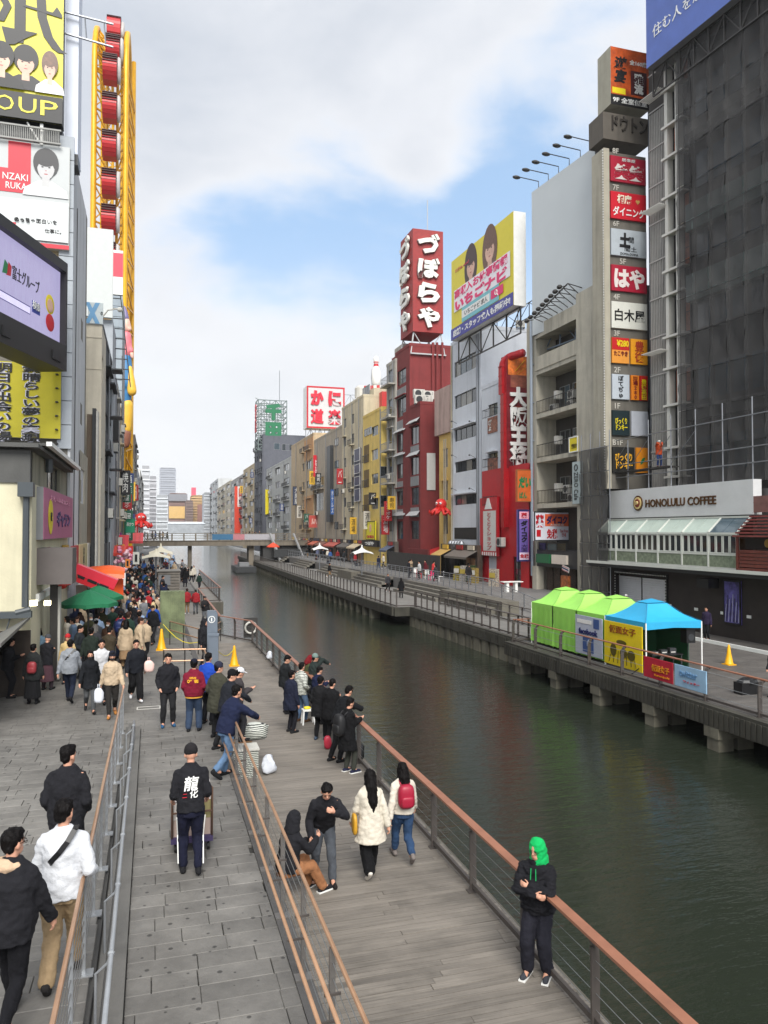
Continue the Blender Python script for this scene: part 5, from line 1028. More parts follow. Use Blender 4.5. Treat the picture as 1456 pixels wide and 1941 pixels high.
for k in range(44):
    left=k%3==2;u=rnd.uniform(236,264)if left else(rnd.uniform(404,480)if k%2 else rnd.uniform(500,745));v=rnd.uniform(900,1000);X=-2.6 if left else 27.4;p=at_x(u,v,X)
    if p.y>260 or p.y<60:continue
    c,cn=rnd.choice((((200,196,186),'white'),((40,60,110),'blue'),((170,36,40),'red'),((214,170,50),'yellow'),((40,90,70),'green'),((30,30,34),'black')));h=rnd.choice((1.6,2.4,3.4));lb='small %s projecting sign, %s bank, %s distance, %s'%(cn,'left' if left else 'right',('near','middle','far')[min(2,int(p.y/90))],('low above the shops','at mid height','high up')[min(2,max(0,int((p.z-4)/5)))])
    if lb in seen:continue
    seen.add(lb);s=sign('vertical_sign',lb,Frame((p.x-.5,p.y),0),0,.95,p.z-h/2,p.z+h/2,paint(c),t=.3)
    s['group']='small projecting signs on far facades'
    tx(s,rnd.choice(('酒場','寿司','カラオケ','焼肉','バー','居酒屋')),0,0,.6,.8,BLACK if cn in('white','yellow')else WHITE,vertical=True)
# ================================================================== LEFT BANK
YC=23.8
FC=frame_c(-160,60,YC);cz=lambda v:FC.px(30,v)[1];crm=wallm((206,200,172),.25);cw=FC.w;gw=wallm((84,84,82),.3)
cb=thing('cream_house','low cream rendered house with pink shop sign and drainpipes','building',FC.M)
MB().box(0,cw,0,.2,cz(1165),cz(915)).build('wall',crm,cb);MB().box(0,cw-.02,.2,10,0.9,cz(915)).build('inner_wall',crm,cb)
MB().box(0,cw-.05,-.06,.2,cz(915),cz(853)).build('grey_upper_wall',gw,cb);MB().box(-.5,cw+.2,-.35,9.6,cz(849),cz(842)).build('roof',gw,cb)
MB().box(cw-.9,cw-.35,-.03,.2,cz(905),cz(866)).build('window',GLASS,cb)
pm_=paint((66,72,76));
b=MB();b.tube([(cw-.12,-.2,cz(1150)),(cw-.12,-.2,cz(940))],.09,8);b.box(cw-.32,cw+.08,-.4,0,cz(942),cz(915));b.tube([(cw-.35,-.25,cz(1160)),(cw+.02,-.25,cz(1154))],.08,8);b.build('drainpipe',pm_,cb)
MB().box(-4,cw+.05,-.3,-.05,cz(1170),cz(1158)).build('gutter',pm_,cb)
for k in range(6):MB().tube([(cw-.5-k*.5,-.2,cz(1170)),(cw-.6-k*.5,-.2,cz(1195)),(cw-.5-k*.5,0,cz(1200))],.02,5).build('bracket',pm_,cb)
MB().box(cw-2.35,cw-2.28,-.02,0,cz(1140),cz(1025)).build('black_strip',BLACK,cb)if 0 else MB().box(cw-1.95,cw-1.80,-.02,-.0,cz(1140),cz(1025)).build('black_strip',BLACK,cb)
la=thing('lean_to_roof','dark lean-to shop roof at the left edge before the cream house','awning');p0=at_y(58,1168,YC-.1);
b=MB();b.add([(p0.x,YC-.2,p0.z),(p0.x,YC-4.5,p0.z-.15),(p0.x-1.8,YC-4.8,p0.z-1.25),(p0.x-1.8,YC-.2,p0.z-1.0),(p0.x,YC-.2,p0.z-.08),(p0.x,YC-4.5,p0.z-.23),(p0.x-1.8,YC-4.8,p0.z-1.33),(p0.x-1.8,YC-.2,p0.z-1.08)],[(0,3,2,1),(4,5,6,7),(0,1,5,4),(1,2,6,5)]);b.build('roof_sheet',mat('sheet_roof',(104,104,102),.6,0,.3,2),la)
for k in range(5):MB().tube([(p0.x-.1-k*.35,YC-4.3,HZ),(p0.x-.1-k*.35,YC-4.3,p0.z-.3-k*.2)],.025,6).build('post',DKG,la)if k in(0,4)else None
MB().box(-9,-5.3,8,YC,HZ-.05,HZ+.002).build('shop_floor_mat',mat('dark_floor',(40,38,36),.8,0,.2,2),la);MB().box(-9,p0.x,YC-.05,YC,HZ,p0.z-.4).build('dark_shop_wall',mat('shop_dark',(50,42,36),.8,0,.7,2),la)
FP=frame_l(60,125,-3.42);pz=lambda v:FP.px(92,v)[1];pw_=FP.w
facade(cb,.001,0,.001,[],crm)if 0 else None
ch=thing('corner_shop','shopfront below the pink sign with dark post and small lights','shop',FP.M)
oldw=wallm((150,146,128),.5);w0,w1=FP.px(88,1006)[0],FP.px(113,1006)[0]
hz_=[(w0,w1,pz(925),pz(876))];facade(ch,pw_,.5,pz(866)+.0,hz_,oldw);window(ch,*hz_[0],nx=3,fr=DKFR,gl=GLASS2)
MB().box(-.1,pw_+.1,-.4,9,pz(866),pz(862)).build('eaves',gw,ch);MB().box(-.2,pw_+.1,-.55,-.4,pz(866)-.02,pz(860)).build('gutter',WHITE,ch)
b=MB();b.tube([(w0-.7,-.15,pz(900)),(w0-.7,-.15,pz(870))],.12,8);b.build('drainpipe',pm_,ch)
z0,z1=FP.px(62,1023)[1],FP.px(62,922)[1]
s=sign('shop_sign','faded pink shop sign with blue lettering and yellow roundel',FP,.12,FP.px(122,1006)[0],z0,z1,mat('pink_face',(176,96,132),.5,0,.12,.6),y=-.3,t=.25,side=GREYP)
tx(s,'ギャラン',.12,-.08,.5,.34,paint((70,50,110)),bold=.04);tx(s,'おしゃれなカフェ',0,.32,.66,.11,paint((214,150,176)));MB().lathe([(0,0),(.62,0),(.62,.01),(0,.01)],20).build('roundel',YEL,s,Matrix.Translation((-.32*s['W'],-.02,-.05*s['H']))@Matrix.Rotation(pi/2,4,'X')@Matrix.Scale(.9,4));tx(s,'喫',-.32,-.05,None,.18,BLACK,y=-.05)
MB().box(.3,1.6,-1.1,0,pz(1095),pz(1035)).build('awning_box',mat('taupe_canvas',(96,90,88),.8,0,.1),ch)
MB().box(1.7,pw_,-.02,0,HZ,pz(1028)).build('dark_front',mat('dark_shopfront',(62,54,50),.6,0,.7,1.5),ch)
for k,(c,t_)in enumerate((((150,40,44),'酒'),((206,196,170),'めし'),((44,70,110),'たこ'),((190,150,60),'串'),((120,60,50),'焼'))):
    x=2.2+k*1.45;s=sign('shop_board','%s board over the door under the pink sign'%('dark red','cream','blue','mustard','brown')[k],FP,x,x+1.15,pz(1075)-.3*(k%2),pz(1036)-.15*(k%3),paint(c),y=-.12-.05*k,t=.12);tx(s,t_,0,0,None,.6,WHITE if k!=1 else BLACK)
for k in range(3):b=MB().ball((0,0,0),(.16,.16,.22),10).box(-.08,.08,-.08,.08,.2,.25,1);tag(b.build('paper_lantern',[paint((196,50,44)),BLACK],None,FP.M@Matrix.Translation((2.6+k*1.7,-.6,pz(1100)))),'%s red paper lantern hanging before the shop under the pink sign'%('nearest','middle','farthest')[k],'lantern')
for k in range(3):x=.5+k*1.7;MB().box(x,x+1.3,-.08,0,HZ,pz(1120)).build('door',(mat('teal_door',(40,84,96),.4),wallm((150,148,140)),mat('teal_door',(40,84,96)))[k],ch)
MB().box(.2,pw_,-.2,0,pz(1122),pz(1110)).build('lintel',WHITE,ch)
wl=mat('warm_shop_light',(255,240,190),.5,0,0,1,emit=6)
for u in(66,92):x,z=FP.px(u,1143,-.7);tag(MB().box(x-.09,x+.09,-.75,-.6,z-.06,z+.06).build('shop_light',wl,None,FP.M),'small glowing floodlight on the shopfront, %s'%('left one' if u==66 else 'right one by the dark post'),'lamp')
po=at_z(101,1290,HZ);tag(MB().box(-.11,.11,-.11,.11,0,4.05).box(-.14,.14,-.14,.14,3.95,4.05).box(-.2,.2,-.2,.2,0,.03).build('dark_post',DSTEEL,None,Matrix.Translation(po)),'tall dark square post before the shopfront under the pink sign','post')
tag(MB().box(-.09,.09,-.16,.16,0,2.9).build('white_post',wallm((196,194,184),.4),None,Matrix.Translation(at_z(108,1288,HZ))),'pale pillar edge just right of the tall dark post','post')
FQ=frame_l(125,178,-3.42,290);qz=lambda v:FQ.px(150,v)[1]
sh2=thing('shopfront','cluttered shopfront with red, cream and yellow boards left of the red canopy','shop',FQ.M)
MB().box(0,FQ.w,0,6,0,qz(1030)).build('wall',wallm((96,58,56),.3),sh2)
bd=[(128,143,(180,40,50),'酒処'),(144,160,(206,190,140),'お好み'),(161,170,(205,200,190),'寿司'),(171,178,(120,40,50),'焼')]
for k,(a,c,cc,tt)in enumerate(bd):
    x0,x1=FQ.px(a,1006)[0],FQ.px(c,1006)[0];s=sign('shop_board','%s vertical shop board with %s lettering beside the pink sign'%(('red','cream','white','dark red')[k],('white','black brushed','thin black','yellow')[k]),FQ,x0+.05,x1-.05,qz(1090),qz(1032),paint(cc),y=-.15,t=.15);tx(s,tt,0,0,None,.8,(WHITE,BLACK,BLACK,YEL)[k],vertical=True,bold=.03)
for k in range(2):x,z=FQ.px(131,1135-k*0),0;ac(sh2,FQ.px(131+k*4,1006)[0]+.6,qz(1130),y=-.5)
sw_=thing('signboard_box','sagging white sign box above the green parasols','sign',FQ.M@Matrix.Translation((.6,-.7,qz(1105))));MB().box(-.6,1.4,-.3,.3,-.25,.3).ball((.4,0,.1),(.7,.35,.3),8).build('cabinet',ACW,sw_)
YL2=34.2;F2=frame_c(-170,127,YL2);z2_=lambda v:F2.px(60,v)[1];x2_=lambda u:F2.px(u,1006)[0];W2=F2.w
l2=thing('poster_building','tall block carrying stacked posters and the video screen on the left','building',F2.M)
pan=wallm((170,176,182),.15);MB().box(0,W2,0,8.5,0,z2_(255)).build('wall',wallm((120,116,108),.3),l2)
for k in range(13):MB().box(x2_(107),W2+.15,-.16,0.0,z2_(850-k*46)+.02,z2_(850-k*46-46)-.01).build('wall_panel',pan,l2)
for k in range(13):z=z2_(530+k*26);MB().box(x2_(105),x2_(110),-.5,-.16,z,z+.05).build('bracket',DSTEEL,l2)
F2s=frame_l(127,158,at_y(127,1006,YL2).x,290);rel=F2.M.inverted()@F2s.M;z2s=lambda v:F2s.px(140,v)[1];whl=wallm((204,206,208),.25,.08)
def sidewall(par,Fm,Fs,z0,z1,m,holes,nx=1,fr=DKFR):
    o=facade(par,Fs.w,z0,z1,holes,m);o.matrix_basis=Fm.M.inverted()@Fs.M
    for h in holes:w=window(par,*h,nx=nx,fr=fr,gl=GLASS);w.matrix_basis=Fm.M.inverted()@Fs.M@w.matrix_basis
    return o
xh=F2s.px(150,1006)[0];hl=[(xh,xh+1.0,z2s(v+45),z2s(v))for v in(560,740,900)]
sidewall(l2,F2,F2s,0,z2s(290),whl,[(h[0],h[1],h[2],h[3])for h in hl])
MB().box(-.02,.5,-.1,0,3,z2s(300)).build('corner_pilaster',whl,l2,rel)
MB().tube([(2.2,-.05,4),(2.3,-.05,12),(2.6,-.05,20)],.02,5).build('cable',BLACK,l2,rel)
MB().box(x2_(113),x2_(138),.5,2,z2_(275),z2_(-200)).build('upper_block',mat('pale_blue_white_panel',(214,220,232),.6,0,.06,1),l2)
MB().box(x2_(120),x2_(140),.2,1.2,z2_(298),z2_(277)).build('vent_box',DKG,l2)
b=MB()
for va,vc in((3,10),(44,55)):b.tube([(x2_(112),.3,z2_(va)),(x2_(206),.3,z2_(vc))],.05,6)
for u in(150,187):b.tube([(x2_(u+4),.3,z2_(50)),(x2_(u),.3,z2_(6))],.035,5)
b.build('roof_gantry',STEEL,l2)
bk_=mat('beige_brick',(168,152,120),.8,0,.3,5);bkm=MB().box(-.098,.098,-.03,.02,-.031,.031).mesh('brick',bk_);ph=thing('brick_wall','patch of beige brickwork between poster and video screen','wall',F2.M)
for r_ in range(24):
    for c_ in range(5):link('brick',bkm,ph,Matrix.Translation((x2_(62)+.21*c_+(r_%2)*.1,-.02,z2_(550)+r_*.073)))
MB().box(x2_(58),x2_(108),-.015,0,z2_(550),z2_(475)).build('mortar',joint,ph)
b=MB();n=34
for k in range(n):x=x2_(-10)+(x2_(110)-x2_(-10))*k/n;b.box(x-.012,x+.012,-.5,-.47,z2_(276),z2_(252))
b.box(x2_(-40),x2_(111),-.52,-.45,z2_(253),z2_(250));b.box(x2_(-40),x2_(111),-.52,-.45,z2_(278),z2_(275));b.build('balcony_railing',wallm((160,160,156)),l2)
MB().box(x2_(-100),x2_(111),-.05,3,z2_(275),z2_(236)).build('gap_shade_box',DKG,l2);MB().bar((x2_(73),-.3,z2_(280)),(x2_(73),-.3,z2_(240)),.12).bar((x2_(45),-.3,z2_(240)),(x2_(70),-.3,z2_(275)),.06).build('steel_post',WHITE,l2)  # solid dark box between the posters, its colour standing in for shade
FX=F2
s=sign('poster','yellow and black poster with two printed young men and yellow OUP lettering',F2,x2_(-160),x2_(113),z2_(238),z2_(-160),mat('poster_yellow',(206,198,30),.4,0,.04),y=-.35,t=.5,side=BLACK)
W_,H_=s['W'],s['H'];lx=lambda u:x2_(u)-(x2_(-160)+x2_(113))/2;lz_=lambda v:z2_(v)-(z2_(238)+z2_(-160))/2
panel(s,-W_/2,W_/2,-H_/2,lz_(190),BLACK,y=-.03,t=.01);gy=paint((226,214,60))
for c,u in(('O',4),('U',47),('P',88)):text(s,c,lx(u),lz_(213),(x2_(34)-x2_(0)),.62,gy,y=-.05)
def strokes(par,pts,w_,m,y=-.04):
    b=MB()
    for a,c in zip(pts,pts[1:]):b.bar((lx(a[0]),0,lz_(a[1])),(lx(c[0]),0,lz_(c[1])),w_,.01,up=(0,1,0))if 0 else b.prism([(lx(a[0])-w_/2,lz_(a[1])),(lx(a[0])+w_/2,lz_(a[1])),(lx(c[0])+w_/2,lz_(c[1])),(lx(c[0])-w_/2,lz_(c[1]))],0,.004)
    b.build('brush_stroke',m,par,Matrix.Translation((0,y,0)))
strokes(s,[(30,-40),(30,70),(26,95)],.42,BLACK);strokes(s,[(68,-20),(72,40),(84,75),(100,95),(112,102)],.36,BLACK,-.045);strokes(s,[(12,93),(30,75),(62,74)],.2,BLACK,-.05);strokes(s,[(-8,60),(6,30),(-6,10)],.3,BLACK,-.05)
MB().prism([(lx(-5),lz_(70)),(lx(64),lz_(72)),(lx(40),lz_(86)),(lx(20),lz_(100)),(lx(5),lz_(102))],0,.004).build('brush_stroke',BLACK,s,Matrix.Translation((0,-.055,0)))
MB().prism([(lx(36),lz_(26)),(lx(110),lz_(36)),(lx(110),lz_(30)),(lx(100),lz_(16)),(lx(92),lz_(28)),(lx(36),lz_(22))],0,.004).build('brush_stroke',BLACK,s,Matrix.Translation((0,-.052,0)))
portrait(s,lx(42)/W_,lz_(128)/H_,.95,BLACK,SKIN_P,paint((34,32,36)),asp=.9,y=-.07);portrait(s,lx(88)/W_,lz_(132)/H_,.9,BRHAIR_P,SKIN_P,WHITE,asp=.62,y=-.10);portrait(s,lx(-4)/W_,lz_(130)/H_,.95,BLACK,SKIN_P,BLACK,asp=.9,y=-.13)
panel(s,-W_/2,W_/2,-H_/2,lz_(190),BLACK,y=-.145,t=.005)
for c,u in(('O',4),('U',47),('P',88)):text(s,c,lx(u),lz_(213),(x2_(34)-x2_(0)),.62,gy,y=-.16)
s=sign('poster','white, grey and red poster with a black-and-white printed portrait',F2,x2_(-120),x2_(127),z2_(472),z2_(277),mat('poster_grey',(180,184,184),.4,0,.03),y=-.3,t=.4,side=ACW)
cx_=(x2_(-120)+x2_(127))/2;cz_=(z2_(472)+z2_(277))/2;gx=lambda u:x2_(u)-cx_;gz_=lambda v:z2_(v)-cz_;pr=paint((196,32,52))
panel(s,gx(10),gx(53),gz_(374),gz_(279),pr,y=-.02,t=.01);panel(s,gx(-30),gx(10),gz_(374),gz_(330),pr,y=-.02,t=.01);panel(s,gx(-60),gx(26),gz_(460),gz_(430),pr,y=-.02,t=.01);panel(s,-s['W']/2,s['W']/2,-s['H']/2,gz_(464),pr,y=-.022,t=.01)
panel(s,gx(-60),s['W']/2-.02,gz_(460),gz_(385),paint((206,210,210)),y=-.018,t=.003)
text(s,'NZAKI',gx(24),gz_(345),x2_(48)-x2_(0),.27,WHITE,y=-.04);text(s,'RUKA',gx(26),gz_(362),x2_(44)-x2_(4),.27,WHITE,y=-.04);text(s,'めっちゃ面白いを',gx(64),gz_(424),x2_(105)-x2_(24),None,BLACK,y=-.04);text(s,'仕事に。',gx(97),gz_(441),x2_(115)-x2_(84),None,BLACK,y=-.04)
portrait(s,gx(82)/s['W'],gz_(318)/s['H'],1.02,paint((50,50,52)),paint((186,186,186)),paint((212,212,212)),asp=.85,y=-.05);panel(s,gx(53),s['W']/2-.02,gz_(460),gz_(385),paint((206,210,210)),y=-.085,t=.003)
text(s,'めっちゃ面白いを',gx(64),gz_(424),x2_(105)-x2_(24),None,BLACK,y=-.1);text(s,'仕事に。',gx(97),gz_(441),x2_(115)-x2_(84),None,BLACK,y=-.1)
s=sign('yellow_sign','mustard yellow sign with two columns of outlined Japanese characters',F2,x2_(-90),x2_(115),z2_(832),z2_(690),mat('mustard_face',(196,184,34),.5,0,.12,.8),y=-.3,t=.2,side=GREYP)
cx_=(x2_(-90)+x2_(115))/2
for u,tt in((58,'素晴らしい夢の実現'),(4,'明日の出会いの場')):
    me=text_mesh(tt,x2_(76)-x2_(38),s['H']*1.04,vertical=True,bold=.06,ext=.004);me.materials.append(paint((206,206,220)));link('lettering',me,s,Matrix.Translation((x2_(u)-cx_,-.03,-.12)))
    me=text_mesh(tt,x2_(75)-x2_(39),s['H']*1.02,vertical=True,bold=.02,ext=.004);me.materials.append(BLACK);link('lettering',me,s,Matrix.Translation((x2_(u)-cx_+.03,-.05,-.12)))
pr_=at_y(107,1006,32.6);ang=radians(70.5);wS=8.0;dS=Vector((cos(ang),sin(ang),0));FSn=Frame(Vector((pr_.x,pr_.y,0))-dS*wS,ang);FSn.w=wS
zt=FSn.px(107,515)[1];zb=FSn.px(107,655)[1]
s=sign('video_screen','large lilac video screen in a black frame jutting from the poster building',FSn,.2,wS-.12,zb,zt,paint((150,140,200)),y=-.1,t=.5,side=BLACK)
lil=bpy.data.materials.new('screen_picture');lil.use_nodes=True;nt=lil.node_tree;B=nt.nodes['Principled BSDF'];B.inputs['Roughness'].default_value=.3
wv=nt.nodes.new('ShaderNodeTexNoise');tcn=nt.nodes.new('ShaderNodeTexCoord');mpn=nt.nodes.new('ShaderNodeMapping');mpn.inputs['Scale'].default_value=(2,1,.3);nt.links.new(tcn.outputs['Object'],mpn.inputs[0]);nt.links.new(mpn.outputs[0],wv.inputs[0]);rr_=nt.nodes.new('ShaderNodeValToRGB');nt.links.new(wv.outputs['Fac'],rr_.inputs[0]);rr_.color_ramp.elements[0].color=(*lin((188,176,226)),1);rr_.color_ramp.elements[1].color=(*lin((206,204,246)),1)
B.inputs['Base Color'].default_value=(.02,.02,.02,1);nt.links.new(rr_.outputs[0],B.inputs['Emission Color']);B.inputs['Emission Strength'].default_value=.4
for ch_ in s.children:
    if ch_.name.startswith('face'):ch_.data.materials[0]=lil
b=MB();H_=s['H'];W_=s['W']
b.box(-W_/2-.3,W_/2+.12,-.25,.9,H_/2,H_/2+.38);b.box(W_/2,W_/2+.12,-.25,.9,-H_/2-.4,H_/2);b.box(-W_/2-.3,W_/2+.12,-.25,.9,-H_/2-1.0,-H_/2);b.build('frame',mat('black_frame',(34,33,34),.5,0,.2,1),s)
MB().box(W_/2-1.1,W_/2-.4,-.3,-.25,-H_/2-.75,-H_/2-.4).box(W_/2-4.6,W_/2-4.1,-.3,-.25,-H_/2-.75,-H_/2-.4).build('speaker_grille',BLACK,s)
sx_=lambda u:FSn.px(u,1006)[0]-(wS+.08)/2;sz_=lambda u,v:FSn.px(u,v)[1]-(zt+zb)/2;dkp=paint((50,40,90))
text(s,'富士グループ',sx_(38),sz_(38,528),sx_(64)-sx_(12),.5,BLACK,y=-.03);text(s,'検索',sx_(57),sz_(57,578),.55,.3,WHITE,y=-.05);panel(s,sx_(50),sx_(65),sz_(57,592),sz_(57,570),paint((40,60,150)),y=-.02,t=.01)
panel(s,sx_(-20),sx_(47),sz_(30,585),sz_(30,570)+.02,paint((70,64,130)),y=-.015,t=.002);panel(s,sx_(-20),sx_(46.4),sz_(30,584)+.01,sz_(30,571),mat('search_box',(212,206,240),.4,emit=.3),y=-.018,t=.002)
for k,(c,dx)in enumerate(((RED,.1),(GREEN,-.15))):MB().prism([(-.2+dx,-.2),(.1+dx,-.15),(.15+dx,.2),(-.05+dx,.3)],-.02-.004*k,-.015).build('logo_petal',c,s,Matrix.Translation((sx_(2),-.01,sz_(2,508))))
b=MB();b.ball((0,0,.35),(.35,.02,.38),12,0);b.ball((0,-.01,-.35),(.34,.02,.34),12,1);b.ball((-.02,-.02,.3),(.24,.02,.26),12,2);b.build('cartoon_shape',[YEL,RED,SKIN_P],s,Matrix.Translation((sx_(84),-.03,sz_(84,592))))
F3=frame_c(158,190,46.5);z3=lambda v:F3.px(175,v)[1];F3s=frame_l(190,198,at_y(190,1006,46.5).x)
l3=thing('apartment_building','narrow beige block with a blue graffiti board on its roof','building',F3.M);be3=wallm((204,196,178),.2)
MB().box(-3,F3.w,0,.2,0,z3(615)).build('wall',be3,l3)
for v in(640,700,790):MB().box(0,F3.w+.01,-.03,0,z3(v),z3(v)+.06).build('ledge',be3,l3)
h=[(.4,1.4,F3s.px(194,v+50)[1],F3s.px(194,v)[1])for v in(675,870)];sidewall(l3,F3,F3s,0,z3(615),be3,[q for q in h if q[1]<F3s.w])
s=sign('roof_board','pale board with blue X-shaped graffiti on the beige roof',F3,F3.px(163,1006)[0],F3.px(192,1006)[0],z3(614),z3(574),paint((196,206,208)),y=-.1,t=.1)
for sg in(-1,1):MB().prism([(-.28*sg-.12,-.6),(-.28*sg+.12,-.6),(.28*sg+.12,.6),(.28*sg-.12,.6)],-.02-.005*(sg>0),-.014).build('painted_stroke',paint((110,160,200)),s,Matrix.Translation((-.2*s['W'],0,0)))
tx(s,'中',.42,0,.16,.2,BLACK)
F4=frame_l(150,165,-3.35);brw=wallm((112,98,84),.2)
l4=thing('shop_building','low grey-brown rendered front with shuttered window','building',F4.M);H4=[(.6,2.6,F4.px(156,955)[1],F4.px(156,890)[1])]
facade(l4,F4.w,3,F4.px(150,850)[1],H4,wallm((172,166,150),.3));window(l4,*H4[0],nx=2,fr=DKFR);MB().box(0.0,F4.w,.3,3,3,F4.px(150,850)[1]).build('inner_wall',be3,l4)
F5=frame_c(163,181,45.0);tag(MB().box(0,F5.w*.55,0,1.2,3.2,F5.px(170,785)[1]).box(F5.w*.6,F5.w,-.3,.6,3.2,F5.px(170,775)[1],1).build('pilaster_block',[brw,DKG],None,F5.M),'brown and black narrow shop pilaster beside the beige block','building')
tag(MB().box(F5.w*1.02,F5.w*1.2,-.4,.5,3.4,F5.px(170,780)[1]).build('white_strip_sign',ACW,None,F5.M),'thin white vertical sign right of the brown pilaster','sign')
dgr=wallm((70,74,78),.2);F6=frame_l(192,222,-3.02)
l6=block('dark slate-grey building with a projecting black box lamp',F6,F6.px(190,605)[1],5,dgr,rows=[(700,735),(780,815),(860,895),(930,960),(1000,1030)],cols=[(196,203),(206,212)],uref=200,nx=1,fr=ALU,seed=31,acs=4,pipes=2)
for v in(700,790,890):x,z=F6.px(205,v);MB().box(x,x+1.6,-.9,-.05,z,z+.08).box(x,x+1.6,-.92,-.88,z,z+1).build('balcony',DKG,l6)
p=at_y(212,810,62);tag(MB().box(-.9,.5,0,1.5,-1.0,.9).build('box_sign',BLACK,None,Matrix.Translation(p)),'black box sign projecting from the grey left-bank fronts','sign')
for(u,c)in((210,'lamp'),(0,0)):
    if not u:continue
tag(MB().tube([(0,0,0),(.3,-.1,.4),(.9,-.2,.5)],.05,6).ball((1.0,-.2,.45),.16,8).build('roof_lamp',ACW,None,Matrix.Translation(at_y(195,600,50))),'small lamp on an arm over the slate-grey roof','lamp')
b=MB();pL=at_y(205,660,64)
for k in range(9):b.bar((-.6+k*.09,0,4-k*.8),(.9+k*.09,0,4-k*.8),.07)
b.bar((-.6,0,4.2),(.2,0,-3),.08);b.bar((.9,0,4.2),(1.7,0,-3),.08);tag(b.build('roof_ladder',DKG,None,Matrix.Translation(pL)),'dark metal ladder leaning at the grey wall behind the slate building','ladder')
F7=frame_c(152,210,60);z7=lambda v:F7.px(180,v)[1]
s=sign('billboard','plain off-white billboard standing before the yellow wheel',F7,0,F7.w,z7(600),z7(432),mat('offwhite_board',(198,202,200),.6,0,.05),y=0,t=.4)
MB().box(.0,F7.w,.5,6,0,z7(600)).build('lower_block',pan,s,Matrix.Translation((-F7.w/2,0,-(z7(600)+z7(432))/2)))
F8=frame_c(207,229,82);z8=lambda v:F8.px(218,v)[1]
s=sign('billboard','small red and white billboard beside the yellow wheel',F8,0,F8.w,z8(558),z8(474),WHITE,y=0,t=.5);pn(s,-.42,.5,-.1,.44,paint((222,60,80)))
l8=thing('panel_building','grey panel-clad building below the small red and white billboard','building',F8.M)
for k in range(12):MB().box(0,F8.w,0,.3,z8(800-k*20)+.03,z8(780-k*20)-.02).build('wall_panel',wallm((150,160,168),.1),l8)
MB().box(0,F8.w-.01,.3,8,0,z8(560)).build('core',DKG,l8)
def far_l(lbl,u0,u1,vtop,X,c,rows=6,cols=2,seed=1,dep=8,**k):
    F=frame_l(u0,u1,X);zt=F.px(u0,vtop)[1];W_=F.w;H=[]
    for i in range(rows):
        for j in range(cols):x=W_*(j+.5)/cols;z=4.4+(zt-5)*(i+.5)/rows;H.append((x-W_*.28/cols,x+W_*.28/cols,z-.6,z+.8))
    return block(lbl,F,zt,dep,wallm(c,.3),wins=H,fr=DKFR,seed=seed,nx=2,acs=4,pipes=1,**k)
far_l('pale block below the grey panel building on the left bank',218,226,720,-3.0,(176,174,168),5,2,seed=41)
far_l('cream block right before the yellow wheel',226,232,765,-3.05,(204,190,160),5,2,seed=42)
far_l('pale yellow block beyond the wheel foot',251.5,254.5,870,-3.0,(196,188,160),5,2,seed=43)
far_l('tall grey and black far block with vertical lettering',254.5,259,820,-3.0,(120,116,114),6,2,seed=44)
far_l('pale bluish far block on the left bank',259,265,885,-3.0,(190,194,200),6,3,seed=45)
far_l('cream-grey far block on the left bank',265,272,888,-3.0,(196,194,188),6,3,seed=46)
for k,(a,c,v,Y,cc,l)in enumerate(((268,283,885,330,(200,202,206),'pale far block left of the slim tower'),(283,296,905,360,(186,186,190),'grey striped far block left of the slim tower'),(296,318,940,400,(200,204,208),'white balconied far block below the tall tower'),(302,333,887,800,(168,172,180),'tall hazy far residential tower with rows of balconies'),(320,355,936,560,(150,124,118),'brown and tan far block with curved grey top'),(362,396,940,540,(196,164,120),'tan far block behind the pink tower'),(352,366,950,530,(134,116,110),'narrow brown far stair block'),(318,386,989,470,(206,212,218),'low white elevated station across the canal end'),(386,398,935,470,(178,182,186),'slim grey far block at the canal end'))):
    F=frame_c(a,c,Y);zt=F.px(a,v)[1];r=thing('far_building',l,'building',F.M);MB().box(0,F.w,0,15,-1,zt).build('wall',wallm(cc,.1),r)
    nr=max(2,int(zt/(3.6 if Y<700 else 4.5)));b=MB();g=MB()
    if k==7:b.box(-1,F.w+1,-.5,0,zt-1.2,zt);g.box(0,F.w,-.3,-.01,4,zt-1.6)
    else:
        for i in range(nr):b.box(0,F.w,-.5,0,zt*(i+.6)/nr,zt*(i+.75)/nr);g.box(F.w*.06,F.w*.94,-.1,-.02,zt*(i+.76)/nr,zt*(i+.76)/nr+1.5)
    tag(b.build('balcony_bands',wallm(tuple(min(255,int(q*1.12))for q in cc),.1),r),kind='stuff');tag(g.build('window_bands',mat('hazy_glass_%d'%k,tuple(int(q*.8)for q in cc),.3,0,.2,.4),r),kind='stuff')
    if k==4:MB().box(0,F.w*.98,-.8,-.5,zt*.45,zt*.72).build('tan_band',wallm((214,178,116),.1),r);MB().box(-.5,F.w*.99,-1.5,12,zt-5,zt-.2).build('grey_top',wallm((138,140,146),.1),r)
    if k==5:MB().box(F.w*.35,F.w,-.8,-.5,0,zt*.8).build('brown_panel',wallm((150,112,104),.1),r);MB().box(0.2,3.2,0,3,zt-2,F.px(a,924)[1]).build('pink_tower',paint((222,90,110)),r)
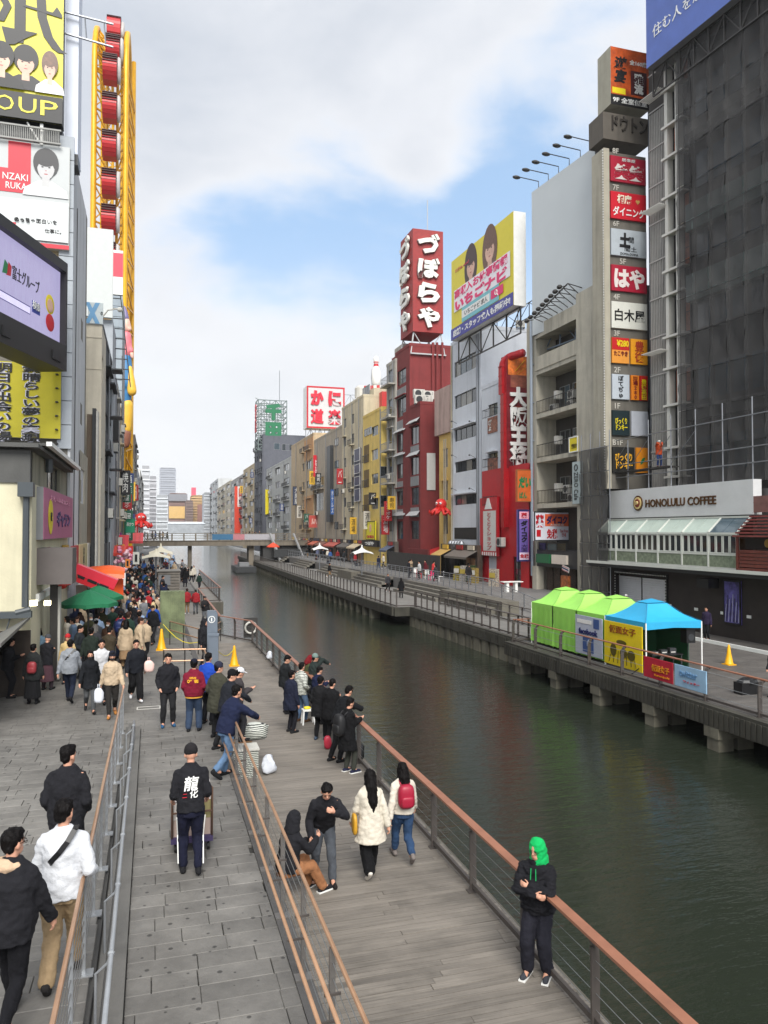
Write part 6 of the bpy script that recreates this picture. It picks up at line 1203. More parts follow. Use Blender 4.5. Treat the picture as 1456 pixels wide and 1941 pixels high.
# ferris wheel ------------------------------------------------------
yw=mat('wheel_yellow_paint',(228,170,12),.4,.1,.15,1.5)
fw=thing('ferris_wheel','tall oblong yellow lattice ferris wheel with red ribbed gondolas on the left bank','ferris wheel')
Y0,Y1=104.0,122.0;Rw=(Y1-Y0)/2;yc=(Y0+Y1)/2;zT=at_y(170,72,yc).z;zlo,zhi=6.0,zT-Rw
def oval(r,n=14,z0=zlo):
    pts=[(yc-r,z0),(yc-r,zhi*.33),(yc-r,zhi*.66)]
    pts+=[(yc-r*cos(pi*k/n),zhi+r*sin(pi*k/n))for k in range(n+1)];pts+=[(yc+r,zhi*.5),(yc+r,z0)];return pts
xl,xr=at_y(171,1006,Y0).x,at_y(232,1006,Y0).x
for x in(xl,xr):MB().tube([(x,y,z)for y,z in oval(Rw)],.36,10).build('rim_tube',yw,fw,smooth=True)
for x in(at_y(190,1006,Y0).x+.3,at_y(215,1006,Y0).x):MB().tube([(x,y,z)for y,z in oval(Rw-1.6)],.2,6).build('inner_tube',yw,fw,smooth=True)
xi=(at_y(190,1006,Y0).x+.3,at_y(215,1006,Y0).x);b=MB();o1=oval(Rw,16);o2=oval(Rw-1.6,16)
zz=np.arange(zlo,zhi,2.45)
P1=[(yc-Rw,z)for z in zz]+[(yc-Rw*cos(pi*k/14),zhi+Rw*sin(pi*k/14))for k in range(15)]+[(yc+Rw,z)for z in zz[::-1]]
P2=[(yc-Rw+1.6,z)for z in zz]+[(yc-(Rw-1.6)*cos(pi*k/14),zhi+(Rw-1.6)*sin(pi*k/14))for k in range(15)]+[(yc+Rw-1.6,z)for z in zz[::-1]]
for i in range(len(P1)):
    a,c=P1[i],P2[i]
    for xo,xn in((xl,xi[0]),(xr,xi[1])):
        b.bar((xo,*a),(xn,*c),.2)
        if i+1<len(P1):b.bar((xo,*a),(xn,*P2[i+1]),.13);b.bar((xn,*c),(xo,*P1[i+1]),.13)
    b.bar((xi[0],*c),(xi[1],*c),.12)
for i in range(0,len(P1)-1,1):
    b.bar((xr-.0,*P1[i]),(xr,*P2[i+1]),.12)
b.build('lattice',yw,fw)
b=MB()
xq=at_y(246,1006,Y1).x;
for z in np.arange(zlo,zhi,3.2):b.bar((xr,yc-Rw,z),(xr+.9,yc+Rw*.2,z+1.6),.16);b.bar((xr+.9,yc+Rw*.2,z+1.6),(xr,yc-Rw,z+3.2),.16)
b.tube([(at_y(247,1006,114).x,114,z)for z in(2,30,zhi+Rw*.8)],.3,8);b.build('outer_brace',yw,fw)
gred=paint((196,40,44));gdk=mat('gondola_dark',(60,24,26),.5);gb=MB();n=8
for k in range(n):
    t0=-.9+1.8*k/n;t1=-.9+1.8*(k+1)/n
    y0_,y1_=-1.5*cos(t0*1.35),-1.5*cos(t1*1.35);z0_,z1_=1.6*t0/.9,1.6*t1/.9-.05
    gb.add([(-.85,y0_,z0_),(.85,y0_,z0_),(.85,y1_,z1_),(-.85,y1_,z1_),(-.85,1,z0_),(.85,1,z0_),(.85,1,z1_),(-.85,1,z1_)],[(0,1,2,3),(1,5,6,2),(4,0,3,7),(3,2,6,7),(0,4,5,1)],0)
    gb.box(-.88,.9,y0_-.08,.9,z1_,z1_+.07,1)
v0=gb.mesh('gondola',[gred,gdk]);dsc=MB().lathe([(0,0),(1.2,0),(1.35,.2),(1.2,.45),(0,.5)],16).mesh('gondola_disc',mat('pale_grey_disc',(184,180,176),.5),True)
xg=(at_y(189,1006,Y0-1).x+at_y(213,1006,Y0-1).x)/2
cents=[at_y(203,v,Y0).z for v in(30,90,138,210,281,353,420,490)]
for k,z in enumerate(cents):
    y=Y0-.8+(1.2 if k==1 else 3.6 if k==0 else 0);M=Matrix.Translation((xg+(.25 if k<2 else 0),y,z))
    if k==0:M=M@Matrix.Rotation(radians(-35),4,'X')
    o=link('gondola',v0,fw,M);link('gondola_disc',dsc,o,Matrix.Translation((.85,.0,0))@Matrix.Rotation(pi/2,4,'Y')@Matrix.Diagonal((1.3,.8,1,1)))
MB().box(xl-3,xr-1.0,Y0+2.0,Y1+12,0,zhi*.62).build('host_building',wallm((196,170,110),.2),fw)
ef=thing('relief_figure','large painted relief of a seated figure in blue and pink on the wheel front','ornament',loc=(at_y(243,1006,103).x-.55,103,at_y(243,720,103).z))
for nm,c,L in(('figure_coat',(226,120,130),[((0,0,3.4),(.1,0,5.6),.85,.7),((.1,0,5.2),(.8,-.5,3.6),.4,.3)]),('figure_head',(226,178,160),[((.1,0,6.6),(.1,0,7.5),.62,.5),((.5,-.3,6.4),(.6,-.3,6.5),.3,.25),((.8,-.5,3.3),(.9,-.6,2.8),.28,.22)]),('figure_hat',(120,110,150),[((0,0,7.9),(-.1,.1,9.4),.5,.15)]),('figure_trousers',(56,120,170),[((0,0,2.8),(.2,-.2,-.6),.8,.9),((.3,0,-.6),(.1,0,-3.0),.75,.6)]),('figure_fish',(232,184,60),[((.6,-.6,1.4),(.9,-.7,-1.6),.35,.6),((.3,0,-3.2),(.2,0,-6.4),.8,.7)]),('figure_base',(140,90,70),[((.1,0,-6.8),(.1,0,-8.2),.75,.6)])):
    b=MB()
    for a,c2,r0,r1 in L:limb(b,[a,Vector(a).lerp(Vector(c2),.5),c2],[r0,(r0+r1)/2*1.08,r1],12)
    m_=remesh(b.mesh(nm,paint(c)),.14,5);m_.materials.clear();m_.materials.append(paint(c));link(nm,m_,ef)
F9=frame_c(238,256,88);s=sign('hanging_sign','green hanging shop sign over the far left-bank crowd',F9,0,F9.w,F9.px(245,1010)[1],F9.px(245,983)[1],paint((30,150,110)),t=.4,border=paint((20,110,80)));tx(s,'串かつ',0,.1,.7,.3,WHITE,bold=.03)
octopus('red octopus ornament above the far left-bank stalls',Matrix.Translation(at_y(268,990,100)),1.05)
def awning(lbl,u0,u1,vt,vb,Y,c,sl=1.6):
    a=at_y(u0,vt,Y);c2=at_y(u1,vt,Y);lo=at_y(u1,vb,Y-sl).z;r=thing('awning',lbl,'awning');w_=c2.x-a.x
    for k in range(6):x0=a.x+w_*k/6;MB().add([],[])if 0 else None;b=MB();b.add([(x0,Y,a.z),(x0+w_/6,Y,a.z),(x0+w_/6,Y-sl,lo),(x0,Y-sl,lo),(x0,Y-sl,lo-.25),(x0+w_/6,Y-sl,lo-.25)],[(0,3,2,1),(3,4,5,2)]);b.build('fabric_strip',paint(c)if k%2 else paint(tuple(int(q*.92)for q in c)),r)
    return r
awning('red shop awning in the middle of the left-bank crowd',205,245,1014,1036,74,(200,50,60),2.5)
awning('orange-red awning under the green hanging sign',212,240,1034,1048,66,(214,60,40),2)
awning('pinkish red awning beyond the green hanging sign',246,272,1010,1026,96,(190,60,66),3)
for k,(u,v,Y,c,l)in enumerate(((222,1040,70,(236,180,30),'yellow shop lantern board under the red awning'),(238,1043,68,(220,50,50),'small red board under the orange-red awning'),(218,1016,80,(170,70,160),'small purple board on the left-bank fronts'))):
    p=at_y(u,v,Y);tag(MB().box(-.6,.6,0,.2,-.35,.35).build('shop_board',paint(c),None,Matrix.Translation(p)),l,'sign')
# ================================================================== STREET THINGS
def cone(lbl,u,v,z,tape=False):
    p=at_z(u,v,z);r=thing('traffic_cone',lbl,'cone',loc=p);yl=paint((232,170,10))
    MB().lathe([(.19,.03),(.17,.06),(.09,.45),(.045,.78),(.03,.82),(0,.82)],14).build('cone_body',yl,r,smooth=True);MB().box(-.2,.2,-.2,.2,0,.035).build('base',yl,r);return r
cone('yellow traffic cone standing on the left boardwalk',444,1262,0);cone('yellow traffic cone on the stone terrace beside the crowd',306,1232,HZ);cone('yellow traffic cone on the stage deck right of the blue tent',1382,1260,0)
tp=MB();a=at_z(444,1262,0)+Vector((0,0,.7));c=at_z(412,1248,HZ)+Vector((0,0,.3));tp.tube([a.lerp(c,t)-Vector((0,0,.25*sin(pi*t)))for t in np.linspace(0,1,7)],.012,5);tag(tp.build('barrier_tape',YEL),'sagging yellow tape from the boardwalk cone to the grey pillar','tape')
tp=MB();a=at_z(309,1232,HZ)+Vector((0,0,1.0));c=at_z(385,1240,HZ)+Vector((0,0,.5));tp.tube([a.lerp(c,t)-Vector((0,0,.35*sin(pi*t)))for t in np.linspace(0,1,7)],.012,5);tag(tp.build('barrier_tape',YEL),'yellow tape sagging between terrace cone and barrier rails','tape')
p=at_z(402,1283,HZ);r=thing('info_pillar','slim grey information pillar with round i symbol','sign',loc=p,rz=radians(-8))
gp=mat('satin_grey_metal',(120,130,142),.35,.4,.08,2)
MB().prism([(-.16,0),(.16,0),(.16,2.0),(.1,2.1),(-.16,2.1)],0,.16).build('pillar_body',gp,r);MB().box(-.08,.22,-.5,-.34,-.0,1.35).box(-.1,.24,-.52,-.32,1.35,1.42).build('lower_block',gp,r)
MB().tube([(.1*cos(t),0,.1*sin(t))for t in np.linspace(0,2*pi,20)],.012,6,cap=False).build('ring',WHITE,r,Matrix.Translation((-.02,-.002,1.82)));text(r,'i',-.02,1.82,None,.12,WHITE,y=-.012,bold=.05)
ms=mat('mossy_translucent_sheet',(112,122,88),.7,0,.5,1.6,.2,20,.4)
p=at_z(352,1208,HZ);r=thing('planter_screen','tall mossy green ribbed box standing on the terrace before the kiosk','box',loc=(.85,p.y,HZ))
for k in range(12):MB().box(-.52+k*.087,-.52+k*.087+.08,0,.05,0,2.0+.02*(k%2)).build('panel',ms,r)
MB().box(-.5,.5,.05,1.0,0,1.98).build('core',ms,r)
p=at_z(320,1134,HZ);r=thing('timber_kiosk','low grey slatted timber stand behind the mossy box','stand',loc=p)
for k in range(9):MB().box(-.75,.75,0,.06,.05+k*.2,.2+k*.2).build('slat',wood,r)
MB().box(-.7,.7,.06,2.0,0,1.8).box(-.8,.8,-.1,2.1,1.84,1.9).build('core',mat('grey_counter',(128,124,118),.7),r);MB().box(-.68,.1,-.03,.0,.9,1.6).build('grey_board',GREYP,r)
def rails(lbl,a,b,z,hs=(.95,.6),loops=True):
    A=at_z(*a,z);B=at_z(*b,z);r=thing('barrier_rail',lbl,'railing')
    for h in hs:MB().tube([A+Vector((0,0,h)),B+Vector((0,0,h))],.025,8).build('tube',rail_b,r)
    for t in(0,.5,1):q=A.lerp(B,t);MB().tube([q,q+Vector((0,0,hs[0]))],.022,8).build('post',DSTEEL,r)
rails('pair of sloping bronze rails right of the terrace cone',(322,1222),(376,1240),HZ);rails('bronze rails beside the man in the black jacket',(310,1290),(390,1288),HZ);rails('short rails between boardwalk and terrace behind the pillar',(392,1232),(418,1215),0.02)
r=thing('floor_hatch','rectangular steel-edged hatch set in the paving','hatch',loc=at_z(282,1342,HZ));MB().box(-.3,.3,-.16,-.13,.004,.012).box(-.3,.3,.13,.16,.004,.012).box(-.3,-.27,-.13,.13,.004,.012).box(.27,.3,-.13,.13,.004,.012).build('frame',ACW,r);MB().box(-.27,.27,-.13,.13,.003,.006).build('cover',slabm,r)
p=at_z(475,1212,0);r=thing('lifebuoy','pale lifebuoy hung on the end of the boardwalk railing','lifebuoy',loc=(p.x,p.y-.1,.6));MB().tube([(.28*cos(t),0,.28*sin(t))for t in np.linspace(0,2*pi,17)],.055,8,cap=False).build('ring',ACW,r,smooth=True);MB().box(-.35,.35,.06,.12,-.5,.5).build('holder',DSTEEL,r)
def tent(name,lbl,x0,x1,y0,y1,ez,pz_,c,walls=(),val=.28):
    r=thing(name,lbl,'tent');m=mat('tent_%d_%d_%d'%c,c,.55,0,.08,1.2,.25,3);cx,cy=(x0+x1)/2,(y0+y1)/2
    b=MB();s=.45;n=12;wn=mnoise.noise
    P=[(x0,y0),(x1,y0),(x1,y1),(x0,y1)];Q=[(cx-s,cy-s*.8),(cx+s,cy-s*.8),(cx+s,cy+s*.8),(cx-s,cy+s*.8)];zt=pz_-.12
    for i in range(4):
        (ax,ay),(bx,by)=P[i],P[(i+1)%4];(cx_,cy_),(dx,dy)=Q[(i+1)%4],Q[i];v=[]
        for q in range(n+1):
            t=q/n
            for p_ in range(n+1):
                w_=p_/n;lx_=(ax*(1-w_)+bx*w_);ly=(ay*(1-w_)+by*w_);tx_=dx*(1-w_)+cx_*w_;ty=dy*(1-w_)+cy_*w_
                z=ez+(zt-ez)*t-.10*sin(pi*t)-.06*sin(pi*w_)*(1-t)+.035*wn((lx_*3,ly*3,t*6))*sin(pi*min(1,t*1.6+.1));v.append((lx_*(1-t)+tx_*t,ly*(1-t)+ty*t,z))
        b.add(v,[(q*(n+1)+p_,q*(n+1)+p_+1,(q+1)*(n+1)+p_+1,(q+1)*(n+1)+p_)for q in range(n)for p_ in range(n)])
    b.add([(*q,zt+.03)for q in Q]+[(cx,cy,pz_+.05)],[(0,1,4),(1,2,4),(2,3,4),(3,0,4)]);b.build('canopy',m,r,smooth=True)
    b=MB()
    for i in range(4):(ax,ay),(bx,by)=P[i],P[(i+1)%4];b.add([(ax,ay,ez),(bx,by,ez),(bx,by,ez-val),((ax+bx)/2,(ay+by)/2,ez-val*.8),(ax,ay,ez-val)],[(0,1,2,3,4)])
    b.build('valance',m,r)
    b=MB()
    for(ax,ay),(qx,qy)in zip(P,Q):b.bar((ax,ay,ez+.01),((ax+qx)/2,(ay+qy)/2,(ez+zt)/2-.085),.02,.006);b.bar(((ax+qx)/2,(ay+qy)/2,(ez+zt)/2-.085),(qx,qy,zt+.02),.02,.006)
    b.build('seams',mat('seam_%d'%c[0],tuple(int(q*.82)for q in c),.7),r)
    for(x,y)in P:MB().box(x-.02,x+.02,y-.02,y+.02,0,ez-.02).build('leg',WHITE,r)
    for w_ in walls:
        (ax,ay),(bx,by)={'canal':(P[0],P[3]),'far':(P[3],P[2]),'near':(P[0],P[1]),'back':(P[1],P[2])}[w_];v=[];n2=10
        for q in range(4):
            for p_ in range(n2+1):t=p_/n2;off=.05*sin(p_*2.7+q)*(1 if q else 0);v.append((ax+(bx-ax)*t+(off if w_ in('canal','back')else 0),ay+(by-ay)*t+(off if w_ in('far','near')else 0),ez-val*.5-(ez-val*.5-.12)*q/3))
        b=MB();b.add(v,[(q*(n2+1)+p_,q*(n2+1)+p_+1,(q+1)*(n2+1)+p_+1,(q+1)*(n2+1)+p_)for q in range(3)for p_ in range(n2)]);b.build('curtain',m,r,smooth=True)
    return r
lime=(150,214,92)
tent('popup_tent','lime green pop-up tent farthest from the blue one',17.9,20.5,32.2,34.3,2.0,2.75,lime,('canal','far','back'))
tent('popup_tent','lime green pop-up tent in the middle of the row',17.9,20.5,30.1,32.2,2.0,2.75,lime,('canal','back'))
tent('popup_tent','lime green pop-up tent next to the blue tent',17.9,20.5,27.85,30.1,2.0,2.7,lime,('canal','back'))
tb=tent('popup_tent','bright blue pop-up tent open towards the camera',17.85,20.35,25.05,27.8,2.02,2.75,(40,160,205),())
MB().box(18,20.3,27.7,27.74,.1,1.95).box(20.24,20.28,25.7,27.7,.1,1.95).build('back_curtain',mat('dark_green_curtain',(20,84,46),.6),tb)
def banner(name,lbl,X,y0,y1,z0,z1,m):
    F=Frame((X,y1),-pi/2);return sign(name,lbl,F,0,y1-y0,z0,z1,m,y=-.04,t=.02,cat='banner')
s=banner('banner','pale grey banner with blue facebook lettering tied to the green tent',17.83,27.9,30.0,.2,1.85,mat('pale_banner',(176,182,196),.6,0,.12,2));fbb=paint((60,86,140));tx(s,'facebook',.0,.1,.7,.15,NAVY,bold=.03);pn(s,-.2,.2,-.42,-.02,fbb,y=-.02);tx(s,'f',.03,-.24,None,.32,paint((180,190,214)),bold=.08);pn(s,-.42,.12,.3,.4,WHITE,y=-.02);pn(s,.2,.4,.22,.46,fbb,y=-.02)
s=banner('banner','tall yellow banner with brown 仮面女子 lettering on the blue tent',17.8,25.15,27.7,.12,1.85,mat('yellow_banner',(226,200,20),.6,0,.1,2));tx(s,'仮面女子',0,.34,.7,.18,paint((150,84,20)),bold=.02)
b=MB();
for(x,z,a_,c_)in((-.6,-.25,.22,.26),(.1,-.3,.25,.18),(.6,-.32,.26,.2),(-.05,.1,.35,.1)):b.ball((x,0,z),(a_,.006,c_),10)
for k in range(7):b.bar((-.9+k*.3,0,-.75),(-.8+k*.27,0,-.45+.1*(k%3)),.04,.006)
b.build('printed_figures',paint((90,80,20)),s,Matrix.Translation((0,-.03,0)))
def rbanner(lbl,u0,u1,v,m,h=.72):
    a=at_x(u0,v,17.0);c=at_x(u1,v,17.0);return banner('banner',lbl,17.0,c.y,a.y,.28,.28+h,m)
s=rbanner('crimson banner with gold 仮面女子 lettering hung on the stage railing',1222,1277,1240,mat('crimson_banner',(176,28,50),.6,0,.15,2));tx(s,'仮面女子',.1,.05,.6,.34,paint((214,140,30)),bold=.02);tx(s,'Kamenjoshi',.15,-.3,.5,.13,paint((214,140,30)))
s=rbanner('pale blue banner with faded twitter lettering hung on the stage railing',1281,1341,1262,mat('paleblue_banner',(150,184,210),.6,0,.15,2));tx(s,'twitter',-.05,.16,.56,.3,paint((100,140,180)),bold=.02);tx(s,'ツイッター',.05,-.2,.5,.12,RED)
def loudspeaker(lbl,x,y,z,rz=0):r=thing('loudspeaker',lbl,'speaker',loc=(x,y,z),rz=rz);MB().box(-.2,.2,-.18,.18,0,.62).build('cabinet',BLACK,r);MB().lathe([(0,0),(.14,0),(.14,.01),(0,.01)],14).build('cone',DKG,r,Matrix.Translation((0,-.19,.22))@Matrix.Rotation(pi/2,4,'X'));MB().tube([(0,0,-z),(0,0,0)],.02,6).build('stand',DKG,r)
loudspeaker('black loudspeaker on a pole at the right edge of the blue tent',20.0,25.4,1.15)
r=thing('folding_table','black covered table with gear under the blue tent','table',loc=(19.0,25.6,0));MB().box(-.7,.7,-.3,.3,.7,.74).build('tabletop',BLACK,r)
for sx in(-.65,.65):
    for sy in(-.25,.25):MB().box(sx-.02,sx+.02,sy-.02,sy+.02,0,.7).build('leg',DKG,r)
for k in range(3):tag(MB().box(-.14,.14,-.1,.1,0,.1+.05*k).box(-.1,.1,-.105,-.1,.03,.07,1).build('amplifier',[DKG,ACW],None,Matrix.Translation((18.6+k*.4,25.6,.74))),'%s grey amplifier box on the table under the blue tent'%('lowest, leftmost','middle-sized','tallest, rightmost')[k],'amplifier')
tag(MB().box(-.35,.35,-.2,.2,0,.4).ball((.05,0,.4),(.38,.25,.16),10).build('equipment_bag',BLACK,None,Matrix.Translation(at_z(1415,1315,0))),'black lumpy equipment bag by the right end of the stage railing','bag')
p=at_z(1335,1275,0);r=thing('tripod','folded tripod behind the pale blue banner','tripod',loc=(17.9,p.y,0))
for k in range(3):MB().tube([(0,0,.5),(.6*cos(k*2.1),.6*sin(k*2.1),0)],.02,6).build('leg',(rail_b,BLACK,DKG)[k],r)
tag(MB().box(-.9,.9,-.6,.6,0,1.25).build('utility_box',ms,None,Matrix.Translation(at_z(1160,1166,0)+Vector((-1.2,3.0,0)))),'mossy greenish utility box behind the green tents','box')
def tensile(lbl,u,vtop,vb,Y,wpx,c=(206,200,180)):
    p=at_y(u,vtop,Y);q=at_y(u,vb,Y);w_=(at_y(u+wpx/2,vb,Y)-at_y(u-wpx/2,vb,Y)).x/2;h=p.z-q.z;r=thing('canopy',lbl,'canopy',loc=(p.x,Y,0));m=paint(c,.7);b=MB();n=4;v=[];N_=24
    for i in range(8):
        t=i/7;
        for k in range(N_):
            a=2*pi*k/N_+pi/4;star=1/max(abs(cos(a)),abs(sin(a)));rr=w_*(t**1.4)*(.72+.28*((star-1)/.414));rr=max(rr,.08);v.append((rr*cos(a),rr*sin(a),p.z-h*(t**.62)-.25*h*t*((star-1)/.414)+.1*h*t))
    b.add(v,[(i*N_+k,i*N_+(k+1)%N_,(i+1)*N_+(k+1)%N_,(i+1)*N_+k)for i in range(7)for k in range(N_)]);b.build('fabric',m,r,smooth=True);MB().tube([(0,0,HZ),(0,0,p.z-.05)],.06,6).build('pole',STEEL,r);return r
tensile('cream tensile canopy above the far left-bank crowd, front one',296,1040,1056,63,74);tensile('cream tensile canopy above the far left-bank crowd, rear one',305,1030,1048,76,62)
tensile('white tensile parasol on the right promenade before the beige block',606,1029,1041,92,40,(210,210,208));tensile('white tensile parasol on the right promenade before the yellow block',686,1033,1048,78,50,(214,214,212))
def parasol(lbl,u,vtop,vb,Y,wpx,c,n=8,drop=.12,z0=HZ):
    p=at_y(u,vtop,Y);zb=at_y(u,vb,Y).z;w_=wpx/2/FPX*(Y*cos(YAW)+p.x*sin(YAW));r=thing('parasol',lbl,'parasol',loc=(p.x,Y,0));m=paint(c,.7);lo=zb
    for k in range(n):
        a0,a1=2*pi*k/n,2*pi*(k+1)/n;v=[(0,0,p.z)]
        for i in(1,2,3):
            t=i/3
            for j in range(4):a=a0+(a1-a0)*j/3;sag=(1-abs(j-1.5)/1.5)*.04*t;v.append((w_*t*cos(a)*(1-sag),w_*t*sin(a)*(1-sag),p.z-(p.z-lo)*(t**1.1)+sag))
        f=[(0,1+j,2+j)for j in range(3)]+[(1+4*i+j,5+4*i+j,6+4*i+j,2+4*i+j)for i in range(2)for j in range(3)]
        s_=len(v);
        for j in range(4):x,y,z=v[9+j];v.append((x*1.01,y*1.01,z-drop))
        f+=[(9+j,s_+j,s_+j+1,10+j)for j in range(3)]
        b=MB();b.add(v,f);b.build('fabric_panel',m,r)
    MB().tube([(0,0,z0),(0,0,p.z)],.03,8).ball((0,0,p.z+.03),.06,8).build('pole',DSTEEL,r)
    b=MB()
    for k in range(n):a=2*pi*k/n;b.tube([(0,0,lo+.2),(w_*.55*cos(a),w_*.55*sin(a),lo+(p.z-lo)*.4)],.012,4)
    b.build('ribs',DSTEEL,r);return r
parasol('large dark green parasol in front over the left shopfront crowd',168,1117,1143,27.5,106,(16,104,66));parasol('dark green parasol partly behind the larger green one',186,1109,1131,31,92,(18,110,70))
parasol('orange-red parasol far along the right promenade',518,1028,1036,118,25,(206,70,40),z0=1)
p=at_y(178,1098,33);r=thing('red_canopy','red sloping box canopy with dark window strips above the parasols','canopy',Matrix.Translation(p)@Matrix.Rotation(radians(24),4,'Y')@Matrix.Scale(.82,4))
MB().box(-1.0,1.05,0,1.0,-.1,.38).build('roof_box',paint((214,40,62)),r);MB().box(-1.0,1.05,-.1,1.0,-.42,-.12).build('lower_box',paint((200,26,40)),r)
for k in range(3):MB().box(-.85+k*.6,-.4+k*.6,-.12,-.1,-.2,-.06).build('window_strip',BLACK,r)
p=at_y(200,1082,38)
def dome(lbl,u,v,Y,sx,sz,c):
    p=at_y(u,v,Y);r=thing('canopy',lbl,'canopy',loc=p)
    for k in range(6):
        v_=[];
        for j in range(5):
            a=pi*(j/4)*.5;
            for q in(0,1):t=-1+2*(k+q)/6;v_.append((sx*t,-1.2*sin(a),sz*cos(a)*(1-.25*t*t)))
        b=MB();b.add(v_,[(2*j,2*j+2,2*j+3,2*j+1)for j in range(4)]);b.build('fabric_strip',paint(c),r)
dome('bright orange stall canopy behind the red one',206,1094,37.5,.72,.55,(234,92,20));dome('orange stall canopy left of the brighter orange one',190,1092,40,.8,.5,(214,74,16))
MB_=MB().box(-.5,.5,0,.05,-.9,0);tag(MB_.build('orange_hanging',paint((230,84,16)),None,Matrix.Translation(at_y(212,1098,36.8))),'orange cloth hanging under the orange canopy','cloth')
for(u,v,Y,w_,h_,c,l)in((234,1056,60,1.1,1.5,(214,130,160),'pink blossom-coloured stall decoration over the crowd'),(258,1058,66,.5,1.0,(220,220,210),'white hanging lantern sign with dark marks in the crowd'),(242,1068,55,.3,.6,(236,140,60),'small orange and white lantern in the crowd'),(228,1098,40,.5,.6,(226,226,222),'white face-height placard in the crowd')):
    p=at_y(u,v,Y);
    if w_>1:
        b=MB();rnd=random.Random(3)
        for k in range(26):b.ball((rnd.uniform(-.6,.6),rnd.uniform(-.3,.3),rnd.uniform(-.9,.7)),rnd.uniform(.1,.2),6,k%2)
        tag(b.build('blossom_decoration',[paint(c),paint((236,190,200))],None,Matrix.Translation(p)),l,'decoration')
    else:r=thing('lantern_sign',l,'sign',loc=p);MB().box(-w_/2,w_/2,0,.2,-h_/2,h_/2).build('cabinet',paint(c),r);MB().box(-w_*.2,w_*.2,-.02,0,-h_*.3,h_*.3).build('printed_mark',BLACK if 'white' in l else WHITE,r)
p=at_z(505,1465,0)
stp=bpy.data.materials.new('black_white_striped_fabric');stp.use_nodes=True;nt=stp.node_tree;B=nt.nodes['Principled BSDF'];wv=nt.nodes.new('ShaderNodeTexWave');wv.bands_direction='Z';wv.inputs['Scale'].default_value=8;wv.inputs['Distortion'].default_value=1.5;wv.inputs['Detail Scale'].default_value=2;tcn=nt.nodes.new('ShaderNodeTexCoord');nt.links.new(tcn.outputs['Object'],wv.inputs[0]);rr_=nt.nodes.new('ShaderNodeValToRGB');rr_.color_ramp.interpolation='CONSTANT';rr_.color_ramp.elements[0].color=(.6,.62,.55,1);rr_.color_ramp.elements[1].position=.5;rr_.color_ramp.elements[1].color=(.03,.03,.03,1);nt.links.new(wv.outputs['Fac'],rr_.inputs[0]);nt.links.new(rr_.outputs[0],B.inputs['Base Color'])
def blob(name,lbl,cat,m,loc,r_,squash=.1,n=14,rz=0,seed=1):
    b=MB();pl='plastic' in name;sack(b,(0,0,r_[2]*(.72 if pl else 1)),(r_[0],r_[1],r_[2]*(.72 if pl else 1)),.75,top=.12 if pl else.8,seed=seed,cr=.26 if pl else.14)
    return tag(b.build(name,m,None,Matrix.Translation(loc)@Matrix.Rotation(rz,4,'Z'),smooth=True),lbl,cat)
tag(MB().box(-.28,.28,-.24,.24,0,.62).box(-.3,.3,-.26,.26,.6,.64,1).build('striped_bag',[stp,ACW],None,Matrix.Translation((2.02,p.y,0))),'square black-and-white striped bag standing behind the rails','bag')
blob('striped_cloth','crumpled striped cloth bag on top of the pile','bag',stp,(2.3,p.y+.55,.62),(.34,.24,.2),seed=4)
blob('plastic_bag','limp white translucent plastic bag beside the striped bag','bag',mat('white_plastic',(210,214,222),.3,0,.1,3),(2.55,p.y-.05,0),(.16,.16,.3),seed=2)
r=thing('cardboard_box','brown cardboard box behind the terrace rails','box',loc=(1.98,p.y+.95,0),rz=.1);MB().box(-.3,.3,-.22,.22,0,.5).build('carton',mat('cardboard',(172,128,84),.8,0,.1,3),r);MB().box(-.3,.3,-.03,.03,.501,.504).build('tape',mat('brown_tape',(150,110,60),.4),r)
tag(MB().box(-.25,.25,-.2,.2,0,.3).build('cardboard_box',mat('orange_carton',(190,110,60),.8,0,.1,3),None,Matrix.Translation((2.05,p.y+1.5,0))),'lower orange-brown carton behind the cardboard box','box')
p=at_z(584,1372,0);r=thing('stool','small white plastic step stool by the striped-sweater man','stool',loc=p)
MB().box(-.17,.17,-.13,.13,.38,.42).build('seat',WHITE,r)
for sx in(-1,1):
    for sy in(-1,1):MB().bar((sx*.17,sy*.13,0),(sx*.14,sy*.1,.38),.04).build('leg',WHITE,r)
blob('yellow_pouch','small yellow pouch lying on the white stool','pouch',YEL,(p.x-.03,p.y,.42),(.1,.06,.04),seed=5)
blob('red_bag','small red shopping bag on the boardwalk by the crowd at the rail','bag',paint((170,40,60)),at_z(621,1420,0),(.1,.08,.17),seed=6)
blob('black_bag','black sports bag beside the feet of the man with sneakers','bag',BLACK,at_z(680,1440,0),(.14,.14,.2),seed=7)
blob('plastic_bag','white plastic bag hanging from the boardwalk railing','bag',MATS['white_plastic'],(4.45,at_z(523,1270,0).y,.45),(.12,.1,.22),seed=8)
pc=at_z(364,1618,HZ);r=thing('hand_cart','loaded platform hand cart with brown tube handle','cart',loc=pc,rz=-.02);r.scale=(.82,.92,1);M0=Matrix.Translation(pc)@Matrix.Rotation(-.02,4,'Z')@Matrix.Diagonal((.82,.92,1,1));r.matrix_basis=M0;brn2=mat('brown_tube',(96,72,58),.5)
MB().box(-.36,.36,-.02,.95,.16,.24).build('platform',mat('purple_grey_plastic',(58,48,84),.5),r)
MB().tube([(-.34,.0,.24),(-.34,-.03,.93),(-.26,-.03,1.0),(.26,-.03,1.0),(.34,-.03,.93),(.34,0,.24)],.02,8).build('handle',brn2,r,smooth=True);MB().tube([(-.34,-.02,.6),(.34,-.02,.6)],.015,6).build('cross_bar',brn2,r)
for sx in(-.28,.28):
    for sy in(.1,.85):MB().lathe([(0,-.02),(.065,-.02),(.065,.02),(0,.02)],12).build('wheel',BLACK,r,Matrix.Translation((sx,sy,.07))@Matrix.Rotation(pi/2,4,'Y'))
